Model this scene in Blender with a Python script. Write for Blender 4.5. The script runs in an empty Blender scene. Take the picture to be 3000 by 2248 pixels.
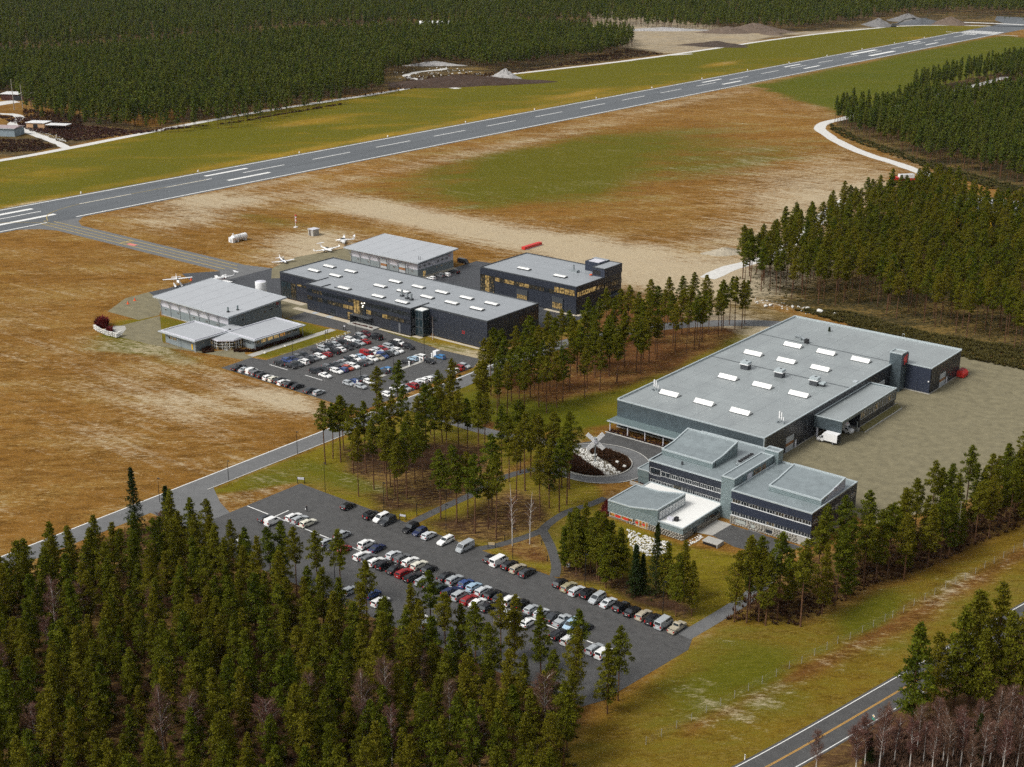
import bpy, bmesh, math, random
import numpy as np
from mathutils import Vector, Matrix
R = math.radians
scene = bpy.context.scene
COL = scene.collection

# ------------------------------------------------------------------ camera, sky, sun, exposure
cam_d = bpy.data.cameras.new('camera'); cam = bpy.data.objects.new('camera', cam_d); COL.objects.link(cam)
cam.location = (0, 0, 145); cam.rotation_euler = (R(90 - 19.53), 0, R(39.0))
cam_d.sensor_width = 36; cam_d.lens = 36 * 4028 / 3000; cam_d.clip_start = 1; cam_d.clip_end = 12000
scene.camera = cam
SUN_EL, SUN_AZ = 48, 205          # azimuth measured clockwise from +Y (where the light comes from)
world = bpy.data.worlds.new('World'); scene.world = world; world.use_nodes = True
wn = world.node_tree; wn.nodes.clear()
sky = wn.nodes.new('ShaderNodeTexSky'); sky.sky_type = 'NISHITA'; sky.sun_disc = False
sky.sun_elevation = R(SUN_EL); sky.sun_rotation = R(SUN_AZ); sky.air_density = 1.0; sky.dust_density = 4.0; sky.ozone_density = 1.0
hs = wn.nodes.new('ShaderNodeHueSaturation'); hs.inputs['Saturation'].default_value = 0.16
bg = wn.nodes.new('ShaderNodeBackground'); bg.inputs['Strength'].default_value = 0.112
wo = wn.nodes.new('ShaderNodeOutputWorld')
wn.links.new(sky.outputs[0], hs.inputs['Color']); wn.links.new(hs.outputs[0], bg.inputs[0]); wn.links.new(bg.outputs[0], wo.inputs[0])
sun_d = bpy.data.lights.new('sun', 'SUN'); sun_d.energy = 1.9; sun_d.angle = R(18); sun_d.color = (1.0, 0.965, 0.92)
sun = bpy.data.objects.new('sun', sun_d); COL.objects.link(sun)
_d = Vector((math.sin(R(SUN_AZ)) * math.cos(R(SUN_EL)), math.cos(R(SUN_AZ)) * math.cos(R(SUN_EL)), math.sin(R(SUN_EL))))
sun.rotation_euler = _d.to_track_quat('Z', 'Y').to_euler()
scene.view_settings.view_transform = 'Standard'; scene.view_settings.look = 'None'
scene.view_settings.gamma = 1; scene.view_settings.use_curve_mapping = False; scene.view_settings.exposure = 0.5
scene.cycles.max_bounces = 5; scene.cycles.diffuse_bounces = 2; scene.cycles.glossy_bounces = 2
scene.cycles.transmission_bounces = 2; scene.cycles.volume_bounces = 0; scene.cycles.transparent_max_bounces = 4
scene.cycles.use_adaptive_sampling = True; scene.cycles.adaptive_threshold = 0.02
scene.cycles.use_denoising = False
scene.cycles.sample_clamp_indirect = 6
rng = np.random.default_rng(7); random.seed(7)

# ------------------------------------------------------------------ materials
def s2l(c):
    return tuple((v / 255 / 12.92 if v / 255 <= .04045 else ((v / 255 + .055) / 1.055) ** 2.4) for v in c)
_M = {}
def mat(name, col, rough=0.6, spec=0.4, noise=0.0, scale=1.0, metal=0.0, emit=None, estr=0.0, aniso=None, bump=0.0, rnd=0.0, rvar=0.0, col2=None):
    """procedural surface: base colour with multi-scale noise, optional second colour, bump and roughness variation"""
    if name in _M: return _M[name]
    m = bpy.data.materials.new(name); m.use_nodes = True; nt = m.node_tree; N = nt.nodes; L = nt.links
    b = N['Principled BSDF']; b.inputs['Roughness'].default_value = rough; b.inputs['Metallic'].default_value = metal
    b.inputs['Specular IOR Level'].default_value = spec; b.inputs['Base Color'].default_value = (*col, 1)
    if emit:
        b.inputs['Emission Color'].default_value = (*emit, 1); b.inputs['Emission Strength'].default_value = estr
    if noise or bump or rvar:
        tc = N.new('ShaderNodeTexCoord'); mp = N.new('ShaderNodeMapping'); L.new(tc.outputs['Object'], mp.inputs[0])
        if aniso: mp.inputs['Scale'].default_value = aniso
        n1 = N.new('ShaderNodeTexNoise'); n1.inputs['Scale'].default_value = scale; n1.inputs['Detail'].default_value = 8; n1.inputs['Roughness'].default_value = .68
        L.new(mp.outputs[0], n1.inputs['Vector'])
        mr = N.new('ShaderNodeMapRange'); mr.inputs[1].default_value = .28; mr.inputs[2].default_value = .72
        L.new(n1.outputs['Fac'], mr.inputs[0])
        if noise:
            c2 = col2 or tuple(v * (1 - noise) for v in col); c1 = col if col2 else tuple(min(1, v * (1 + noise)) for v in col)
            mx = N.new('ShaderNodeMix'); mx.data_type = 'RGBA'; mx.inputs[6].default_value = (*c2, 1); mx.inputs[7].default_value = (*c1, 1)
            L.new(mr.outputs[0], mx.inputs[0]); L.new(mx.outputs[2], b.inputs['Base Color'])
        if rvar:
            m2 = N.new('ShaderNodeMapRange'); m2.inputs[1].default_value = .3; m2.inputs[2].default_value = .7
            m2.inputs[3].default_value = max(.03, rough - rvar); m2.inputs[4].default_value = min(1, rough + rvar)
            L.new(n1.outputs['Fac'], m2.inputs[0]); L.new(m2.outputs[0], b.inputs['Roughness'])
        if bump:
            bp = N.new('ShaderNodeBump'); bp.inputs['Strength'].default_value = bump; bp.inputs['Distance'].default_value = .05
            L.new(n1.outputs['Fac'], bp.inputs['Height']); L.new(bp.outputs[0], b.inputs['Normal'])
    _M[name] = m
    return m
def leaf_mat(name, ca, cb, cc, trans=.22, rough=.7):
    """foliage: colour from the clump's own tint and the plant's own tint"""
    m = bpy.data.materials.new(name); m.use_nodes = True; nt = m.node_tree; N = nt.nodes; L = nt.links; N.clear()
    at = N.new('ShaderNodeAttribute'); at.attribute_name = 'tint'
    oi = N.new('ShaderNodeObjectInfo')
    m1 = N.new('ShaderNodeMix'); m1.data_type = 'RGBA'; m1.inputs[6].default_value = (*ca, 1); m1.inputs[7].default_value = (*cb, 1)
    L.new(at.outputs['Fac'], m1.inputs[0])
    m2 = N.new('ShaderNodeMix'); m2.data_type = 'RGBA'; m2.inputs[7].default_value = (*cc, 1)
    mr = N.new('ShaderNodeMath'); mr.operation = 'MULTIPLY'; mr.inputs[1].default_value = .75; L.new(oi.outputs['Random'], mr.inputs[0])
    L.new(m1.outputs[2], m2.inputs[6]); L.new(mr.outputs[0], m2.inputs[0])
    d = N.new('ShaderNodeBsdfPrincipled'); d.inputs['Roughness'].default_value = rough; d.inputs['Specular IOR Level'].default_value = .04
    t = N.new('ShaderNodeBsdfTranslucent'); ms = N.new('ShaderNodeMixShader'); ms.inputs[0].default_value = trans
    o = N.new('ShaderNodeOutputMaterial')
    L.new(m2.outputs[2], d.inputs['Base Color']); L.new(m2.outputs[2], t.inputs[0]); L.new(d.outputs[0], ms.inputs[1]); L.new(t.outputs[0], ms.inputs[2]); L.new(ms.outputs[0], o.inputs[0])
    return m

asphalt = mat('asphalt', (.064, .063, .061), .62, .4, noise=.22, scale=.5, rvar=.12)
asphalt_old = mat('asphalt_worn', (.118, .119, .118), .68, .4, noise=.16, scale=.3, rvar=.1)
asphalt_dark = mat('asphalt_fresh', (.042, .044, .048), .55, .4, noise=.25, scale=.25, rvar=.15)
runway_m = mat('runway_asphalt', (.088, .096, .102), .6, .4, noise=.28, scale=.12, aniso=(1.0, .06, 1), rvar=.1)
gravel_m = mat('gravel_yard', (.165, .145, .088), .9, .2, noise=.28, scale=.35, bump=.3)
gravel_white = mat('gravel_pale', (.52, .51, .48), .95, .1, noise=.22, scale=.6)
gravel_tan = mat('gravel_tan', (.42, .37, .28), .95, .1, noise=.22, scale=1.5)
white_line = mat('road_paint_white', (.66, .66, .63), .6, .3, noise=.12, scale=2)
yellow_line = mat('road_paint_yellow', (.36, .27, .08), .6, .3, noise=.12, scale=2)
orange_line = mat('road_paint_orange', (.50, .27, .05), .6, .3, noise=.15, scale=2)
pink_line = mat('road_paint_red', (.55, .17, .15), .6, .3, noise=.15, scale=2)
kerb_m = mat('kerb_stone', (.40, .39, .36), .8, .3, noise=.15, scale=2)
concrete = mat('concrete', (.33, .32, .29), .85, .3, noise=.18, scale=.8)
navy = mat('navy_cladding', (.020, .024, .034), .42, .45, noise=.15, scale=.7, rvar=.08)
navy_blue = mat('navy_blue_cladding', (.022, .028, .045), .45, .4, noise=.12, scale=.7)
hall_dark = mat('hall_dark_panel', (.022, .024, .030), .40, .45, noise=.2, scale=.4, rvar=.08)
steel_teal = mat('corrugated_steel', (.105, .135, .150), .38, .5, noise=.2, scale=.6, metal=.35, rvar=.08)
zinc = mat('zinc_sheet', (.140, .185, .188), .45, .5, noise=.18, scale=1.2, metal=.25)
zinc_edge = mat('zinc_capping', (.40, .45, .46), .45, .5, noise=.06, scale=2, metal=.2)
roof_hall = mat('roof_membrane', (.235, .258, .258), .36, .5, noise=.17, scale=.12, aniso=(1, .7, 1), rvar=.16)
roof_dark = mat('roof_membrane_grey', (.255, .272, .285), .40, .45, noise=.07, scale=.2, rvar=.1)
roof_hangar = mat('roof_membrane_light', (.34, .355, .37), .5, .4, noise=.05, scale=.3)
roof_zinc = mat('roof_zinc', (.175, .205, .212), .34, .5, noise=.18, scale=.5, rvar=.14)
roof_white = mat('roof_gravel_white', (.66, .66, .63), .9, .2, noise=.05, scale=1)
white_panel = mat('white_panel', (.50, .50, .54), .5, .4, noise=.05, scale=.5)
grey_block = mat('grey_block', (.185, .215, .222), .75, .3, noise=.13, scale=.8)
grey_trim = mat('grey_trim', (.38, .41, .43), .5, .4, noise=.06, scale=1)
dark_trim = mat('dark_trim', (.045, .05, .055), .5, .4, noise=.1, scale=1)
acrylic = mat('skylight_acrylic', (.72, .72, .69), .4, .4, noise=.04, scale=.6)
glass = mat('window_glass', (.016, .020, .024), .08, .6, noise=.5, scale=.35)
glass_teal = mat('stair_glass', (.018, .03, .036), .1, .6, noise=.4, scale=.5)
def lit_mat(name, base, glow, lo, hi, strength):
    m = bpy.data.materials.new(name); m.use_nodes = True; nt = m.node_tree; N = nt.nodes; L = nt.links; b = N['Principled BSDF']
    b.inputs['Base Color'].default_value = (*base, 1); b.inputs['Roughness'].default_value = .1; b.inputs['Emission Color'].default_value = (*glow, 1)
    tc = N.new('ShaderNodeTexCoord'); oi = N.new('ShaderNodeObjectInfo'); ad = N.new('ShaderNodeVectorMath'); ad.operation = 'ADD'; sc = N.new('ShaderNodeVectorMath'); sc.operation = 'SCALE'; sc.inputs['Scale'].default_value = 40
    L.new(oi.outputs['Location'], sc.inputs[0]); L.new(tc.outputs['Object'], ad.inputs[0]); L.new(sc.outputs[0], ad.inputs[1])
    n = N.new('ShaderNodeTexNoise'); n.inputs['Scale'].default_value = 1.1; n.inputs['Detail'].default_value = 4; L.new(ad.outputs[0], n.inputs['Vector'])
    mr = N.new('ShaderNodeMapRange'); mr.inputs[1].default_value = lo; mr.inputs[2].default_value = hi; mr.inputs[3].default_value = .02 * strength; mr.inputs[4].default_value = strength; L.new(n.outputs['Fac'], mr.inputs[0]); L.new(mr.outputs[0], b.inputs['Emission Strength'])
    return m
glass_lit = lit_mat('lit_window_glass', (.04, .03, .012), (.85, .56, .20), .36, .62, .42)
glass_dim = lit_mat('dim_window_glass', (.022, .022, .018), (.80, .54, .22), .52, .72, .22)
glass_orange = lit_mat('restaurant_glass', (.05, .03, .01), (.9, .40, .07), .35, .6, .32)
frame_white = mat('white_frame', (.58, .59, .58), .5, .4, noise=.04, scale=2)
frame_dark = mat('dark_frame', (.02, .022, .026), .5, .4, noise=.1, scale=2)
wood = mat('oiled_wood', (.25, .12, .05), .6, .3, noise=.25, scale=2)
red_paint = mat('red_paint', (.50, .028, .02), .45, .4, noise=.12, scale=1)
orange_paint = mat('orange_paint', (.70, .10, .02), .5, .4, noise=.1, scale=2)
yellow_paint = mat('yellow_paint', (.60, .36, .02), .5, .4, noise=.1, scale=2)
white_paint = mat('white_paint', (.70, .70, .69), .35, .4, noise=.04, scale=1)
black_metal = mat('black_metal', (.012, .012, .013), .5, .4, noise=.2, scale=3)
galv = mat('galvanised_steel', (.30, .33, .34), .4, .5, noise=.15, scale=3, metal=.5)
stone_m = mat('plinth_stone', (.26, .24, .20), .85, .25, noise=.55, scale=3, bump=.3)
boulder_m = mat('white_stone', (.55, .54, .50), .85, .25, noise=.3, scale=2, bump=.3)
gravelheap_m = mat('gravel_heap', (.15, .145, .14), .95, .1, noise=.3, scale=.4, bump=.5)
brownheap_m = mat('soil_heap', (.12, .09, .068), .95, .1, noise=.35, scale=.4, bump=.5)
red_wood = mat('red_brown_boards', (.055, .022, .016), .8, .2, noise=.25, scale=1)
tan_wall = mat('tan_plaster', (.46, .28, .15), .8, .2, noise=.15, scale=1)
blue_wall = mat('blue_grey_wall', (.22, .27, .30), .7, .3, noise=.15, scale=.8)
old_roof = mat('old_roof_sheet', (.30, .24, .24), .7, .3, noise=.3, scale=.6)
bark_pine = mat('pine_bark', (.105, .055, .030), .9, .1, noise=.4, scale=1.5)
bark_dark = mat('dark_bark', (.040, .028, .020), .9, .1, noise=.4, scale=1.5)
bark_birch = mat('birch_bark', (.46, .43, .39), .8, .2, noise=.45, scale=1.2)
needle = leaf_mat('pine_needles', (.032, .048, .004), (.150, .172, .013), (.170, .138, .012), trans=.34)
needle_far = leaf_mat('far_pine_needles', (.040, .062, .010), (.120, .152, .020), (.125, .128, .018), trans=.32)
needle_spruce = leaf_mat('spruce_needles', (.012, .022, .006), (.030, .046, .010), (.034, .040, .009))
twig_m = leaf_mat('birch_twigs', (.075, .034, .028), (.150, .070, .055), (.12, .075, .045), trans=.05)
heath = leaf_mat('heather', (.040, .018, .014), (.075, .034, .026), (.055, .030, .014), trans=.05)
scrub = leaf_mat('juniper_scrub', (.022, .030, .008), (.060, .062, .016), (.085, .065, .020), trans=.1)
red_twig = leaf_mat('red_shrub_twigs', (.10, .012, .014), (.17, .03, .03), (.12, .03, .02), trans=.05)
tyre_m = mat('tyre_rubber', (.012, .012, .012), .8, .2, noise=.2, scale=4)
rim_m = mat('alloy_rim', (.35, .36, .37), .35, .5, noise=.1, scale=4, metal=.6)
car_glass = mat('car_glass', (.022, .028, .032), .06, .65, noise=.35, scale=1.2)
lamp_clear = mat('headlight_glass', (.55, .57, .58), .15, .5, noise=.1, scale=4)
lamp_red = mat('tail_light_plastic', (.30, .012, .012), .25, .5, noise=.1, scale=4)
plate_m = mat('plate_white', (.62, .62, .60), .5, .3, noise=.05, scale=6)
trim_black = mat('black_plastic', (.015, .015, .016), .6, .3, noise=.15, scale=4)
PAINTS = {'black': (.012, .012, .014), 'dark grey': (.032, .035, .039), 'grey': (.12, .125, .13), 'silver': (.34, .36, .37), 'pale silver': (.50, .52, .53),
  'white': (.72, .72, .70), 'cream': (.62, .60, .50), 'beige': (.36, .32, .24), 'gold': (.30, .27, .17), 'red': (.24, .012, .014), 'dark red': (.09, .012, .018),
  'orange': (.38, .07, .04), 'blue': (.03, .06, .17), 'dark blue': (.016, .024, .07), 'light blue': (.30, .42, .52), 'bright blue': (.04, .16, .34), 'dark green': (.02, .032, .028)}
def paint(c): return mat('car_paint_' + c.replace(' ', '_'), PAINTS[c], .22, .6, noise=.08, scale=1.2, rvar=.06)

# ------------------------------------------------------------------ mesh helpers
class MB:
    """collects shapes with material slots, then links them as ONE mesh object"""
    def __init__(self): self.v, self.f, self.m, self.t = [], [], [], []
    def add(self, v, f, mi=0, tint=None):
        o = len(self.v); self.v += [tuple(p) for p in v]; self.f += [tuple(i + o for i in q) for q in f]; self.m += [mi] * len(f)
        if tint is not None: self.t += [tint] * len(f)
        return self
    def box(self, x0, x1, y0, y1, z0, z1, mi=0):
        return self.add([(x0, y0, z0), (x1, y0, z0), (x1, y1, z0), (x0, y1, z0), (x0, y0, z1), (x1, y0, z1), (x1, y1, z1), (x0, y1, z1)],
            [(0, 3, 2, 1), (4, 5, 6, 7), (0, 1, 5, 4), (1, 2, 6, 5), (2, 3, 7, 6), (3, 0, 4, 7)], mi)
    def prism(self, pts, z0, z1, mi=0):
        n = len(pts); z0 = z0 if isinstance(z0, (list, tuple)) else [z0] * n; z1 = z1 if isinstance(z1, (list, tuple)) else [z1] * n
        v = [(p[0], p[1], z0[i]) for i, p in enumerate(pts)] + [(p[0], p[1], z1[i]) for i, p in enumerate(pts)]
        return self.add(v, [tuple(range(n))[::-1], tuple(range(n, 2 * n))] + [(i, (i + 1) % n, n + (i + 1) % n, n + i) for i in range(n)], mi)
    def profx(self, prof, x0, x1, mi=0):          # a YZ outline pushed along x
        n = len(prof); v = [(x0, p[0], p[1]) for p in prof] + [(x1, p[0], p[1]) for p in prof]
        return self.add(v, [tuple(range(n))[::-1], tuple(range(n, 2 * n))] + [(i, (i + 1) % n, n + (i + 1) % n, n + i) for i in range(n)], mi)
    def profy(self, prof, y0, y1, mi=0):          # an XZ outline pushed along y
        n = len(prof); v = [(p[0], y0, p[1]) for p in prof] + [(p[0], y1, p[1]) for p in prof]
        return self.add(v, [tuple(range(n)), tuple(range(n, 2 * n))[::-1]] + [(i, n + i, n + (i + 1) % n, (i + 1) % n) for i in range(n)], mi)
    def tube(self, path, rad, n=6, mi=0, cap=True):
        P = [Vector(p) for p in path]; r = rad if isinstance(rad, (list, tuple)) else [rad] * len(P); v, f = [], []
        for i, p in enumerate(P):
            d = (P[min(i + 1, len(P) - 1)] - P[max(i - 1, 0)]).normalized()
            a = d.cross(Vector((0, 0, 1))) if abs(d.z) < .95 else d.cross(Vector((1, 0, 0)))
            a.normalize(); b = d.cross(a)
            v += [tuple(p + (a * math.cos(t) + b * math.sin(t)) * r[i]) for t in [2 * math.pi * k / n for k in range(n)]]
        for i in range(len(P) - 1):
            f += [(i * n + k, i * n + (k + 1) % n, (i + 1) * n + (k + 1) % n, (i + 1) * n + k) for k in range(n)]
        if cap: f += [tuple(range(n))[::-1], tuple(range((len(P) - 1) * n, len(P) * n))]
        return self.add(v, f, mi)
    def mesh(self, name, mats):
        me = bpy.data.meshes.new(name); me.from_pydata(self.v, [], self.f)
        for m in (mats if isinstance(mats, (list, tuple)) else [mats]): me.materials.append(m)
        if any(self.m): me.polygons.foreach_set('material_index', self.m)
        if self.t and len(self.t) == len(self.f):
            me.attributes.new('tint', 'FLOAT', 'FACE').data.foreach_set('value', self.t)
        me.update(); return me
    def build(self, name, mats, parent=None, kind=None, recalc=True):
        me = self.mesh(name, mats)
        if recalc:
            bm = bmesh.new(); bm.from_mesh(me); bmesh.ops.recalc_face_normals(bm, faces=bm.faces); bm.to_mesh(me); bm.free()
        if parent is not None: me.transform(Matrix.Translation(-root_loc(parent)))
        return link(name, me, parent, kind=kind)
def root_loc(o):
    l = Vector((0, 0, 0))
    while o is not None: l += o.location; o = o.parent
    return l
def link(name, me, parent=None, loc=None, rotz=0.0, kind=None):
    o = bpy.data.objects.new(name, me); COL.objects.link(o)
    if parent is not None: o.parent = parent
    if loc is not None: o.location = loc
    if rotz: o.rotation_euler = (0, 0, rotz)
    if kind: o['kind'] = kind
    return o
def thing(name, label, cat, loc=(0, 0, 0), rotz=0.0, group=None):
    o = bpy.data.objects.new(name, None); COL.objects.link(o); o.empty_display_size = .5
    o.location = loc; o.rotation_euler = (0, 0, rotz); tag(o, label, cat, group); return o
def tag(o, label, cat, group=None):
    o['label'] = label; o['category'] = cat
    if group: o['group'] = group
    return o
def dup(o, parent=None):
    c = o.copy(); COL.objects.link(c)
    if parent is not None: c.parent = parent
    for ch in o.children: dup(ch, c)
    return c
def sheet(name, pts, z, m, kind='structure', parent=None):
    me = bpy.data.meshes.new(name); me.from_pydata([(p[0], p[1], z) for p in pts], [], [tuple(range(len(pts)))])
    me.materials.append(m); bm = bmesh.new(); bm.from_mesh(me)
    bmesh.ops.triangulate(bm, faces=bm.faces); bmesh.ops.recalc_face_normals(bm, faces=bm.faces)
    if sum(f.normal.z for f in bm.faces) < 0: bmesh.ops.reverse_faces(bm, faces=bm.faces)
    bm.to_mesh(me); bm.free()
    return link(name, me, parent, kind=kind)
def smooth_line(pts, step=3.0):
    """Catmull-Rom through points"""
    P = [np.array(p, float) for p in pts]; P = [2 * P[0] - P[1]] + P + [2 * P[-1] - P[-2]]; out = []
    for i in range(1, len(P) - 2):
        n = max(2, int(np.linalg.norm(P[i + 1] - P[i]) / step))
        for t in np.linspace(0, 1, n, endpoint=False):
            a, b, c, d = P[i - 1], P[i], P[i + 1], P[i + 2]
            out.append(.5 * ((2 * b) + (-a + c) * t + (2 * a - 5 * b + 4 * c - d) * t * t + (-a + 3 * b - 3 * c + d) * t ** 3))
    out.append(P[-2]); return np.array(out)
def strip(name, pts, w, z, m, kind='structure', step=3.0, off=0.0, jag=0.0):
    """a ribbon of width w along a smoothed line, shifted sideways by off"""
    C = smooth_line(pts, step); T = np.gradient(C, axis=0); T /= np.linalg.norm(T, axis=1)[:, None]; Nn = np.stack([-T[:, 1], T[:, 0]], 1)
    j1 = rng.normal(0, jag, len(C)) if jag else 0; j2 = rng.normal(0, jag, len(C)) if jag else 0
    a = C + Nn * (off + w / 2 + j1)[:, None] if jag else C + Nn * (off + w / 2); b = C + Nn * (off - w / 2 + j2)[:, None] if jag else C + Nn * (off - w / 2)
    n = len(C); v = [(p[0], p[1], z) for p in a] + [(p[0], p[1], z) for p in b]
    me = bpy.data.meshes.new(name); me.from_pydata(v, [], [(n + i, n + i + 1, i + 1, i) for i in range(n - 1)]); me.materials.append(m); me.update()
    return link(name, me, None, kind=kind)

# ------------------------------------------------------------------ ground: one painted terrain sheet
def poly_sd(P, pts):
    """signed distance to a polygon, positive inside"""
    x, y = P[:, 0], P[:, 1]; d2 = np.full(len(P), 1e12); ins = np.zeros(len(P), bool); n = len(pts)
    for i in range(n):
        ax, ay = pts[i]; bx, by = pts[(i + 1) % n]; ex, ey = bx - ax, by - ay; L2 = ex * ex + ey * ey + 1e-9
        t = np.clip(((x - ax) * ex + (y - ay) * ey) / L2, 0, 1)
        d2 = np.minimum(d2, (x - ax - t * ex) ** 2 + (y - ay - t * ey) ** 2)
        c = ((ay > y) != (by > y)); xi = ax + (y - ay) / (ey if abs(ey) > 1e-9 else 1e-9) * ex
        ins ^= c & (x < xi)
    return np.where(ins, 1, -1) * np.sqrt(d2)
_perm = rng.random((256, 256))
def vnoise(x, y, s):
    x = x / s; y = y / s; xi = np.floor(x).astype(int); yi = np.floor(y).astype(int); fx = x - xi; fy = y - yi
    fx = fx * fx * (3 - 2 * fx); fy = fy * fy * (3 - 2 * fy); g = lambda a, b: _perm[a % 256, b % 256]
    return (g(xi, yi) * (1 - fx) + g(xi + 1, yi) * fx) * (1 - fy) + (g(xi, yi + 1) * (1 - fx) + g(xi + 1, yi + 1) * fx) * fy
def fbm(x, y, s, o=4): return sum(vnoise(x + 37.7 * k, y - 91.3 * k, s / 2 ** k) * .5 ** k for k in range(o)) / sum(.5 ** k for k in range(o))
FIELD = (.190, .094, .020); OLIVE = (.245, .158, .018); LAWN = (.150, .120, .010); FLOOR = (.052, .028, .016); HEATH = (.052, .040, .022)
LITTER = (.115, .050, .018); VERGE = (.150, .095, .012); SAND = (.28, .235, .17)
BIG = 9000
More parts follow.
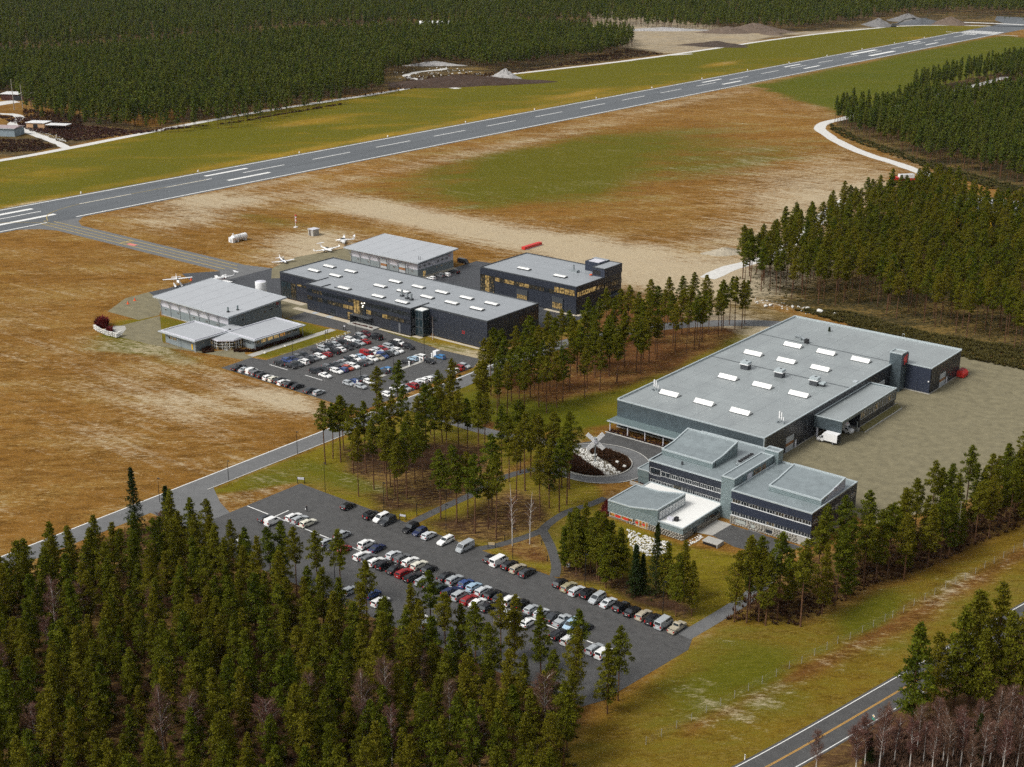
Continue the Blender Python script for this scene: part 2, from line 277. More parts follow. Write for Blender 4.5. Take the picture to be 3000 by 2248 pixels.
ZONES = [  # polygon, colour, edge softness in metres, greenness, paleness
 ([(-1400, 150), (-612, 150), (-612, 1560), (-500, 1800), (-700, 1800), (-735, 1376), (-741, 1044), (-768, 884), (-763, 768), (-760, 627), (-738, 485), (-732, 432), (-760, 300)], OLIVE, 4, .62, .05),
 ([(-BIG, -BIG), (-775, -BIG), (-740, 432), (-746, 485), (-768, 627), (-771, 768), (-777, 884), (-749, 1044), (-744, 1174), (-739, 1376), (-717, 1535), (-684, 1616), (-590, 1680), (0, 1700), (BIG, 1700), (BIG, BIG), (-BIG, BIG)], HEATH, 4, .05, .05),
 ([(-560, 1000), (-420, 900), (-330, 1250), (-300, 1545), (-560, 1545)], (.075, .092, .016), 12, .75, .0),
 ([(-937.5, 1291.5), (-1083.5, 1505.7), (-1117.7, 1578.1), (-789.8, 1411.1), (-754.4, 1392.9), (-724.2, 1428.9), (-716.5, 1544.8), (-754.2, 1428.0), (-731.0, 1263.1), (-739.8, 1180.2), (-751.5, 1161.7), (-804.9, 1183.8)], SAND, 8, .0, .55),
 ([(-984.2, 561.0), (-938.0, 620.4), (-827.6, 625.6), (-795.7, 613.0), (-760.4, 562.3), (-824.1, 571.4), (-859.1, 561.6), (-827.2, 468.2)], FIELD, 4, .22, .33),
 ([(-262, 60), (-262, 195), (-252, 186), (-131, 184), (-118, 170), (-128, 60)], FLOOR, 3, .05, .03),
 ([(-266, 198), (-266, 285), (-244, 283), (-230, 281), (-214, 289), (-214, 222), (-252, 222)], LAWN, 1.5, .35, .12),
 ([(-366, 321), (-344, 322.5), (-335.5, 324), (-335.5, 285), (-344, 285), (-346, 312)], OLIVE, 1.5, .55, .15),
 ([(-404, 294), (-377, 296), (-378, 274), (-400, 268), (-412, 280)], OLIVE, 2, .6, .1),
 ([(-330, 332.5), (-298, 329), (-277, 329), (-277, 340), (-330, 340)], OLIVE, 1.5, .4, .2),
 ([(-210, 222), (-214, 282), (-186, 268), (-178, 256), (-154, 255), (-128, 262), (-128, 240), (-128, 222)], LAWN, 1.5, .35, .1),
 ([(-262, 284), (-231, 284), (-212, 308), (-214, 420), (-292, 420), (-276, 320), (-266, 300)], LAWN, 2, .5, .05),
 ([(-247.7, 236.1), (-240.3, 234.5), (-222.0, 223.3), (-214.4, 235.1), (-211.7, 250.3), (-215.1, 259.9), (-230.6, 274.1), (-246.5, 264.1), (-259.0, 256.8), (-260.7, 246.9)], FLOOR, 3, .08, .06),
 ([(-208.3, 225.6), (-204.9, 234.9), (-206.6, 253.2), (-197.3, 254.8), (-188.8, 248.0), (-186.1, 240.4), (-187.2, 227.1), (-196.1, 222.0)], FLOOR, 3, .05, .06),
 ([(-188.8, 225.8), (-183.6, 237.2), (-179.1, 233.7), (-171.8, 226.9), (-177.7, 224.1)], LITTER, 1.5, .15, .2),
 ([(-244.5, 283.4), (-249.9, 293.0), (-246.4, 299.1), (-241.9, 307.7), (-234.8, 310.1), (-234.2, 320.5), (-228.9, 333.4), (-227.9, 353.5), (-224.8, 359.6), (-226.6, 385.4), (-229.9, 422.6), (-244.2, 427.4), (-255.5, 419.9), (-282.5, 417.0), (-271.4, 349.9), (-261.0, 319.8), (-252.1, 292.9)], LITTER, 3, .10, .04),
 ([(-241.1, 280.1), (-245.6, 288.6), (-237.2, 289.3), (-234.2, 284.2)], LITTER, 2, .1, .1),
 ([(-166.6, 220.5), (-173.0, 230.7), (-152.7, 234.1), (-145.7, 232.9), (-134.4, 230.1), (-132.7, 223.3), (-138.5, 223.7), (-146.8, 221.7), (-155.5, 225.0), (-160.0, 223.6)], FLOOR, 2, .08, .03),
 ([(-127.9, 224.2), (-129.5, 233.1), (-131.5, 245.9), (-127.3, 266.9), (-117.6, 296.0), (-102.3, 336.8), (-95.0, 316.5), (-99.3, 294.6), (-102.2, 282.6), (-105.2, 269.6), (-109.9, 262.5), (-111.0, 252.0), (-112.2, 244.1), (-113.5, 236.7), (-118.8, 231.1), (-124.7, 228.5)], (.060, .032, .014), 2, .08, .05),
 ([(-128, 170), (-128, 236), (-114, 240), (-110, 255), (-101, 290), (-92, 335), (-60, 500), (-20, 500), (-40, 300), (-60, 60), (-120, 60)], VERGE, 3, .42, .14),
 ([(-114, 190), (-104, 235), (-97, 270), (-90, 310), (-86, 310), (-93, 268), (-100, 232), (-110, 186)], (.115, .052, .014), 2.5, .15, .20),
 ([(-91, 191), (-85, 221), (-77, 263), (-60, 350), (0, 350), (-20, 100), (-95, 120)], (.075, .042, .020), 2, .1, .08),
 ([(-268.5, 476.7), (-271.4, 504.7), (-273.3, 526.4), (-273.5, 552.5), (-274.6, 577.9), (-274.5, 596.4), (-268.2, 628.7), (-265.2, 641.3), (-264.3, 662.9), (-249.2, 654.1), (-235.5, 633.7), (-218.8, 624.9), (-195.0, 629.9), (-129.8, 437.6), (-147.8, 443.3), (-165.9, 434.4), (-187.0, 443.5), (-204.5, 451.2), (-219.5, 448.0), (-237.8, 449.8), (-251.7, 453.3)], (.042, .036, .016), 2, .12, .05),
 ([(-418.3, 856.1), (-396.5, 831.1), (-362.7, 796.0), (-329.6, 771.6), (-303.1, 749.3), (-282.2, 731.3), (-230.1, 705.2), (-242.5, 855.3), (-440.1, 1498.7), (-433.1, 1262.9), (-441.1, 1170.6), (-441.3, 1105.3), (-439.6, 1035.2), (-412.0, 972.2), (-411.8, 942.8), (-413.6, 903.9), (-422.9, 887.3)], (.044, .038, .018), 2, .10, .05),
 ([(-222, 414), (-150, 414), (-112, 410), (-100, 424), (-165, 432), (-215, 438), (-258, 452), (-270, 440)], (.150, .105, .040), 2, .25, .25),
 ([(-824.5, 486.3), (-836.6, 499.1), (-853.3, 517.0), (-837.4, 514.0), (-802.7, 511.4), (-773.3, 491.9), (-726.7, 451.6), (-739.9, 440.9), (-777.6, 454.6)], (.042, .034, .020), 4, .05, .04),
]
BLOBS = [  # centre, radii along x and y, greenness added, paleness added
 ((-475, 640), (62, 135), .85, -.1), ((-430, 560), (40, 60), .4, 0), ((-390, 720), (30, 80), .35, .1), ((-560, 500), (8, 90), -.1, .35), ((-535, 640), (14, 170), -.1, .38), ((-552, 900), (12, 160), -.1, .3),
 ((-470, 478), (66, 20), -.2, .55), ((-420, 470), (70, 14), -.2, .65), ((-345, 475), (62, 26), -.2, .8), ((-292, 455), (40, 22), -.2, .85), ((-540, 430), (26, 30), -.2, .6), ((-260, 500), (26, 60), -.1, .75),
 ((-445, 408), (24, 22), 0, .62), ((-430, 392), (14, 18), 0, .5), ((-420, 380), (12, 12), 0, .55), ((-520, 395), (24, 20), -.1, .4), ((-505, 425), (40, 10), .35, .0),
 ((-330, 700), (50, 90), -.1, .32), ((-310, 640), (36, 60), -.1, .45), ((-300, 560), (30, 60), .1, .4), ((-330, 240), (48, 16), .0, .35), ((-305, 262), (34, 7), .1, .55), ((-365, 268), (22, 6), .3, .3), ((-375, 268), (16, 8), .5, .25), ((-310, 210), (40, 10), 0, .22), ((-420, 240), (40, 20), 0, .1),
 ((-390, 262), (14, 10), .35, .1), ((-352, 300), (9, 14), .55, -.1), ((-333, 303), (3, 22), .3, .5), ((-318, 331), (26, 3), .3, .1), ((-294, 332), (14, 6), .2, .5), ((-282, 330), (8, 10), .0, .6),
 ((-640, 420), (12, 60), .2, 0), ((-614, 372), (5, 22), -.3, .8), ((-690, 560), (40, 80), .2, 0), ((-700, 1000), (40, 240), .25, 0), ((-680, 1350), (50, 200), .3, 0), ((-620, 700), (7, 300), -.35, .1),
 ((-106, 204), (5, 14), .1, .45), ((-101, 232), (5, 14), .1, .3), ((-96, 275), (3, 20), .1, .4), ((-113, 214), (8, 10), .5, .05), ((-117, 200), (8, 8), .3, .35), ((-91, 292), (3, 10), 0, .4), ((-104, 250), (4, 12), .5, 0),
 ((-238, 232), (30, 4), .4, .25), ((-258, 214), (7, 16), .3, .3), ((-228, 300), (18, 12), .8, -.1), ((-250, 300), (8, 20), .5, 0), ((-196, 222), (7, 2.5), -.2, .3), ((-240, 420), (22, 12), -.1, .8), ((-222, 410), (8, 12), -.1, .5),
 ((-570, 1100), (8, 300), -.1, .25), ((-470, 1000), (60, 140), .1, .2), ((-660, 1120), (10, 30), -.5, .5), ((-640, 870), (10, 40), -.5, .3), ((-700, 640), (10, 40), -.5, .3),
]
def axis(parts): return np.unique(np.concatenate([np.arange(a, b, s) for a, b, s in parts]))
gx = axis([(-9000, -2400, 400), (-2400, -780, 12), (-780, -346, 3), (-346, -84, 1.25), (-84, 60, 4), (60, 9001, 400)])
gy = axis([(-3000, 40, 200), (40, 90, 4), (90, 440, 1.25), (440, 760, 3), (760, 2600, 8), (2600, 10001, 400)])
GX, GY = np.meshgrid(gx, gy); P = np.stack([GX.ravel(), GY.ravel()], 1); nP = len(P)
colr = np.tile(np.array(FIELD), (nP, 1)); green = np.full(nP, .12); pale = np.full(nP, .33)
warp = (fbm(P[:, 0], P[:, 1], 22) - .5) * 2
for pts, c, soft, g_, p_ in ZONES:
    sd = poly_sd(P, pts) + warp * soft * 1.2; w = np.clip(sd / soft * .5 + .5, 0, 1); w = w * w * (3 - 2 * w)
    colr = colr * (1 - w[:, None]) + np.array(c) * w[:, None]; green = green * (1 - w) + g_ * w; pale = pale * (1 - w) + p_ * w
for c, r, g_, p_ in BLOBS:
    q = ((P[:, 0] - c[0]) / r[0]) ** 2 + ((P[:, 1] - c[1]) / r[1]) ** 2
    w = np.exp(-q * 1.1) * (.6 + .8 * fbm(P[:, 0], P[:, 1], 18)); green = green + g_ * w; pale = pale + p_ * w
colr *= (.80 + .40 * fbm(P[:, 0], P[:, 1], 60, 5))[:, None]
nx, ny = len(gx), len(gy)
I = np.arange(nx * ny).reshape(ny, nx); F = np.stack([I[:-1, :-1], I[:-1, 1:], I[1:, 1:], I[1:, :-1]], -1).reshape(-1, 4)
me = bpy.data.meshes.new('ground'); me.vertices.add(nP); me.vertices.foreach_set('co', np.column_stack([P, np.zeros(nP)]).astype(np.float32).ravel())
me.loops.add(F.size); me.loops.foreach_set('vertex_index', F.ravel().astype(np.int32)); me.polygons.add(len(F)); me.polygons.foreach_set('loop_start', np.arange(0, F.size, 4, dtype=np.int32)); me.polygons.foreach_set('loop_total', np.full(len(F), 4, np.int32))
me.update(calc_edges=True)
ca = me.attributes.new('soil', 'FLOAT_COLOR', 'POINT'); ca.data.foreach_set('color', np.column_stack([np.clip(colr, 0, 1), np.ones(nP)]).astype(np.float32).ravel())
me.attributes.new('green', 'FLOAT', 'POINT').data.foreach_set('value', np.clip(green, 0, 1.2).astype(np.float32))
me.attributes.new('pale', 'FLOAT', 'POINT').data.foreach_set('value', np.clip(pale, 0, 1.2).astype(np.float32))
gm = bpy.data.materials.new('ground_cover'); gm.use_nodes = True; nt = gm.node_tree; N = nt.nodes; L = nt.links
b = N['Principled BSDF']; b.inputs['Roughness'].default_value = .95; b.inputs['Specular IOR Level'].default_value = .03
def attr(n): a = N.new('ShaderNodeAttribute'); a.attribute_name = n; return a
tc = N.new('ShaderNodeTexCoord')
def nz(scale, detail=6, rough=.65, vec=None, dist=0):
    n = N.new('ShaderNodeTexNoise'); n.inputs['Scale'].default_value = scale; n.inputs['Detail'].default_value = detail; n.inputs['Roughness'].default_value = rough; n.inputs['Distortion'].default_value = dist
    L.new(vec or tc.outputs['Object'], n.inputs['Vector']); return n
def mth(op, a, b_, clamp=False):
    m = N.new('ShaderNodeMath'); m.operation = op; m.use_clamp = clamp
    for i, v in enumerate((a, b_)):
        if isinstance(v, (int, float)): m.inputs[i].default_value = v
        else: L.new(v, m.inputs[i])
    return m.outputs[0]
def mixc(f, a, b_):
    m = N.new('ShaderNodeMix'); m.data_type = 'RGBA'; L.new(f, m.inputs[0])
    for i, v in ((6, a), (7, b_)):
        if isinstance(v, tuple): m.inputs[i].default_value = (*v, 1)
        else: L.new(v, m.inputs[i])
    return m.outputs[2]
def smooth(v, lo, hi):
    m = N.new('ShaderNodeMapRange'); m.interpolation_type = 'SMOOTHSTEP'; m.inputs[1].default_value = lo; m.inputs[2].default_value = hi; L.new(v, m.inputs[0]); return m.outputs[0]
mp = N.new('ShaderNodeMapping'); mp.vector_type = 'TEXTURE'; mp.inputs['Rotation'].default_value = (0, 0, R(44)); mp.inputs['Scale'].default_value = (1.9, .75, 1); L.new(tc.outputs['Object'], mp.inputs[0])
streak = mp.outputs[0]
soil = attr('soil').outputs['Color']
n_big = nz(.035, 7, .66, streak, .4).outputs['Fac']; n_mid = nz(.22, 6, .7, streak).outputs['Fac']; n_fine = nz(1.6, 5, .75).outputs['Fac']; n_grain = nz(5.5, 3, .8).outputs['Fac']
# dry straw and dark moss variation of the cover itself
mp2 = N.new('ShaderNodeMapping'); mp2.inputs['Scale'].default_value = (.10, 1.0, 1); L.new(tc.outputs['Object'], mp2.inputs[0])
n_track = nz(.35, 5, .6, mp2.outputs[0], .6).outputs['Fac']; n_clump = nz(.85, 6, .8, streak, .3).outputs['Fac']
v = mth('ADD', mth('MULTIPLY', n_mid, .55), mth('MULTIPLY', n_fine, .45))
dark = mixc(smooth(v, .38, .56), (.50, .47, .42), (1.08, 1.08, 1.08))
mul = N.new('ShaderNodeMix'); mul.data_type = 'RGBA'; mul.blend_type = 'MULTIPLY'; mul.inputs[0].default_value = 1.0; L.new(soil, mul.inputs[6]); L.new(dark, mul.inputs[7])
straw = mixc(mth('MULTIPLY', smooth(mth('ADD', n_clump, mth('MULTIPLY', n_big, .7)), .80, 1.02), .6), mul.outputs[2], (.30, .19, .055))
gf = smooth(mth('ADD', mth('ADD', attr('green').outputs['Fac'], mth('MULTIPLY', n_big, 1.2)), mth('ADD', mth('MULTIPLY', n_mid, .7), mth('MULTIPLY', n_clump, .5))), 1.42, 1.95)
gcol = mixc(n_clump, (.022, .038, .002), (.130, .128, .010))
c1 = mixc(mth('MULTIPLY', gf, .85), straw, gcol)
pn = mth('ADD', mth('ADD', mth('MULTIPLY', n_clump, 1.25), mth('MULTIPLY', n_mid, .55)), mth('ADD', mth('MULTIPLY', n_big, .55), mth('MULTIPLY', n_track, .75)))
pf = smooth(mth('ADD', mth('MULTIPLY', attr('pale').outputs['Fac'], .72), pn), 1.83, 2.30)
pcol = mixc(n_clump, (.26, .185, .085), (.56, .50, .38))
c2 = mixc(mth('MULTIPLY', pf, .82), c1, pcol)
gr = mixc(smooth(n_grain, .3, .7), (.62, .62, .62), (1.32, 1.32, 1.32))
fin = N.new('ShaderNodeMix'); fin.data_type = 'RGBA'; fin.blend_type = 'MULTIPLY'; fin.inputs[0].default_value = 1.0; L.new(c2, fin.inputs[6]); L.new(gr, fin.inputs[7])
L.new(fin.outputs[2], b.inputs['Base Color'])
bp = N.new('ShaderNodeBump'); bp.inputs['Strength'].default_value = .5; bp.inputs['Distance'].default_value = .25; L.new(n_fine, bp.inputs['Height']); L.new(bp.outputs[0], b.inputs['Normal'])
me.materials.append(gm); link('ground', me, None, kind='structure')

# ------------------------------------------------------------------ runway, taxiway, roads, car parks (flush sheets, stacked)
def rect(name, x0, x1, y0, y1, z, m, kind='structure'): return sheet(name, [(x0, y0), (x1, y0), (x1, y1), (x0, y1)], z, m, kind)
rect('runway', -613.5, -567.5, 120, 1700, .03, runway_m)
sheet('runway_end', [(-613.5, 1700), (-567.5, 1700), (-520, 1730), (-520, 1800), (-660, 1800), (-640, 1740)], .03, runway_m)
mk = MB()
for x in (-611.2, -570.0):
    y = 120
    mk.add([(x - .55, 120, .07), (x + .55, 120, .07), (x + .55, 356 if x > -600 else 1551, .07), (x - .55, 356 if x > -600 else 1551, .07)], [(0, 1, 2, 3)])
    if x > -600: mk.add([(x - .55, 372, .07), (x + .55, 372, .07), (x + .55, 1551, .07), (x - .55, 1551, .07)], [(0, 1, 2, 3)])
def mrect(x0, x1, y0, y1, z=.07): mk.add([(x0, y0, z), (x1, y0, z), (x1, y1, z), (x0, y1, z)], [(0, 1, 2, 3)])
SC = 1.45
for k in range(-7, 23): 
    y = 414.6 * SC + k * 36.35 * SC
    if y + 30 < 1530: mrect(-594.3, -593.3, y, y + 21.1 * SC)
for (y0, ln, wd) in [(325, 44, 3.0), ((-604.5, 475.9)[1], 30, 2.6), ((-600.4, 992.9)[1], 30, 2.6), ((-599.8, 1132.5)[1], 30, 2.6), ((-600.2, 1266.4)[1], 55, 4.6), ((-593.3, 1398.6)[1], 30, 2.6)]:
    for s in (-1, 1): mrect(-592.6 + s * 9.6 - wd / 2, -592.6 + s * 9.6 + wd / 2, y0, y0 + ln)
for k in range(12): 
    x = -609.5 + k * 3.35; mrect(x, x + 1.9, 1556, 1586)
mrect(-625, -543, 1551, 1553.5)
for x in (-600, -596.5, -592.5, -589): mrect(x, x + 2.4, 1536, 1545)
mk.build('runway_marking', white_line, None, 'structure')
sheet('taxiway', [(-567.5, 339), (-561, 346), (-552, 349.5), (-437, 349.5), (-424, 338), (-424, 366), (-437, 362.5), (-552, 362.5), (-561, 367), (-567.5, 374)], .02, asphalt_old)
ty = MB()
def yl(pts, w, z=.06):
    C = smooth_line(pts, 2.0) if len(pts) > 2 else np.array(pts, float); T = np.gradient(C, axis=0); T /= np.linalg.norm(T, axis=1)[:, None]; Q = np.stack([-T[:, 1], T[:, 0]], 1) * w / 2; n = len(C)
    ty.add([(p[0], p[1], z) for p in C + Q] + [(p[0], p[1], z) for p in C - Q], [(n + i, n + i + 1, i + 1, i) for i in range(n - 1)])
yl([(-569.5, 352.7), (-438, 352.7)], .55); yl([(-569.5, 359.4), (-438, 359.4)], .55); yl([(-434, 356), (-560, 356), (-574, 359), (-586, 368), (-592.5, 384), (-593.8, 404), (-593.8, 470)], .4, .075)
yl([(-562, 356), (-575, 352), (-587, 340), (-593, 318), (-593.8, 290)], .4, .08)
yl([(-509, 352.9), (-509, 359.2)], 1.1, .07); yl([(-507, 352.9), (-507, 359.2)], .4, .072)
ty.build('taxiway_marking', yellow_line, None, 'structure')
rect('holding_point_marking', -505.5, -500, 353.4, 355.6, .065, pink_line)
sheet('apron', [(-424, 338), (-437, 349.5), (-446, 337), (-433.0, 331.9), (-432.4, 319.2), (-433.6, 311.3), (-427.6, 309.4), (-426.4, 314.6), (-405, 312), (-405, 322), (-392, 336), (-388.6, 339), (-388.6, 367), (-389, 384), (-406, 384), (-424, 366)], .015, asphalt_dark)
sheet('gravel_apron', [(-433.6, 311.3), (-427.6, 309.4), (-426.4, 314.6), (-404.9, 294.4), (-406.0, 286.0), (-423.8, 285.4), (-433.5, 300.5)], .012, gravel_m)
sheet('gravel_strip', [(-424, 366), (-412, 355), (-400, 368), (-404, 400), (-407, 425), (-424, 412), (-430, 385)], .02, gravel_m)
sheet('hangar_yard', [(-367, 371), (-282, 371), (-282, 392), (-332, 392), (-332, 428), (-352, 431), (-366, 428), (-366, 392)], .02, asphalt_dark)
sheet('car_park_upper', [(-340.5, 269.9), (-276.8, 269.9), (-276.8, 300), (-276.8, 322), (-281, 330), (-298, 329), (-313, 331), (-334, 332.8), (-342.5, 331.2), (-366.7, 331.2), (-365.6, 321.5), (-352, 322.5), (-335.2, 323.9), (-335.2, 284.3), (-341, 283)], .02, asphalt)
sheet('forecourt_gravel', [(-406, 268), (-377, 271), (-341, 280), (-341, 288), (-345, 284), (-350, 287.5), (-356, 280), (-377, 274.5), (-404, 294)], .012, gravel_m)
sheet('forecourt', [(-366.7, 318), (-365.6, 331), (-368.4, 338.8), (-388.6, 338.8), (-390, 336), (-366.8, 321)], .014, gravel_m)
rect('garden_path', -344.2, -341.2, 284, 322.5, .016, concrete)
strip('main_road', [(-270.2, 60), (-270.2, 150), (-270.4, 230), (-270.4, 300), (-271, 340), (-266, 372), (-250, 404), (-226, 426), (-200, 434), (-166, 433)], 7.4, .02, asphalt_old, step=4)
sheet('car_park_road', [(-266.8, 186), (-266.8, 206), (-258, 201), (-251, 198.4), (-251, 186)], .018, asphalt_old)
strip('road_edge_line', [(-273.7, 60), (-273.8, 200), (-273.8, 330)], .35, .032, white_line, step=6)
strip('kerb', [(-266.7, 204), (-266.7, 240), (-266.8, 279)], .35, .11, kerb_m, step=4)
strip('grove_road', [(-268, 282), (-255, 281.3), (-243, 280.8), (-231, 281.7), (-222, 284.5), (-212, 288)], 4.6, .024, asphalt_old)
sheet('roundabout', [(-198.5 + 14.4 * math.cos(t), 282.2 + 13.4 * math.sin(t)) for t in np.linspace(0, 2 * math.pi, 48, endpoint=False)], .03, asphalt_old)
sheet('hall_forecourt', [(-212, 289), (-208, 296), (-210.3, 303.6), (-184, 303.6), (-178, 300), (-178, 284), (-184, 278), (-190, 290), (-198, 295)], .026, asphalt)
strip('footpath', [(-212, 222), (-212, 234), (-211.6, 246), (-212.5, 256), (-209, 268), (-200, 270)], 2.6, .022, asphalt)
strip('footpath', [(-167.6, 222.2), (-170.5, 226.7), (-177.2, 233.5), (-182.7, 238.2), (-185.1, 241.2), (-186.2, 251.2), (-184.5, 258.2), (-183.6, 264.7)], 2.3, .023, asphalt, step=2)
strip('footpath', [(-191.2, 220.7), (-188.2, 225.4), (-185.6, 233.2), (-184.6, 239.4), (-185.2, 241.7)], 2.3, .024, asphalt, step=2)
sheet('car_park_lower', [(-251.4, 183), (-251.4, 198.6), (-251, 222), (-130.5, 222), (-129, 219), (-127, 214), (-129.5, 188), (-131.5, 183.5), (-150, 183)], .02, asphalt)
strip('service_road', [(-130.5, 218), (-129.4, 230), (-128.8, 243), (-131, 256), (-138, 268), (-146, 270)], 3.4, .021, asphalt_old)
sheet('service_court', [(-151, 263), (-150.6, 271), (-131, 271), (-134, 262), (-143.9, 261)], .022, asphalt)
sheet('court_concrete', [(-154.8, 262), (-151, 263), (-150.6, 271.4), (-154.8, 271.4)], .018, concrete)
sheet('gravel_court', [(-162.3, 295), (-162.3, 414), (-166, 434), (-136, 434), (-108, 428), (-104, 360), (-112, 318), (-124, 292), (-129.6, 295.4)], .016, gravel_m)
pl = MB()
for (x0, x1, y0, y1) in [(-251, -139.5, 203.75, 204.05), (-241.0, -240.7, 204.1, 208.6), (-330.8, -322.0, 281.9, 282.2), (-314.0, -306.0, 282.0, 282.3)]:
    pl.add([(x0, y0, .032), (x1, y0, .032), (x1, y1, .032), (x0, y1, .032)], [(0, 1, 2, 3)])
for y in np.arange(327, 282, -6): pass
pl.build('parking_line', white_line, None, 'structure')
strip('gravel_road', [(-735, 300), (-732.6, 431.8), (-738.3, 485.5), (-759.7, 627.3), (-762.8, 767.9), (-767, 883.9), (-745, 1044.6), (-735.9, 1174.3), (-730.9, 1376), (-709, 1535), (-676, 1616), (-579, 1671), (-480, 1690)], 6.5, .03, gravel_white, step=14, jag=.3)
strip('gravel_road', [(-734.6, 479.6), (-773.3, 491.9), (-800.6, 498.3), (-828.9, 505.4), (-848.9, 512.6), (-862.4, 526.0), (-877.0, 535.2), (-888.8, 536.5), (-900.1, 529.4)], 6.0, .034, gravel_white, step=6, jag=.4)
strip('gravel_road', [(-843.8, 508.8), (-847.0, 502.3), (-847.1, 494.5)], 6, .035, gravel_white, step=6, jag=.4)
strip('gravel_road', [(-942.9, 575.7), (-943.6, 567.8), (-938.4, 552.8)], 14, .035, gravel_white, step=6, jag=.6)
strip('gravel_road', [(-733.5, 838.1), (-757.6, 842.9), (-798.3, 861.2), (-820.7, 870.0), (-833.1, 895.0), (-829.7, 919.4), (-831.0, 933.2)], 6, .034, gravel_white, step=6, jag=.5)
strip('gravel_road', [(-420.1, 963.6), (-423.8, 925.4), (-424.5, 902.4), (-424.0, 884.7), (-424.7, 869.9), (-423.0, 854.0), (-416.0, 837.1), (-397.0, 812.7), (-373.0, 787.7), (-349.0, 767.1), (-321.7, 749.5), (-293.8, 727.5), (-273.2, 711.2)], 7.5, .034, gravel_white, step=8, jag=.3)
strip('gravel_road', [(-420.1, 963.6), (-421.9, 1000.3), (-421.2, 1038.9), (-420.0, 1110.2), (-420.7, 1187.1)], 7.0, .036, gravel_white, step=8, jag=.3)
strip('gravel_road', [(-275.4, 465.6), (-277.4, 486.5), (-274.0, 507.1), (-275.4, 527.9), (-282.8, 562.4), (-293.7, 606.0), (-301.0, 641.8)], 7, .03, gravel_white, step=6, jag=.6)
strip('gravel_road', [(-736.4, 1147.2), (-725.3, 1174.0)], 5, .036, gravel_white, step=8)
strip('gravel_road', [(-662.3, 1682.3), (-626.1, 1692.3), (-587.9, 1696.1)], 10, .036, gravel_white, step=20)
strip('highway', [(-116, 90), (-104.5, 150), (-94.6, 189.5), (-87, 227), (-78.5, 270.8), (-66, 330), (-40, 450)], 7.6, .03, asphalt, step=5)
for off, m_, w_ in ((3.25, white_line, .18), (-3.25, white_line, .18), (.12, orange_line, .13), (-.12, orange_line, .13)):
    strip('highway_line', [(-116, 90), (-104.5, 150), (-94.6, 189.5), (-87, 227), (-78.5, 270.8), (-66, 330), (-40, 450)], w_, .042, m_, step=5, off=off)

# ------------------------------------------------------------------ building helpers
ROT = {'S': 0.0, 'E': R(90), 'N': R(180), 'W': R(-90)}
_cache = {}
def wpos(face, u, plane, z): return (u, plane, z) if face in 'SN' else (plane, u, z)
def window(parent, face, u, plane, z, w, h, n=1, pane=None, fr=None, hb=0, name='window', t=.07):
    """framed window proud of the wall: frame > pane"""
    pane = pane or glass; fr = fr or frame_dark; key = (round(w, 2), round(h, 2), n, hb, fr.name, pane.name, t)
    if key not in _cache:
        f = MB(); a = .06 if min(w, h) > .8 else .04
        f.box(-w / 2, w / 2, -t, 0, 0, a); f.box(-w / 2, w / 2, -t, 0, h - a, h); f.box(-w / 2, -w / 2 + a, -t, 0, a, h - a); f.box(w / 2 - a, w / 2, -t, 0, a, h - a)
        for k in range(1, n): x = -w / 2 + w * k / n; f.box(x - a * .5, x + a * .5, -t + .005, 0, a, h - a)
        for k in range(1, hb + 1): zz = h * k / (hb + 1); f.box(-w / 2 + a, w / 2 - a, -t + .01, 0, zz - a * .4, zz + a * .4)
        g = MB().box(-w / 2 + a * .7, w / 2 - a * .7, -t * .45, -.004, a * .7, h - a * .7)
        _cache[key] = (f.mesh(name, fr), g.mesh('pane', pane))
    fm, gm_ = _cache[key]; p = Vector(wpos(face, u, plane, z)) - root_loc(parent)
    o = link(name, fm, parent, p, ROT[face]); link('pane', gm_, o); return o
def panels(parent, face, plane, u0, u1, z0, z1, nu, nz_, m, name='wall_panel', gap=.05, t=.07):
    """cladding panels with recessed joints, each its own object"""
    w = (u1 - u0) / nu; h = (z1 - z0) / nz_; key = ('p', round(w, 3), round(h, 3), m.name, gap, t)
    if key not in _cache: _cache[key] = MB().box(-w / 2 + gap / 2, w / 2 - gap / 2, -t, 0, gap / 2, h - gap / 2).mesh(name, m)
    for i in range(nu):
        for j in range(nz_): link(name, _cache[key], parent, Vector(wpos(face, u0 + w * (i + .5), plane, z0 + h * j)) - root_loc(parent), ROT[face])
def ring(x0, x1, y0, y1, z0, z1, w=.35):
    return MB().box(x0, x1, y0, y0 + w, z0, z1).box(x0, x1, y1 - w, y1, z0, z1).box(x0, x0 + w, y0 + w, y1 - w, z0, z1).box(x1 - w, x1, y0 + w, y1 - w, z0, z1)
def obox(name, parent, m, *b, kind=None): return MB().box(*b).build(name, m, parent, kind, recalc=False)
def ridge_skylight(parent, x, y, z, L_=6.0, W_=2.7, H_=1.0):
    if 'ridge' not in _cache:
        a = MB().profx([(-W_ / 2, .18), (W_ / 2, .18), (0, .18 + H_)], -L_ / 2, L_ / 2)
        c = MB().box(-L_ / 2 - .08, L_ / 2 + .08, -W_ / 2 - .08, W_ / 2 + .08, 0, .18)
        bars = MB()
        for k in range(1, 8):
            xx = -L_ / 2 + L_ * k / 8
            for s in (-1, 1): bars.tube([(xx, s * W_ / 2, .20), (xx, 0, .20 + H_)], .022, 4)
        _cache['ridge'] = (a.mesh('skylight', acrylic), c.mesh('curb', dark_trim), bars.mesh('glazing_bar', grey_trim))
    a, c, bb = _cache['ridge']; o = link('skylight', a, parent, Vector((x, y, z)) - root_loc(parent)); link('curb', c, o); link('glazing_bar', bb, o, kind='stuff')
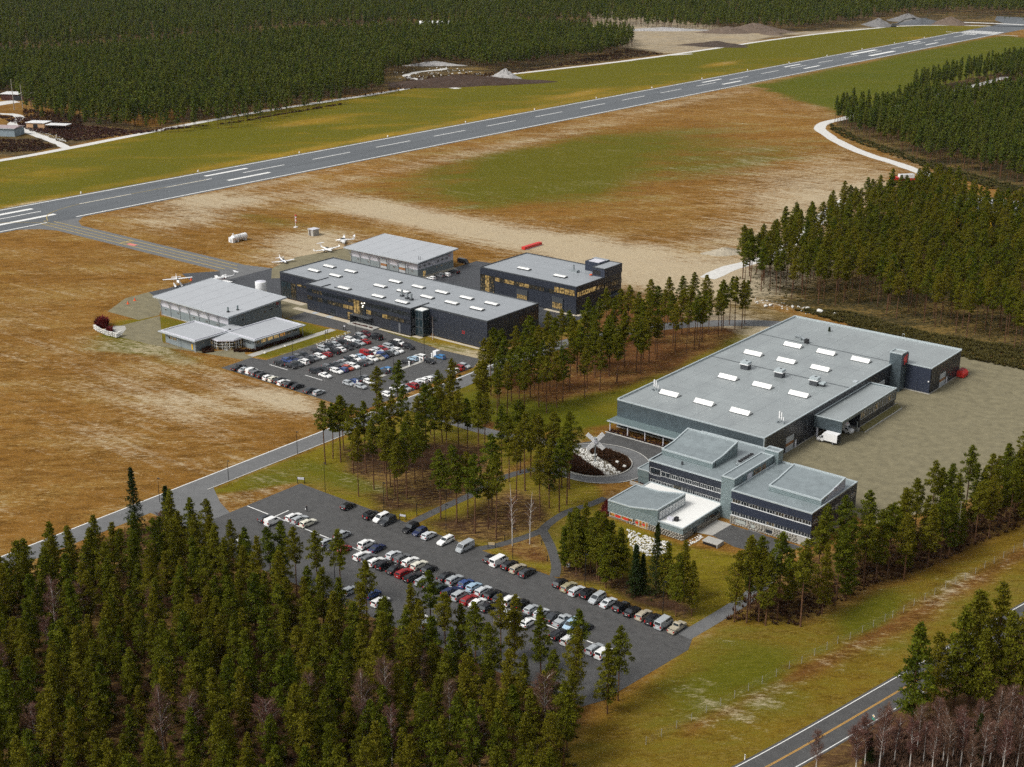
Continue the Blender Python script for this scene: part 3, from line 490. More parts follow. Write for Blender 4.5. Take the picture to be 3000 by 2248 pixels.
def dome_skylight(parent, x, y, z):
    if 'dome' not in _cache:
        L_, W_ = 5.3, 2.0; prof = [(W_ / 2 * math.cos(t), .42 + .34 * math.sin(t)) for t in np.linspace(0, math.pi, 8)]
        a = MB().profx(prof, -L_ / 2, L_ / 2); c = MB().box(-L_ / 2 - .06, L_ / 2 + .06, -W_ / 2 - .06, W_ / 2 + .06, 0, .42); bars = MB()
        for k in range(1, 6): bars.tube([(-L_ / 2 + L_ * k / 6, p[0], p[1] + .015) for p in prof], .02, 4)
        _cache['dome'] = (a.mesh('skylight', acrylic), c.mesh('curb', dark_trim), bars.mesh('glazing_bar', grey_trim))
    a, c, bb = _cache['dome']; o = link('skylight', a, parent, Vector((x, y, z)) - root_loc(parent)); link('curb', c, o); link('glazing_bar', bb, o, kind='stuff')
def text(parent, body, size, face, u, plane, z, m, name='lettering', ext=.03):
    cu = bpy.data.curves.new(name, 'FONT'); cu.body = body; cu.size = size; cu.extrude = ext; cu.align_x = 'CENTER'; cu.materials.append(m)
    t = bpy.data.objects.new('tmp_text', cu); COL.objects.link(t); dg = bpy.context.evaluated_depsgraph_get(); me = bpy.data.meshes.new_from_object(t.evaluated_get(dg))
    bpy.data.objects.remove(t); me.name = name
    me.transform(Matrix.Rotation(R(90), 4, 'X')); return link(name, me, parent, Vector(wpos(face, u, plane, z)) - root_loc(parent), ROT[face])
def joints(parent, m, segs, z, name='roof_seam', w=.18, h=.03):
    mb = MB()
    for (x0, y0, x1, y1) in segs:
        if abs(x1 - x0) > abs(y1 - y0): mb.box(x0, x1, y0 - w / 2, y0 + w / 2, z, z + h)
        else: mb.box(x0 - w / 2, x0 + w / 2, y0, y1, z, z + h)
    return mb.build(name, m, parent, 'stuff', recalc=False)
def gate(parent, face, u, plane, z, w, h, lit=False, stripe=True):
    """sectional door: sections, with a wooden or glazed band"""
    d = link('gate', MB().box(-w / 2 - .12, w / 2 + .12, -.05, 0, 0, h + .12).mesh('gate', dark_trim), parent, Vector(wpos(face, u, plane, z)) - root_loc(parent), ROT[face])
    n = 5
    for k in range(n):
        m_ = wood if (stripe and k == 2) else grey_trim
        link('door_panel', MB().box(-w / 2, w / 2, -.12, -.05, .02 + h / n * k, h / n * (k + 1) - .03).mesh('door_panel', m_), d)
    return d

# ------------------------------------------------------------------ factory hall with ribbed steel front
H = thing('factory_hall', 'largest flat roofed hall with ribbed steel front and white ridge skylights', 'factory hall', (-186, 307.6, 0))
MB().prism([(-210, 307.6), (-162.42, 307.6), (-162.42, 390.8), (-150.92, 390.8), (-150.92, 414.2), (-210, 414.2)], 0.25, 8.2).build('wall', hall_dark, H)
MB().prism([(-210.1, 307.5), (-162.3, 307.5), (-162.3, 390.7), (-150.8, 390.7), (-150.8, 414.3), (-210.1, 414.3)], 0, .3).build('plinth', concrete, H)
ribs = MB()
for k in range(159): x = -209.95 + k * .3; ribs.box(x, x + .16, 307.44, 307.6, .35, 8.3)
ribs.build('steel_rib', steel_teal, H, 'stuff', recalc=False); obox('ribbed_sheet', H, steel_teal, -210, -162.4, 307.5, 307.58, .3, 8.3)
obox('corner_post', H, zinc_edge, -162.44, -162.2, 307.4, 307.75, 0, 8.4)
panels(H, 'E', -162.4, 308.0, 390.6, .35, 8.3, 14, 1, hall_dark); panels(H, 'E', -150.9, 391.0, 414.0, .35, 8.3, 4, 1, hall_dark)
panels(H, 'S', 390.78, -158.9, -151.0, .35, 8.3, 2, 1, navy_blue)
MB().prism([(-209.7, 307.9), (-162.6, 307.9), (-162.6, 391.1), (-151.1, 391.1), (-151.1, 413.9), (-209.7, 413.9)], 8.1, 8.35).build('roof', roof_hall, H)
cap = MB().box(-210.1, -162.25, 307.42, 307.85, 8.3, 8.62).box(-210.1, -209.7, 307.85, 414.3, 8.3, 8.85).box(-209.7, -150.75, 413.9, 414.3, 8.3, 8.85).box(-162.65, -162.25, 307.85, 391.1, 8.3, 8.55).box(-162.25, -150.75, 390.66, 391.1, 8.3, 8.55).box(-151.15, -150.75, 391.1, 413.9, 8.3, 8.6)
cap.build('parapet', zinc_edge, H)
joints(H, mat('seam_dark', (.09, .10, .105), .6), [(-209.7, 358.9, -162.6, 358.9), (-209.7, 389.3, -162.6, 389.3)], 8.35, 'expansion_joint', .45, .07)
joints(H, mat('seam_soft', (.17, .19, .195), .5), [(-209.6, y, -162.7, y) for y in np.arange(312, 412, 7.9)] + [(x, 308, x, 413.8) for x in (-203.9, -198, -192, -186.2, -180.2, -174.2, -168.2)], 8.345, 'roof_seam', .10, .012)
for y, xs in ((320.7, (-200.6, -188.9, -177.1)), (343.9, (-194.8, -183.1, -171.2)), (368.9, (-200.4, -188.7, -177.1)), (384.2, (-194.6, -182.9, -171.1))):
    for x in xs: ridge_skylight(H, x, y, 8.35)
for i, (x, y) in enumerate(((-195.3, 355.0), (-183.6, 355.0), (-172.0, 355.0))):
    v = MB().box(x - 1.25, x + 1.25, y - 1.1, y + 1.1, 8.3, 9.9).build('ventilator', dark_trim, H)
    obox('cowl_tray', v, white_paint, x - 1.5, x + 1.5, y - 1.35, y + 1.35, 9.9, 10.1); obox('cowl', v, zinc_edge, x - 1.3, x + 1.3, y - 1.2, y + 1.2, 10.1, 10.8); obox('outlet', v, black_metal, x - .3, x + .35, y + .1, y + .75, 10.8, 10.86)
v = MB().box(-170.7, -169.0, 354.6, 356.0, 8.3, 9.1).build('small_ventilator', dark_trim, H); obox('cowl', v, zinc_edge, -170.9, -168.8, 354.4, 356.2, 9.1, 9.6)
d = MB().tube([(-198.8, 393.4, 8.9), (-196.6, 392.3, 9.2), (-195.6, 391.6, 9.5), (-193.4, 390.4, 9.2)], .42, 8).build('roof_duct', galv, H)
MB().box(-193.4, -192.2, 389.2, 390.4, 8.35, 9.8).build('duct_end', black_metal, d); MB().tube([(-196, 391.8, 8.4), (-196, 391.8, 9.7)], .5, 8).build('duct_riser', galv, d)
for (x, y) in ((-206.2, 321.2), (-165.0, 320.9)):
    a = MB().tube([(x, y, 8.35), (x, y, 11.6)], .07, 6).tube([(x + .6, y, 8.35), (x + .6, y, 11.2)], .06, 6).build('antenna_mast', galv, H)
    MB().box(x - .25, x + .1, y - .35, y - .15, 9.6, 11.7).box(x + .45, x + .75, y - .35, y - .15, 9.4, 11.5).box(x + 1.0, x + 1.25, y - .1, y + .1, 9.2, 10.1).build('antenna_panel', white_paint, a)
    MB().box(x - 1.1, x + 1.6, y - .1, y + .1, 8.36, 8.5).box(x - .1, x + .1, y - 1.0, y + 1.0, 8.36, 8.52).box(x - .9, x - .3, y - .8, y + .0, 8.36, 8.8).box(x + .9, x + 1.5, y - .5, y + .2, 8.36, 8.8).build('antenna_base', galv, a)
obox('roof_hatch', H, grey_trim, -164.4, -163.2, 364.5, 366, 8.3, 8.55)
MB().tube([(-171, 414.2, 8.6), (-171, 414.2, 9.9)], .04, 5).tube([(-170.2, 414.2, 8.6), (-170.2, 414.2, 9.9)], .04, 5).tube([(-171, 414.2, 9.9), (-170.2, 414.2, 9.9)], .04, 5).build('ladder_rail', galv, H)
for (pl_, y) in ((-162.4, 322.4), (-162.4, 380.8), (-150.9, 400.2)):
    gate(H, 'E', y, pl_, .1, 4.4, 4.5)
    if y != 380.8: dd = link('door', MB().box(-.55, .55, -.12, 0, 0, 2.2).mesh('door', white_panel), H, Vector((pl_, y + 3.6, .1)) - root_loc(H), ROT['E']); link('door_handle', MB().box(.35, .42, -.18, -.12, 1.0, 1.1).mesh('door_handle', black_metal), dd)
window(H, 'E', 411.2, -150.9, 4.8, 5.2, 3.3, 4, glass, frame_white, 1); window(H, 'E', 308.4, -162.35, 2.0, .9, 5.8, 1, glass, frame_white, 0)
obox('wall_lamp', H, white_paint, -151.6, -151.2, 390.4, 390.7, 4.0, 4.3)
cn = MB().box(-210.2, -176.6, 303.0, 307.4, 3.15, 3.45).build('canopy', zinc, H); obox('canopy_edge', cn, zinc_edge, -210.3, -176.6, 302.85, 303.0, 3.1, 3.5)
for x in (-209.6, -203.5, -197.6, -191.5, -185.4, -179.5): MB().tube([(x, 303.6, 0), (x, 303.6, 3.15)], .17, 8).build('canopy_post', white_panel, H)
obox('planting_kerb', H, kerb_m, -210.4, -178, 302.2, 302.5, 0, .18)
window(H, 'S', -200, 307.5, .5, 8, 2.2, 6); window(H, 'S', -190.5, 307.5, .5, 8, 2.2, 6); window(H, 'S', -181.5, 307.5, .5, 7, 2.2, 6)
# sign tower
tw = MB().box(-163.1, -159.15, 387.0, 390.75, 0, 12.1).build('sign_tower', steel_teal, H)
tr = MB()
for k in range(13): tr.box(-163.05 + k * .3, -162.9 + k * .3, 386.9, 387.0, .2, 12.0)
tr.build('steel_rib', steel_teal, tw, 'stuff', recalc=False); ring(-163.2, -159.0, 386.85, 390.9, 12.1, 12.5, .3).build('tower_parapet', zinc_edge, tw)
obox('tower_roof', tw, roof_hall, -162.9, -159.3, 387.15, 390.6, 12.1, 12.2); obox('sign_panel', tw, hall_dark, -159.13, -158.75, 387.1, 391.2, 8.2, 12.0)
lg = MB()
def epoly(pts, x0=-158.75, x1=-158.68): n = len(pts); lg.add([(x0, p[0], p[1]) for p in pts] + [(x1, p[0], p[1]) for p in pts], [tuple(range(n, 2 * n)), tuple(range(n))[::-1]] + [(i, (i + 1) % n, n + (i + 1) % n, n + i) for i in range(n)])
epoly([(387.5, 10.6), (387.7, 11.2), (389.2, 11.6), (389.2, 9.7), (388.7, 9.1), (388.7, 8.6), (388.3, 8.7), (388.3, 9.3)]); epoly([(389.4, 10.9), (389.4, 11.6), (390.1, 11.8), (390.1, 11.0)]); epoly([(389.4, 9.0), (389.4, 10.6), (390.1, 10.7), (389.8, 9.9), (390.1, 9.2)])
lg.build('logo', mat('logo_red', (.62, .035, .025), .5), tw)
# loading dock
D = thing('loading_dock', 'low steel clad loading dock with slanting window strip beside the largest hall', 'loading dock', (-158, 354, 0))
obox('wall', D, hall_dark, -162.28, -153.85, 348.2, 371.9, 1.2, 6.0); obox('deck', D, concrete, -162.28, -153.9, 348.0, 372.0, .05, 1.2)
sf = MB().box(-162.28, -153.7, 336.3, 336.6, 3.1, 6.5).box(-153.95, -153.7, 336.6, 348.6, 5.7, 6.5).box(-153.95, -153.7, 348.6, 372.2, 5.95, 6.5).box(-162.28, -153.7, 371.95, 372.2, 3.0, 6.5).build('fascia', steel_teal, D)
dr = MB()
for k in range(29): dr.box(-162.2 + k * .29, -162.05 + k * .29, 336.18, 336.3, 3.15, 6.45)
dr.build('steel_rib', steel_teal, sf, 'stuff', recalc=False)
MB().prism([(-162.28, 336.6), (-153.95, 336.6), (-153.95, 371.95), (-162.28, 371.95)], 6.05, [6.15, 6.45, 6.45, 6.15]).build('roof', roof_hall, D); ring(-162.28, -153.65, 336.25, 372.25, 6.5, 6.75, .28).build('parapet', zinc_edge, D)
for k in range(8): window(D, 'E', 349.7 + k * 2.95, -153.84, 3.5, 2.5, 2.3, 2, glass if k % 3 else glass_dim, frame_white)
for y in (337.2, 347.8): MB().tube([(-154.3, y, 0), (-154.3, y, 3.2)], .15, 8).build('support_post', galv, D)
MB().tube([(-161.4, 337.0, 0), (-161.4, 337.0, 3.2)], .3, 8).build('support_post', white_panel, D)
MB().prism([(-153.8, 349), (-152.3, 349), (-152.3, 373.6), (-153.8, 373.6)], 0, [1.3, .25, .25, 1.3]).build('grass_bank', mat('bank_grass', (.13, .115, .045), .95, .1, noise=.35, scale=1.2), D)
obox('bank_kerb', D, kerb_m, -152.3, -152.1, 348.8, 373.7, 0, .3); obox('bank_kerb', D, kerb_m, -154.0, -153.8, 348.8, 373.7, 1.3, 1.42)

# ------------------------------------------------------------------ office building
O = thing('office_building', 'teal zinc office with navy bands, tilted roof boxes and white terrace beside roundabout', 'office building', (-154, 272, 0))
# left wing
obox('wall', O, navy, -177.1, -155.4, 275.05, 300.4, 0, 8.5)
def bands(x0, x1, y, zs, m):
    for (a, b_) in zs:
        n = max(1, int(round((x1 - x0) / 3.1))); panels(O, 'S', y, x0, x1, a, b_, n, 1, m, 'navy_panel', .03, .28)
for zz in (5.46, 2.82): obox('sill_line', O, frame_white, -177.3, -155.5, 274.78, 275.02, zz - .12, zz)
bands(-177.3, -155.5, 275.02, [(6.95, 9.0), (4.15, 5.45)], navy)
obox('side_panel', O, navy, -177.38, -177.12, 275.0, 300.4, 0, 9.0); obox('end_panel', O, navy, -155.45, -155.25, 274.8, 276, 2.6, 9.0)
obox('roof', O, roof_zinc, -177.1, -155.4, 275.1, 300.4, 8.5, 8.72); ring(-177.5, -155.3, 274.62, 300.7, 8.72, 9.05, .35).build('parapet', zinc_edge, O)
window(O, 'S', -175.3, 274.9, 5.15, 3.2, 2.0, 1, glass, frame_white, t=.2); window(O, 'S', -172.2, 274.9, 5.45, 2.7, 1.35, 2, glass, frame_white, t=.12)
x = -170.6
for k in range(7): window(O, 'S', x + .95, 274.98, 5.5, 1.75, 1.15, 3, glass, frame_white); x += 2.12
x = -176.9
for k in range(4): window(O, 'S', x + .85, 274.98, 2.95, 1.55, .95, 2, glass, frame_white); x += 1.7
window(O, 'S', -168.6, 274.98, 2.45, 2.6, 1.7, 1, glass_dim, frame_white); window(O, 'S', -165.6, 274.98, 2.3, 3.0, 1.85, 4, glass, frame_white, name='terrace_door')
x = -163.6
for k in range(4): window(O, 'S', x + .95, 274.98, 2.95, 1.75, .95, 3, glass, frame_white); x += 2.0
# tilted box on the left wing
def tilted(x0, x1, y0, yk, y1, z0, zf, zk, zb):
    """zinc clad roof box: low flat front, roof rising towards the back"""
    p = O; b_ = MB().profx([(y0, z0), (y1, z0), (y1, zb), (yk, zk), (y0, zf)], x0, x1).build('roof_box', zinc, p)
    MB().profx([(y0 + .3, zf + .02), (yk, zk + .02), (y1 - .3, zb + .02), (y1 - .3, zb - .05), (yk, zk - .05), (y0 + .3, zf - .05)], x0 + .3, x1 - .3).build('box_roof', roof_zinc, b_)
    e = MB()
    for (xa, xb) in ((x0 - .05, x0 + .3), (x1 - .3, x1 + .05)): e.profx([(y0 - .05, zf + .35), (yk, zk + .35), (y1 + .05, zb + .35), (y1 + .05, zb - .05), (yk, zk - .05), (y0 - .05, zf - .05)], xa, xb)
    e.box(x0 + .3, x1 - .3, y0 - .05, y0 + .3, zf - .05, zf + .35); e.box(x0 + .3, x1 - .3, y1 - .3, y1 + .05, zb - .05, zb + .35); e.build('box_capping', zinc_edge, b_)
    cs = MB()
    for k in range(1, int((zf - z0) / .38) + 1): cs.box(x0 - .03, x1 + .03, y0 - .035, y0, z0 + k * .38 - .03, z0 + k * .38)
    for k in range(1, int((zb - z0) / .38) + 1):
        z = z0 + k * .38; yy = y0 if z < zf else (y0 + (z - zf) / max(.01, zk - zf) * (yk - y0) if z < zk else yk + (z - zk) / max(.01, zb - zk) * (y1 - yk))
        if yy < y1 - .4: cs.box(x1, x1 + .035, yy + .1, y1, z - .03, z); cs.box(x0 - .035, x0, yy + .1, y1, z - .03, z)
    cs.build('zinc_seam', zinc_edge, b_, 'stuff', recalc=False); return b_
tilted(-177.2, -162.0, 280.4, 285.6, 292.8, 8.7, 10.0, 10.4, 12.0)
obox('downpipe', O, dark_trim, -162.0, -161.85, 281.6, 281.75, 8.7, 10.3)
obox('roof_vent', O, dark_trim, -169.5, -169.1, 277.6, 278.0, 8.72, 9.6)
# core with stair tower
def clad(name, x0, x1, y0, y1, z0, z1, rm=roof_zinc):
    b_ = obox(name, O, zinc, x0, x1, y0, y1, z0, z1 - .1); obox('core_roof', b_, rm, x0 + .3, x1 - .3, y0 + .3, y1 - .3, z1 - .1, z1 - .02); ring(x0 - .05, x1 + .05, y0 - .05, y1 + .05, z1 - .1, z1 + .2, .35).build('core_capping', zinc_edge, b_)
    cs = MB()
    for k in range(1, int((z1 - z0) / .38)): z = z0 + k * .38; cs.box(x0 - .03, x1 + .03, y0 - .03, y0, z - .03, z); cs.box(x1, x1 + .03, y0, y1, z - .03, z)
    cs.build('zinc_seam', zinc_edge, b_, 'stuff', recalc=False); return b_
clad('core', -155.2, -151.6, 273.4, 293.0, 0, 10.9); clad('stair_tower', -154.3, -150.4, 293.1, 295.6, 0, 12.0)
window(O, 'E', 284.6, -151.56, 9.0, 3.4, 1.25, 1, glass_dim, wood); window(O, 'E', 288.0, -151.56, 9.0, 1.5, 1.25, 2, glass_dim, wood); obox('wall_hatch', O, white_panel, -151.58, -151.4, 279.6, 281.8, 8.9, 10.3); obox('core_door', O, mat('teal_door', (.10, .15, .17), .5), -151.58, -151.45, 277.6, 278.6, 8.72, 10.1)
ch = MB().box(-158.6, -157.0, 286.0, 293.5, 9.0, 9.75).build('chiller', galv, O)
for k in range(6): MB().tube([(-157.8, 286.7 + k * 1.2, 9.75), (-157.8, 286.7 + k * 1.2, 10.0)], .5, 10).build('chiller_fan', black_metal, ch)
# right wing
obox('wall', O, navy, -151.1, -129.8, 271.95, 295.2, 2.2, 8.5)
for zz in (5.64, 2.38): obox('sill_line', O, frame_white, -151.3, -129.7, 271.68, 271.93, zz - .14, zz)
bands(-151.3, -129.6, 271.92, [(6.75, 9.0), (3.45, 5.6)], navy_blue)
panels(O, 'E', -129.85, 272.0, 295.4, 2.3, 9.0, 8, 2, navy_blue, 'navy_panel', .03, .2)
obox('roof', O, roof_zinc, -151.1, -129.9, 272.0, 295.2, 8.5, 8.7); ring(-151.35, -129.6, 271.55, 295.5, 8.7, 9.03, .35).build('parapet', zinc_edge, O)
obox('plinth', O, concrete, -151.2, -129.7, 271.85, 295.3, 0, 2.25)
for (zz, hh) in ((5.65, 1.0), (2.4, 1.0)):
    x = -151.0
    for k in range(9): window(O, 'S', x + 1.12, 271.9, zz, 2.2, hh, 3, glass if (k * 7 + int(zz)) % 5 else glass_dim, frame_white); x += 2.36
for k in range(8): window(O, 'E', 273.5 + k * 2.8, -129.64, 5.65, 1.9, 1.0, 3, glass, frame_white, t=.05)
tilted(-144.3, -130.3, 277.3, 281.8, 289.8, 8.7, 9.95, 10.3, 11.5)
louv = MB()
for k in range(8): louv.box(-130.34, -130.2, 278.0 + k * .8, 289.6, 8.9 + k * .3, 9.05 + k * .3)
louv.build('louvre', white_panel, O, 'stuff', recalc=False)
for (xx, ww, zz, hh) in ((-148.4, 2.9, .55, 1.1), (-145.0, 1.3, .5, 1.0), (-140.6, 1.7, .45, .9)): window(O, 'S', xx, 271.85, zz, ww, hh, 1, glass if xx > -142 else mat('frosted_glass', (.34, .36, .33), .4), frame_dark)
# stones of the plinths, one by one
def stones(x0, x1, face, plane, z0, z1, holes=()):
    ms = _cache.setdefault('stones', [])
    if not ms:
        for s in range(7):
            r_ = random.Random(s); bm = bmesh.new(); bmesh.ops.create_icosphere(bm, subdivisions=1, radius=.5)
            for v_ in bm.verts: v_.co *= r_.uniform(.82, 1.12)
            me_ = bpy.data.meshes.new('stone'); bm.to_mesh(me_); bm.free(); me_.materials.append(stone_m); ms.append(me_)
    z = z0 + .2
    while z < z1:
        u = x0 + random.uniform(.1, .3)
        while u < x1 - .1:
            if not any(a < u < b_ and c < z < d_ for a, b_, c, d_ in holes):
                o = link('stone', random.choice(ms), O, Vector(wpos(face, u, plane, z)) - root_loc(O), random.uniform(0, 6)); o.scale = (random.uniform(.55, .8), random.uniform(.55, .8), random.uniform(.38, .52))
            u += random.uniform(.6, .82)
        z += .43
stones(-151.2, -133, 'S', 271.8, 0, 2.2, [(-150, -146.8, .4, 1.8), (-145.8, -144.2, .4, 1.7), (-141.6, -139.6, .3, 1.5)])
stones(-164.9, -155.1, 'S', 255.95, 0, 1.5); stones(-171, -168.6, 'S', 255.95, 0, .7)
stones(256.2, 272.8, 'E', -155.0, 0, 1.2, [(260.6, 262.4, 0, 1.2)])
# low restaurant wing with white terrace roof and tilted box
obox('plinth', O, stone_m, -176.5, -155.15, 256.2, 274.6, 0, 1.5)
obox('wall', O, zinc, -176.6, -155.05, 256.1, 274.6, 1.5, 2.95)
cs = MB()
for k in range(4): cs.box(-165, -155.0, 256.06, 256.1, 1.62 + k * .36, 1.66 + k * .36); cs.box(-155.05, -155.0, 256.1, 274.5, 1.62 + k * .36, 1.66 + k * .36)
cs.build('zinc_seam', zinc_edge, O, 'stuff', recalc=False)
obox('terrace_roof', O, roof_white, -176.4, -155.3, 256.4, 274.6, 2.9, 3.02); ring(-176.7, -154.95, 255.95, 274.7, 2.95, 3.22, .3).build('parapet', zinc_edge, O)
wb = MB().profy([(-176.75, 1.5), (-162.1, 1.5), (-162.1, 5.9), (-170.2, 4.4), (-176.75, 4.35)], 255.9, 268.2).build('restaurant_box', zinc, O)
MB().profy([(-176.5, 4.4), (-170.2, 4.45), (-162.3, 5.93), (-162.3, 5.85), (-170.2, 4.3), (-176.5, 4.3)], 256.2, 268.0).build('box_roof', roof_zinc, wb)
e = MB()
for (ya, yb) in ((255.85, 256.2), (267.9, 268.25)): e.profy([(-176.8, 4.3), (-170.2, 4.35), (-162.05, 5.85), (-162.05, 6.15), (-170.2, 4.65), (-176.8, 4.6)], ya, yb)
e.box(-176.8, -176.45, 256.2, 267.9, 4.3, 4.62); e.box(-162.4, -162.05, 256.2, 267.9, 5.85, 6.15); e.build('box_capping', zinc_edge, wb)
for k in range(8): window(O, 'E', 257.2 + k * 1.42, -162.08, 3.25, 1.36, 2.1, 1, mat('frosted_panel', (.62, .64, .64), .35), grey_trim, 0, 'clerestory')
cs = MB()
for k in range(7): cs.box(-176.7, -162.2, 255.86, 255.9, 1.7 + k * .36, 1.74 + k * .36)
cs.build('zinc_seam', zinc_edge, wb, 'stuff', recalc=False)
for k in range(4): window(O, 'S', -175.3 + k * 1.75, 255.88, .55, 1.65, 1.0, 1, glass_orange, frame_white)
for k in range(4): window(O, 'S', -167.9 + k * .98, 255.88, .1, .9, 1.75, 1, glass_orange if k % 2 else glass_lit, frame_white, 0, 'glass_door')
rt = MB()
for (xx, ww) in ((-173.6, 1.6), (-171.2, 1.5), (-168.0, .8), (-166.0, .8)): rt.box(xx - ww / 2, xx + ww / 2, 255.74, 255.80, .75, 1.3)
rt.build('red_banner', red_paint, O, recalc=False)
for k in range(5): window(O, 'E', 266.2 + k * 1.35, -155.0, .95, 1.25, 1.2, 1, glass, frame_dark)
gd = obox('glass_entry', O, glass_teal, -155.12, -154.9, 260.7, 262.3, .05, 1.45)
ru = MB().box(-160.9, -159.3, 258.0, 259.2, 3.02, 3.7).build('roof_unit', white_panel, O); obox('roof_unit_fan', ru, black_metal, -159.2, -158.4, 258.6, 259.6, 3.02, 4.0)
pch = MB().box(-182.6, -177.4, 277.6, 282.6, 2.2, 4.1).build('porch', zinc, O); obox('porch_roof', pch, roof_zinc, -182.3, -177.5, 277.9, 282.4, 4.1, 4.16); ring(-182.7, -177.4, 277.5, 282.7, 4.1, 4.35, .3).build('porch_capping', zinc_edge, pch); obox('porch_wall', pch, zinc, -182.4, -177.4, 277.7, 278.2, 0, 2.2)
tag(obox('garden_wall', None, concrete, -183.8, -178.4, 275.9, 276.2, 0, .9), 'low pale concrete wall curving off the office beside the roundabout', 'wall')
rw = thing('ramp_wall', 'concrete sided ramp roof in the lawn below the office court', 'ramp wall', (-147.5, 259.5, 0))
obox('slab', rw, concrete, -150.6, -146.4, 257.6, 260.6, .75, .95); obox('side_wall', rw, concrete, -146.6, -146.4, 257.6, 260.6, 0, .75); obox('opening', rw, black_metal, -150.4, -146.62, 257.7, 260.5, .05, .72)

# ------------------------------------------------------------------ long black building
B1 = thing('black_office_block', 'long black clad building with two window rows and barrel skylights by the upper car park', 'office building', (-337, 339, 0))
MB().prism([(-388.5, 339.1), (-368.1, 339.1), (-368.1, 333.8), (-315.7, 333.8), (-315.7, 339.1), (-285.3, 339.1), (-285.3, 367.2), (-388.5, 367.2)], 0.2, 9.7).build('wall', hall_dark, B1)
panels(B1, 'S', 339.1, -388.5, -368.3, 6.9, 10.0, 5, 1, navy); panels(B1, 'S', 339.1, -379.4, -368.3, .2, 6.1, 3, 2, navy)
panels(B1, 'S', 333.8, -368.1, -315.7, 8.5, 10.05, 14, 1, navy); panels(B1, 'S', 333.8, -368.1, -315.7, 5.8, 7.0, 14, 1, navy); panels(B1, 'S', 333.8, -368.1, -347.2, .2, 4.1, 6, 1, navy); panels(B1, 'S', 333.8, -325.5, -315.7, .2, 4.1, 3, 1, navy)
panels(B1, 'S', 339.1, -311.4, -285.3, .2, 10.0, 7, 2, navy); panels(B1, 'E', -285.3, 339.2, 367.2, .2, 10.0, 7, 2, navy)
MB().prism([(-388.2, 339.4), (-367.8, 339.4), (-367.8, 334.1), (-316.0, 334.1), (-316.0, 339.4), (-285.6, 339.4), (-285.6, 366.9), (-388.2, 366.9)], 9.6, 9.85).build('roof', roof_dark, B1)
MB().box(-388.6, -368.1, 338.95, 339.35, 9.7, 10.12).box(-368.3, -367.9, 333.65, 339.0, 9.7, 10.12).box(-367.9, -315.5, 333.65, 334.05, 9.7, 10.12).box(-315.9, -315.5, 334.05, 343.5, 9.7, 10.12).box(-315.5, -285.2, 338.95, 339.35, 9.7, 10.12).box(-388.6, -388.2, 339.35, 367.3, 9.7, 10.12).box(-388.2, -285.2, 366.9, 367.3, 9.7, 10.12).box(-285.6, -285.2, 339.35, 366.9, 9.7, 10.12).box(-368.3, -367.9, 339.35, 345, 9.7, 10.1).build('parapet', dark_trim, B1)
joints(B1, mat('seam_soft', (.17, .19, .195), .5), [(-388, y, -285.7, y) for y in (343.2, 352, 360)] + [(x, 339.5, x, 366.8) for x in np.arange(-380, -288, 11.6)], 9.85, 'roof_seam', .12, .012)
for x in np.arange(-379.0, -290, 11.65):
    if abs(x + 355.7) > 1: dome_skylight(B1, x, 356.2, 9.85); dome_skylight(B1, x, 348.2, 9.85)
for x in (-352.2, -334.9, -323.3): dome_skylight(B1, x, 337.9, 9.85)
joints(B1, dark_trim, [(-356.5, 336.9, -352.0, 336.9), (-360.5, 334.2, -360.5, 338.8)], 9.86, 'roof_upstand', .3, .3)
for (x, y) in ((-329.1, 343.9), (-325.4, 342.6), (-323.2, 342.4)):
    cb = obox('chimney_base', B1, dark_trim, x - .6, x + .6, y - .6, y + .6, 9.85, 10.5); MB().tube([(x, y, 10.5), (x, y, 12.3)], .42, 10).build('chimney', galv, cb)
def strip_row(parent, face, plane, u0, u1, z, h, n, lit, mull=2, fr=frame_dark, dim=()):
    w = (u1 - u0) / n
    for k in range(n): window(parent, face, u0 + w * (k + .5), plane, z, w - .12, h, mull, glass_lit if k in lit else (glass_dim if k in dim else glass), fr)
strip_row(B1, 'S', 333.75, -367.8, -343.6, 7.03, 1.42, 9, (), 2, dim=(1, 2, 8)); strip_row(B1, 'S', 333.75, -337.3, -316.1, 7.03, 1.42, 8, (), 2)
strip_row(B1, 'S', 333.75, -367.8, -343.6, 4.2, 1.55, 9, (7, 8), 3, dim=(0, 2, 4, 5, 6)); strip_row(B1, 'S', 333.75, -337.3, -316.1, 4.2, 1.55, 8, (0, 3), 3, dim=(4, 5, 6))
for k in range(4): window(B1, 'S', -342.8 + k * 1.5, 333.72, 3.3, 1.42, 5.2, 2, (glass_lit, glass_lit, glass_dim, glass)[k], frame_dark, 2, 'lobby_window')
pn = MB()
for (xx, zz) in ((-339.2, 7.6), (-338.6, 6.9), (-337.9, 7.9), (-338.9, 6.3)): pn.tube([(xx, 333.55, zz), (xx, 333.55, zz + .28)], .22, 8)
pn.build('pendant_lamp', mat('lamp_glow', (.7, .65, .5), .4, emit=(1, .92, .75), estr=1.6), B1)
for k in range(2): window(B1, 'S', -346.0 + k * 1.6, 333.72, .5, 1.5, 2.7, 3, glass_lit, frame_dark, 2)
window(B1, 'S', -354.5, 333.72, .3, 2.4, 2.6, 1, glass, frame_dark, name='door'); window(B1, 'S', -321.0, 333.7, .3, 1.1, 3.6, 1, mat('grey_panel', (.11, .115, .125), .5), frame_dark)
for k in range(3): window(B1, 'S', -386.6 + k * 2.7, 339.02, .6, 2.6, 6.0, 2, glass_teal if k != 2 else glass_dim, frame_dark, 2)
strip_row(B1, 'S', 339.02, -379.0, -368.5, 6.1, .75, 4, (0,), 2, dim=(1, 2, 3))
bx = MB()
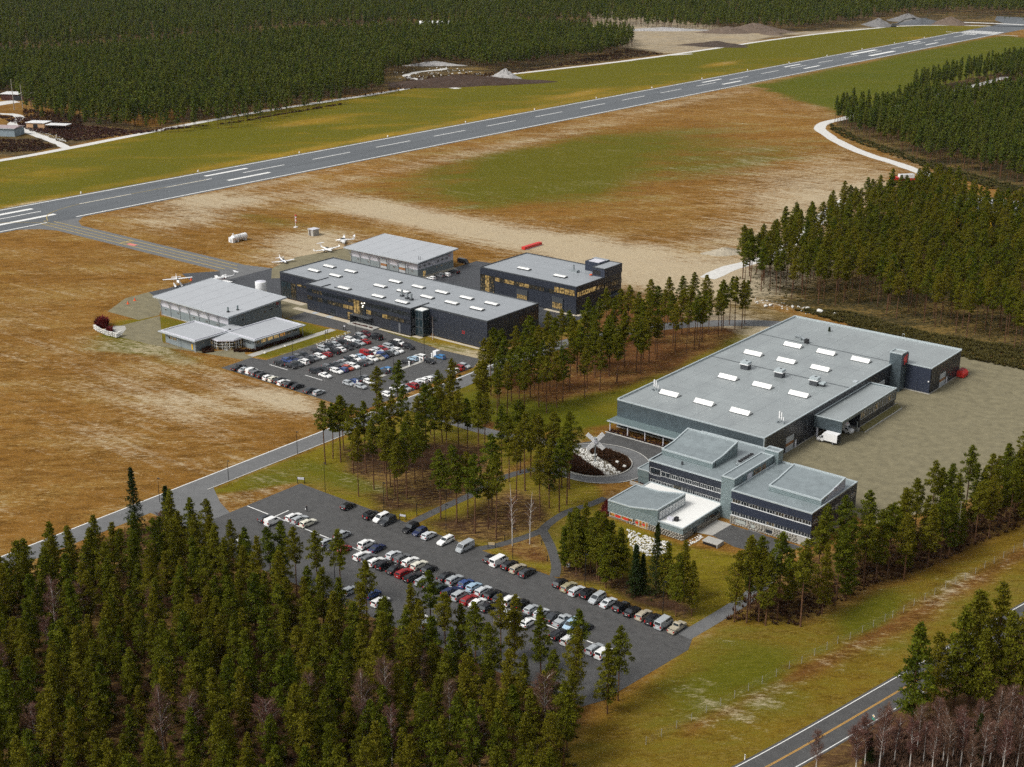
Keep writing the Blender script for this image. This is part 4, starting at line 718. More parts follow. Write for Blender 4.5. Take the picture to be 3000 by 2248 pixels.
for s in (0, 1): bx.tube([(-387.6 + s * 3.6, 338.9, .7 + s * 0), (-384.0 + s * 3.6, 338.9, 6.5)], .07, 4)
bx.build('cross_brace', dark_trim, B1)
window(B1, 'E', 336.5, -315.62, 7.0, 4.2, 2.2, 2, glass_teal, frame_dark); window(B1, 'E', 336.5, -315.62, 3.6, 4.2, 2.6, 2, mat('grey_panel', (.11, .115, .125), .5), frame_dark); window(B1, 'E', 336.5, -315.62, .4, 4.2, 2.6, 2, mat('grey_panel', (.11, .115, .125), .5), frame_dark)
strip_row(B1, 'E', -285.22, 356, 366.8, 4.5, 3.4, 4, (), 2); strip_row(B1, 'S', 339.02, -311, -308, 5.5, 1.4, 2, (), 1)
st = MB().box(-315.3, -311.6, 335.6, 338.95, 9.3, 9.5).build('stair_roof', zinc_edge, B1); MB().prism([(-315.1, 335.8), (-311.8, 335.8), (-311.8, 338.8), (-315.1, 338.8)], 9.5, 9.56).build('stair_roof_light', acrylic, st)
sc_ = MB()
for (x, y) in ((-315.2, 335.7), (-311.7, 335.7), (-313.4, 335.7), (-311.7, 338.8)): sc_.box(x - .08, x + .08, y - .08, y + .08, 0, 9.3)
for z in (.1, 3.2, 6.3, 9.1): sc_.box(-315.3, -311.6, 335.62, 335.78, z, z + .18).box(-311.78, -311.62, 335.7, 338.9, z, z + .18)
sc_.build('stair_frame', mat('stair_steel', (.08, .095, .10), .5), B1)
for z in (.3, 3.4, 6.5):
    window(B1, 'S', -314.3, 335.74, z, 1.6, 2.7, 1, glass_teal, dark_trim); window(B1, 'S', -312.6, 335.74, z, 1.6, 2.7, 1, glass_teal, dark_trim); window(B1, 'E', 337.3, -311.68, z, 3.0, 2.7, 2, glass_teal, dark_trim)
fl = MB()
for k in range(3): z = .3 + k * 3.1; fl.add([(-315, 336, z), (-312, 336, z + 3.0), (-312, 337, z + 3.0), (-315, 337, z), (-315, 336, z - .2), (-312, 336, z + 2.8), (-312, 337, z + 2.8), (-315, 337, z - .2)], [(0, 1, 2, 3), (7, 6, 5, 4), (0, 4, 5, 1), (2, 6, 7, 3)])
fl.build('stair_flight', mat('stair_steel', (.08, .095, .10), .5), B1)
cn = MB().box(-343.6, -334.0, 331.6, 333.7, 3.1, 3.3).box(-343.6, -343.4, 331.6, 333.7, .3, 3.1).build('entrance_canopy', dark_trim, B1)
for k in range(4): window(B1, 'S', -341.5 + k * 1.9, 333.72, .25, 1.8, 2.7, 2, glass, frame_dark, name='glass_door')
stp = obox('entrance_step', B1, concrete, -343.8, -330.8, 330.2, 333.7, .03, .35); ob = MB()
for k in range(7): ob.box(-341.6 + k * .75, -341.1 + k * .75, 330.9, 331.4, .35, .65)
ob.box(-336.6, -334.6, 331, 331.5, .35, .7).box(-333.6, -332, 331, 331.5, .35, .7); ob.build('planter', red_wood, stp)
text(B1, '22', 1.5, 'S', -296.0, 339.0, 3.6, red_paint, 'number_sign')
gs = [(-389.5, 335.8, -388.6 + 15, 338.9), (-373.6, 331.0, -344.0, 333.6), (-330.6, 332.5, -315.3, 333.6), (-315.3, 333.6, -311.3, 335.4), (-311.3, 337.4, -285, 338.9)]
for (x0, y0, x1, y1) in gs: rect('gravel_border', x0, x1, y0, y1, .045, gravel_tan)
obox('door_mat', B1, grey_trim, -363.5, -361.5, 331.2, 333.4, .05, .09); obox('door_mat', B1, grey_trim, -356, -353.5, 331.2, 333.4, .05, .09)

# ------------------------------------------------------------------ second black building with lit window strip
B2 = thing('black_workshop', 'black clad block with yellow lit window strip and two skylights behind the pines', 'workshop', (-309, 391, 0))
obox('wall', B2, hall_dark, -332.3, -286.3, 390.9, 419.6, .2, 10.3)
panels(B2, 'S', 390.9, -332.3, -286.3, 8.0, 10.6, 12, 1, navy); panels(B2, 'S', 390.9, -325, -286.3, .2, 6.2, 10, 1, navy)
panels(B2, 'E', -286.3, 391.0, 408.2, 8.55, 10.6, 5, 1, navy); panels(B2, 'E', -286.3, 391.0, 408.2, .2, 6.6, 5, 1, navy)
obox('roof', B2, roof_dark, -332.0, -286.6, 391.2, 419.3, 10.2, 10.42); ring(-332.4, -286.2, 390.8, 419.7, 10.4, 10.72, .35).build('parapet', dark_trim, B2)
joints(B2, mat('seam_soft', (.17, .19, .195), .5), [(-331.8, y, -286.8, y) for y in (398, 405, 412)], 10.42, 'roof_seam', .12, .012)
for x in (-317.2, -299.9): dome_skylight(B2, x, 399.2, 10.42)
a = MB().tube([(-300.5, 408.3, 10.4), (-300.5, 408.3, 13.2)], .35, 10).build('exhaust_pipe', galv, B2); MB().box(-302.6, -298.6, 407.8, 408.8, 10.42, 11.0).box(-299, -298.4, 407.4, 409.2, 10.42, 11.3).build('exhaust_base', galv, a)
up = obox('office_storey', B2, navy_blue, -291.8, -286.15, 408.3, 419.75, 10.35, 13.6); obox('storey_roof', up, roof_dark, -291.5, -286.5, 408.6, 419.5, 13.6, 13.66); ring(-291.9, -286.1, 408.2, 419.85, 13.6, 13.85, .3).build('storey_parapet', dark_trim, up)
pt = obox('penthouse', B2, navy_blue, -298.6, -291.85, 413.0, 419.7, 10.42, 14.1); obox('penthouse_roof', pt, white_panel, -297.2, -292.4, 413.4, 417.6, 14.1, 14.3); obox('penthouse_roof', pt, roof_dark, -298.5, -292.0, 417.7, 419.6, 14.1, 14.3)
obox('terrace_opening', up, black_metal, -291.95, -291.8, 408.6, 412.8, 10.6, 12.6); obox('terrace_opening', up, black_metal, -291.5, -288.0, 408.25, 408.32, 11.0, 12.8)
rl = MB()
for k in range(8): rl.tube([(-299.4 + k * .9, 408.2, 10.7), (-299.4 + k * .9, 408.2, 11.7)], .03, 4)
rl.tube([(-299.4, 408.2, 11.7), (-293, 408.2, 11.7)], .035, 4).tube([(-299.4, 408.2, 11.2), (-293, 408.2, 11.2)], .02, 4); rl.build('terrace_rail', galv, B2)
MB().box(-292.4, -291.4, 407.3, 407.7, 10.75, 11.0).box(-292.1, -291.7, 406.9, 408.1, 10.75, 11.1).build('terrace_bench', orange_paint, B2)
strip_row(B2, 'S', 390.84, -324.9, -296.4, 6.3, 1.55, 12, (0, 2, 3, 5, 6), 4, dim=(1, 4, 7, 8, 9, 11))
for k in range(3): window(B2, 'S', -331.0 + k * 2.3, 390.84, 1.0, 2.2, 6.9, 2, glass_lit if k == 1 else glass_dim, frame_dark, 3)
for k in range(4): window(B2, 'S', -295.2 + k * 2.35, 390.82, 7.0, 2.25, 2.2, 2, glass_lit, frame_dark, 1)
for (x0, x1) in ((-313.8, -309.0), (-297.0, -292.4)):
    obox('gate_frame', B2, dark_trim, x0 - .2, x1 + .2, 390.5, 390.84, .1, 5.2)
    for k in range(6): window(B2, 'S', x0 + (x1 - x0) * (k + .5) / 6, 390.5, 1.0, (x1 - x0) / 6 - .08, 2.3, 1, glass_lit, frame_dark, 2)
strip_row(B2, 'E', -286.24, 391.3, 408.0, 6.7, 1.8, 7, (0, 1, 2, 3, 4), 3, dim=(5, 6)); strip_row(B2, 'E', -286.08, 408.6, 419.5, 6.3, 1.9, 5, (), 3, dim=(0, 2, 3)); strip_row(B2, 'E', -286.2, 408.6, 419.5, 3.3, 2.0, 5, (), 3, dim=(1,))
obox('side_canopy', B2, dark_trim, -286.2, -284.2, 408.6, 419.2, 2.8, 3.05)
rect('gravel_border', -286.2, -284.6, 390, 408, .045, gravel_tan); rect('gravel_border', -300, -286.2, 388.9, 390.8, .045, gravel_tan)

# ------------------------------------------------------------------ two grey hangars with projecting mono-pitch roofs
def hangar(name, label, x0, x1, y0, y1, zf, zb, rx0, rx1, ry0, ry1, far):
    h = thing(name, label, 'hangar', ((x0 + x1) / 2, y0, 0)); sl = (zb - zf) / (ry1 - ry0); zt = lambda y: zf + (y - ry0) * sl
    zl = 3.3
    MB().profx([(y0, .1), (y1, .1), (y1, zl), (y0, zl)], x0, x1).build('block_wall', grey_block, h)
    MB().profx([(y0 + .06, zl), (y1 - .06, zl), (y1 - .06, zt(y1) - .4), (y0 + .06, zt(y0) - .4)], x0 + .06, x1 - .06).build('upper_wall', grey_block if not far else white_panel, h)
    obox('base_strip', h, concrete, x0 - .12, x1 + .12, y0 - .12, y1 + .12, 0, .3)
    n = 7; w = (x1 - x0) / n
    for k in range(n):
        u0 = x0 + w * k; obox('white_panel', h, white_panel, u0 + .08, u0 + w - .08, y0 - .02, y0 + .06, zl + .05, zt(y0) - .95)
        window(h, 'S', u0 + w / 2, y0 + .05, zt(y0) - .9, w - .25, .45, 4, glass_dim, wood if k % 2 else frame_dark)
    MB().profx([(ry0, zf - .28), (ry1, zb - .28), (ry1, zb), (ry0, zf)], rx0, rx1).build('roof', roof_hangar, h)
    e = MB()
    e.box(rx0 - .12, rx1 + .12, ry0 - .14, ry0, zf - .42, zf + .1); e.box(rx0 - .12, rx1 + .12, ry1, ry1 + .14, zb - .42, zb + .1)
    for (xa, xb) in ((rx0 - .12, rx0), (rx1, rx1 + .12)): e.profx([(ry0, zf - .42), (ry1, zb - .42), (ry1, zb + .1), (ry0, zf + .1)], xa, xb)
    e.build('fascia', grey_trim, h)
    for k in range(1, 6): xx = rx0 + (rx1 - rx0) * k / 6; joints(h, mat('seam_light', (.25, .265, .28), .5), [], 0) if False else MB().profx([(ry0 + .1, zf + .004), (ry1 - .1, zb + .004), (ry1 - .1, zb + .02), (ry0 + .1, zf + .02)], xx - .06, xx + .06).build('roof_seam', mat('seam_light', (.27, .285, .30), .5), h)
    for k in range(n):
        u = x0 + w * k + .15; s = MB().tube([(u, y0 - .02, 2.9), (u - .5, ry0 + .5, zf - .35)], .09, 5).tube([(u, y0 - .02, 2.9), (u + .5, ry0 + .5, zf - .35)], .09, 5).tube([(u, y0 - .14, .1), (u, y0 - .14, 3.1)], .1, 6); s.build('roof_strut', grey_trim, h)
    return h, zt
HF, zt1 = hangar('grey_hangar', 'pale grey hangar with white upper panels behind the entrance pavilion with floatplane beside', -404.8, -367, 295.5, 320.2, 7.0, 8.2, -406.9, -364.8, 293.9, 320.9, False)
for (y, z) in ((302.0, 3.4), (312.4, 4.0), (315.2, 4.3), (317.9, 4.6)): window(HF, 'E', y, -366.98, z, 1.5, .75, 2, glass, frame_white)
bt = MB()
for z in (1.2, 2.2, 4.2, 5.1): bt.box(-366.99, -366.93, 295.8, 320, z, z + .07)
bt.build('batten', grey_trim, HF, 'stuff', recalc=False); text(HF, '20', 1.25, 'E', 318.2, -366.9, 5.7, red_paint, 'number_sign')
for (x, y) in ((-369.2, 297.5), (-368.2, 301.0)): b_ = obox('vent_base', HF, black_metal, x - .4, x + .4, y - .4, y + .4, 7.1, 7.6); MB().tube([(x, y, 7.6), (x, y, 9.0)], .28, 8).build('roof_vent', zinc, b_)
for x in (-402, -395, -386, -379, -373): window(HF, 'S', x, 295.42, 2.2, 1.1, .6, 2, glass, frame_white)
window(HF, 'E', 299.5, -366.98, 4.8, 1.3, 1.0, 1, mat('louvre_grey', (.13, .15, .15), .6), grey_trim)
HB, zt2 = hangar('grey_hangar', 'pale grey hangar with two tall doors and glazed gable behind the long black building', -404.2, -366.4, 392.3, 414.0, 7.0, 8.3, -406.3, -364.3, 390.3, 414.6, True)
for (x0) in (-385.2, -374.8): gate(HB, 'S', x0, 392.2, .1, 3.4, 5.0)
window(HB, 'E', 396, -366.3, .2, 1.6, 2.2, 2, glass_lit, frame_white, name='door')
for k in range(8): window(HB, 'E', 393.9 + k * 2.55, -366.36, zt2(393.9 + k * 2.55) - 1.75, 2.4, 1.2, 3, glass, grey_trim, 1)
for (y, z) in ((393.8, 4.0), (396.4, 4.1), (399.2, 4.2), (404.6, 4.3), (407.2, 4.4), (409.8, 4.5)): window(HB, 'E', y, -366.36, z, 1.2, .75, 2, glass, frame_white)
for (y, z) in ((403.8, 2.0), (406.4, 2.1), (409, 2.2), (411.6, 2.3)): window(HB, 'E', y, -366.36, z, 1.1, .6, 2, glass_dim, frame_white)
for x in (-400, -394, -379.5, -369.5): window(HB, 'S', x, 392.22, 2.3, 1.2, .6, 2, glass, frame_white)
lo = MB().box(-366.38, -366.33, 392.4, 413.9, .3, 3.3).build('grey_cladding', grey_block, HB); text(HB, '21', 1.0, 'E', 411.5, -366.3, 5.3, red_paint, 'number_sign')
for s in (0, .9): MB().tube([(-367.5 + s, 394.2, 7.1), (-367.5 + s, 394.2, 8.6)], .1, 6).build('roof_pipe', dark_trim, HB)
rect('gravel_border', -366.3, -364.4, 392, 414, .045, gravel_tan)
# entrance pavilion: two flat roofed wings and a glazed half octagon
A = thing('entrance_pavilion', 'low grey pavilion with two flat overhanging roofs and glazed entrance before the front hangar', 'pavilion', (-360, 283, 0))
def wing(x0, x1, y0, y1, rx0, rx1, ry0, ry1, z):
    obox('wall', A, grey_block, x0, x1, y0, y1, 0, z - .35); obox('roof', A, roof_hangar, rx0, rx1, ry0, ry1, z - .25, z - .05); ring(rx0 - .1, rx1 + .1, ry0 - .1, ry1 + .1, z - .32, z, .22).build('fascia', grey_trim, A)
    ring(rx0 + .75, rx1 - .75, ry0 + .75, ry1 - .75, z - .05, z + .22, .3).build('roof_kerb', white_panel, A)
wing(-376.6, -360.4, 275.6, 288.9, -378.4, -358.9, 274.1, 290, 4.2); wing(-358.6, -346.6, 289.3, 310.0, -360.0, -344.6, 287.9, 311.1, 4.0)
obox('link_wall', A, grey_block, -367, -358.6, 287.8, 297, 0, 3.3); obox('link_roof', A, roof_hangar, -367, -358.4, 287.6, 297, 3.3, 3.42)
en = [(-361.5, 281.6), (-355.7, 281.4), (-351.9, 285.0), (-351.6, 289.5), (-360.4, 289.5)]; MB().prism(en, 3.0, 3.4).build('entrance_fascia', white_panel, A)
MB().prism([(-361, 282), (-356, 281.8), (-352.3, 285.2), (-352, 289.4), (-360.2, 289.4)], [3.42] * 5, [3.44, 3.44, 3.44, 3.9, 4.1]).build('entrance_roof', roof_hangar, A)
gl = MB()
MB().prism([(-361.2, 281.9), (-355.8, 281.7), (-352.2, 285.1), (-351.9, 289.3), (-360.2, 289.3)], .05, 3.0).build('entrance_glazing', glass_dim, A)
def fac(a, b_, n):
    mb = MB(); dx, dy = (b_[0] - a[0]) / n, (b_[1] - a[1]) / n
    for k in range(n + 1): p = (a[0] + dx * k, a[1] + dy * k); mb.box(p[0] - .06, p[0] + .06, p[1] - .06, p[1] + .06, .05, 3.0)
    for z in (1.1, 2.1): mb.tube([(a[0], a[1], z), (b_[0], b_[1], z)], .05, 4)
    mb.build('entrance_frame', frame_white, A)
fac((-361.0, 281.75), (-355.75, 281.55), 5); fac((-355.75, 281.55), (-352.1, 285.0), 4); fac((-352.1, 285.0), (-351.8, 289.2), 4)
MB().box(-354.9, -353.0, 282.6, 283.4, .05, .1).build('door_step', concrete, A)
dd = MB(); 
for t0 in (.38, .5): 
    a0 = (-355.75 + 3.65 * t0, 281.5 + 3.45 * t0); a1 = (-355.75 + 3.65 * (t0 + .11), 281.5 + 3.45 * (t0 + .11)); dd.tube([(a0[0], a0[1], .1), (a0[0], a0[1], 2.3), (a1[0], a1[1], 2.3), (a1[0], a1[1], .1)], .06, 4)
dd.build('door_frame', frame_white, A)
for k in range(2): window(A, 'S', -373.9 + k * 2.4, 275.58, 1.7, 2.0, 1.1, 2, glass_dim, frame_white)
obox('side_door', A, yellow_paint, -362.6, -361.9, 275.52, 275.6, .3, 2.3)
for k in range(7): window(A, 'E', 290.7 + k * 2.85, -346.56, 1.7, 2.4, 1.25, 3, (glass_dim, glass_lit, glass_lit, glass_lit, glass_orange, glass_dim, glass)[k], frame_white)
text(A, '22', 1.0, 'S', -350.2, 289.25, 2.5, black_metal, 'lettering', .02); text(A, 'AVIA CENTER', .62, 'S', -350.0, 289.25, 1.75, black_metal, 'lettering', .02)
for (x, y) in ((-377.6, 274.8), (-368.5, 274.6), (-359.6, 274.7), (-345.3, 288.6), (-345.3, 310.3)): MB().tube([(x, y, 0), (x, y, 3.9)], .09, 6).build('roof_post', grey_trim, A)
obox('roof_fan', A, black_metal, -362.3, -361.7, 291.5, 292.1, 3.42, 3.8)

# ------------------------------------------------------------------ vehicles
SPEC = {  # length, width, height, bonnet height, rear base, rear top, front top, windscreen base (fractions of length)
 'hatchback': (4.15, 1.78, 1.48, .92, -.475, -.40, .06, .235), 'estate car': (4.75, 1.82, 1.48, .93, -.485, -.43, .05, .215), 'saloon': (4.7, 1.82, 1.45, .92, -.36, -.20, .06, .225),
 'off-roader': (4.65, 1.88, 1.76, 1.05, -.485, -.44, .07, .22), 'people carrier': (4.65, 1.84, 1.68, 1.0, -.485, -.43, .13, .32), 'small van': (4.45, 1.82, 1.84, 1.05, -.49, -.475, .10, .28),
 'van': (5.1, 1.94, 1.98, 1.12, -.492, -.475, .27, .40), 'pickup': (5.2, 1.86, 1.76, 1.05, -.10, -.07, .10, .22)}
_cars = {}
def car_parts(kind):
    if kind in _cars: return _cars[kind]
    Ln, W, Hh, hb, r0, r1, f1, f0 = SPEC[kind]; w = W / 2; P = {}
    deck = hb + .06; xs = [-.5, -.492, -.47, r0, -.2, 0, f0, .40, .47, .494, .5]
    if kind == 'saloon': tops = [.62, .86, deck - .03, deck, deck, deck, deck, hb - .10, hb - .17, .62, .5]
    elif kind == 'pickup': tops = [.6, hb - .03, hb, deck, deck, deck, deck, hb - .02, hb - .08, .66, .5]
    else: tops = [.62, .88, deck - .02, deck, deck, deck, deck, hb - .09, hb - .16, .64, .5]
    if kind in ('van', 'small van', 'people carrier'): tops[7] = hb - .12; tops[8] = hb - .2
    order = sorted(range(len(xs)), key=lambda i: xs[i]); xs = [xs[i] for i in order]; tops = [tops[i] for i in order]
    wid = [.80, .90, .955, 1, 1, 1, 1, .985, .93, .85, .74]; m = MB(); n = 8; V = []
    for x, t, q in zip(xs, tops, wid):
        ww = w * q; t = max(t, .45); V += [(x * Ln, -ww * .9, .21), (x * Ln, -ww, .34), (x * Ln, -ww, min(.66, t - .06)), (x * Ln, -ww * .93, t - .02), (x * Ln, -ww * .6, t + .01), (x * Ln, ww * .6, t + .01), (x * Ln, ww * .93, t - .02), (x * Ln, ww, min(.66, t - .06)), (x * Ln, ww, .34), (x * Ln, ww * .9, .21)]
    n = 10; F = [(i * n + k, i * n + (k + 1) % n, (i + 1) * n + (k + 1) % n, (i + 1) * n + k) for i in range(len(xs) - 1) for k in range(n)] + [tuple(range(n))[::-1], tuple(range((len(xs) - 1) * n, len(xs) * n))]
    m.add(V, F)
    b0, b1, wt = w * .93, w * .80 if kind not in ('van', 'small van') else w * .88, Hh
    z0 = deck - .03
    gv = [(r0 * Ln, -b0, z0), (f0 * Ln, -b0, z0), (f0 * Ln, b0, z0), (r0 * Ln, b0, z0), (r1 * Ln, -b1, wt - .07), (f1 * Ln, -b1, wt - .07), (f1 * Ln, b1, wt - .07), (r1 * Ln, b1, wt - .07)]
    rv = [(r1 * Ln + .12, -b1 + .14, wt), (f1 * Ln - .16, -b1 + .14, wt), (f1 * Ln - .16, b1 - .14, wt), (r1 * Ln + .12, b1 - .14, wt)]
    m.add(gv + rv, [(0, 1, 5, 4), (1, 2, 6, 5), (2, 3, 7, 6), (3, 0, 4, 7), (4, 5, 9, 8), (5, 6, 10, 9), (6, 7, 11, 10), (7, 4, 8, 11), (8, 9, 10, 11)])
    for wx in (-.305, .30):
        for s in (-1, 1):
            c = [(wx * Ln + .40 * math.cos(t), s * (w + .004), .33 + .40 * math.sin(t)) for t in np.linspace(-.35, math.pi + .35, 11)]; m.add(c, [tuple(range(11)) if s < 0 else tuple(range(11))[::-1]], 1)
    m.box(-Ln * .496, Ln * .496, -w * .86, w * .86, .16, .24, 1)
    if kind == 'pickup': m.box(-Ln * .47, r0 * Ln - .05, -w * .78, w * .78, hb - .02, hb + .02, 1)
    P['body'] = [m]
    def quad(a, b_, c, d, i0=.07, i1=.1, off=.012):
        A_, B_, C_, D_ = map(Vector, (a, b_, c, d)); nn = (B_ - A_).cross(D_ - A_).normalized() * off
        f = lambda u, v: tuple(A_ * (1 - u) * (1 - v) + B_ * u * (1 - v) + C_ * u * v + D_ * (1 - u) * v + nn)
        return [f(i0, i1), f(1 - i0, i1), f(1 - i0, 1 - i1), f(i0, 1 - i1)]
    G = [Vector(p) for p in gv]
    P['windscreen'] = [MB().add(quad(G[1], G[2], G[6], G[5], .05, .07), [(0, 1, 2, 3)])]
    if kind not in ('small van',): P['rear_window'] = [MB().add(quad(G[3], G[0], G[4], G[7], .09, .12), [(0, 1, 2, 3)])]
    P['side_window'] = []
    cuts = {'van': (.48, .62, .98), 'small van': (.62, .66, .98), 'pickup': (.03, .48, .97)}.get(kind, (.04, .50, .97) if kind != 'estate car' else (.03, .40, .97))
    for s, (a, b_, c, d) in ((-1, (0, 1, 5, 4)), (1, (2, 3, 7, 6))):
        sm = MB(); q = [G[a], G[b_], G[c], G[d]]
        spans = [(cuts[0], cuts[1] - .02), (cuts[1] + .02, cuts[2])] if kind != 'small van' else [(cuts[1], cuts[2])]
        for (u0, u1) in spans:
            if s > 0: u0, u1 = 1 - u1, 1 - u0
            lp = lambda u, i, j: q[i].lerp(q[j], u)
            sm.add(quad(lp(u0, 0, 1), lp(u1, 0, 1), lp(u1, 3, 2), lp(u0, 3, 2), .02, .13), [(0, 1, 2, 3)])
        P['side_window'].append(sm)
    fx = Ln * .482; P['headlight'] = [MB().add([(fx - .10, s * w * .78, .62), (fx + .02, s * w * .55, .60), (fx - .0, s * w * .55, hb - .19), (fx - .17, s * w * .82, hb - .15), (fx + .06, s * w * .55, .60), (fx + .03, s * w * .78, .60)], [(0, 1, 2, 3), (1, 4, 5, 0), (4, 2, 3, 5)]) for s in (-1, 1)]
    rx = -Ln * .5; P['tail_light'] = [MB().box(rx + .0, rx + .16, min(s * w * .62, s * w * .94), max(s * w * .62, s * w * .94), .62, .92 if kind in ('saloon', 'hatchback', 'pickup') else 1.12) for s in (-1, 1)]
    P['number_plate'] = [MB().box(rx - .012, rx + .02, -.26, .26, .56, .67), MB().box(Ln * .5 - .02, Ln * .5 + .012, -.26, .26, .38, .48)]
    P['mirror'] = [MB().box(f0 * Ln - .28, f0 * Ln - .14, s * (w + .02) - .1, s * (w + .02) + .1, deck - .03, deck + .12) for s in (-1, 1)]
    if kind in ('estate car', 'off-roader'): P['roof_rail'] = [MB().tube([(r1 * Ln + .25, s * (b1 - .12), wt + .0), (r1 * Ln + .35, s * (b1 - .12), wt + .07), (f1 * Ln - .4, s * (b1 - .12), wt + .07), (f1 * Ln - .25, s * (b1 - .12), wt)], .025, 4) for s in (-1, 1)]
    MT = {'body': (None, trim_black), 'windscreen': (car_glass,), 'rear_window': (car_glass,), 'side_window': (car_glass,), 'headlight': (lamp_clear,), 'tail_light': (lamp_red,), 'number_plate': (plate_m,), 'mirror': (trim_black,), 'roof_rail': (trim_black,)}
    out = []
    for nm, L_ in P.items():
        for b_ in L_:
            me_ = b_.mesh(nm, [x or white_paint for x in MT[nm]]); bm = bmesh.new(); bm.from_mesh(me_)
            if nm in ('body', 'tail_light', 'mirror'): bmesh.ops.recalc_face_normals(bm, faces=bm.faces)
            bm.to_mesh(me_); bm.free()
            out.append((nm, me_))
    _cars[kind] = (out, Ln, W); return _cars[kind]
def wheel_meshes():
    if 'wheel' not in _cars:
        t = MB().tube([(0, -.11, 0), (0, .11, 0)], .325, 14); r_ = MB().tube([(0, -.118, 0), (0, .118, 0)], .205, 10); _cars['wheel'] = (t.mesh('wheel', tyre_m), r_.mesh('rim', rim_m))
    return _cars['wheel']
_proto = {}
def make_car(kind, colour):
    key = (kind, colour)
    if key in _proto: return dup(_proto[key])
    parts, Ln, W = car_parts(kind); t = thing('parked_' + kind.replace(' ', '_').replace('-', '_'), 'x', kind)
    for nm, me_ in parts:
        o = link(nm, me_, t)
        if nm == 'body': o.material_slots[0].link = 'OBJECT'; o.material_slots[0].material = paint(colour)
    wm, rm = wheel_meshes()
    for wx in (-.305, .30):
        for s in (-1, 1): wo = link('wheel', wm, t, (wx * Ln, s * (W / 2 - .10), .325)); link('rim', rm, wo)
    _proto[key] = t; return t
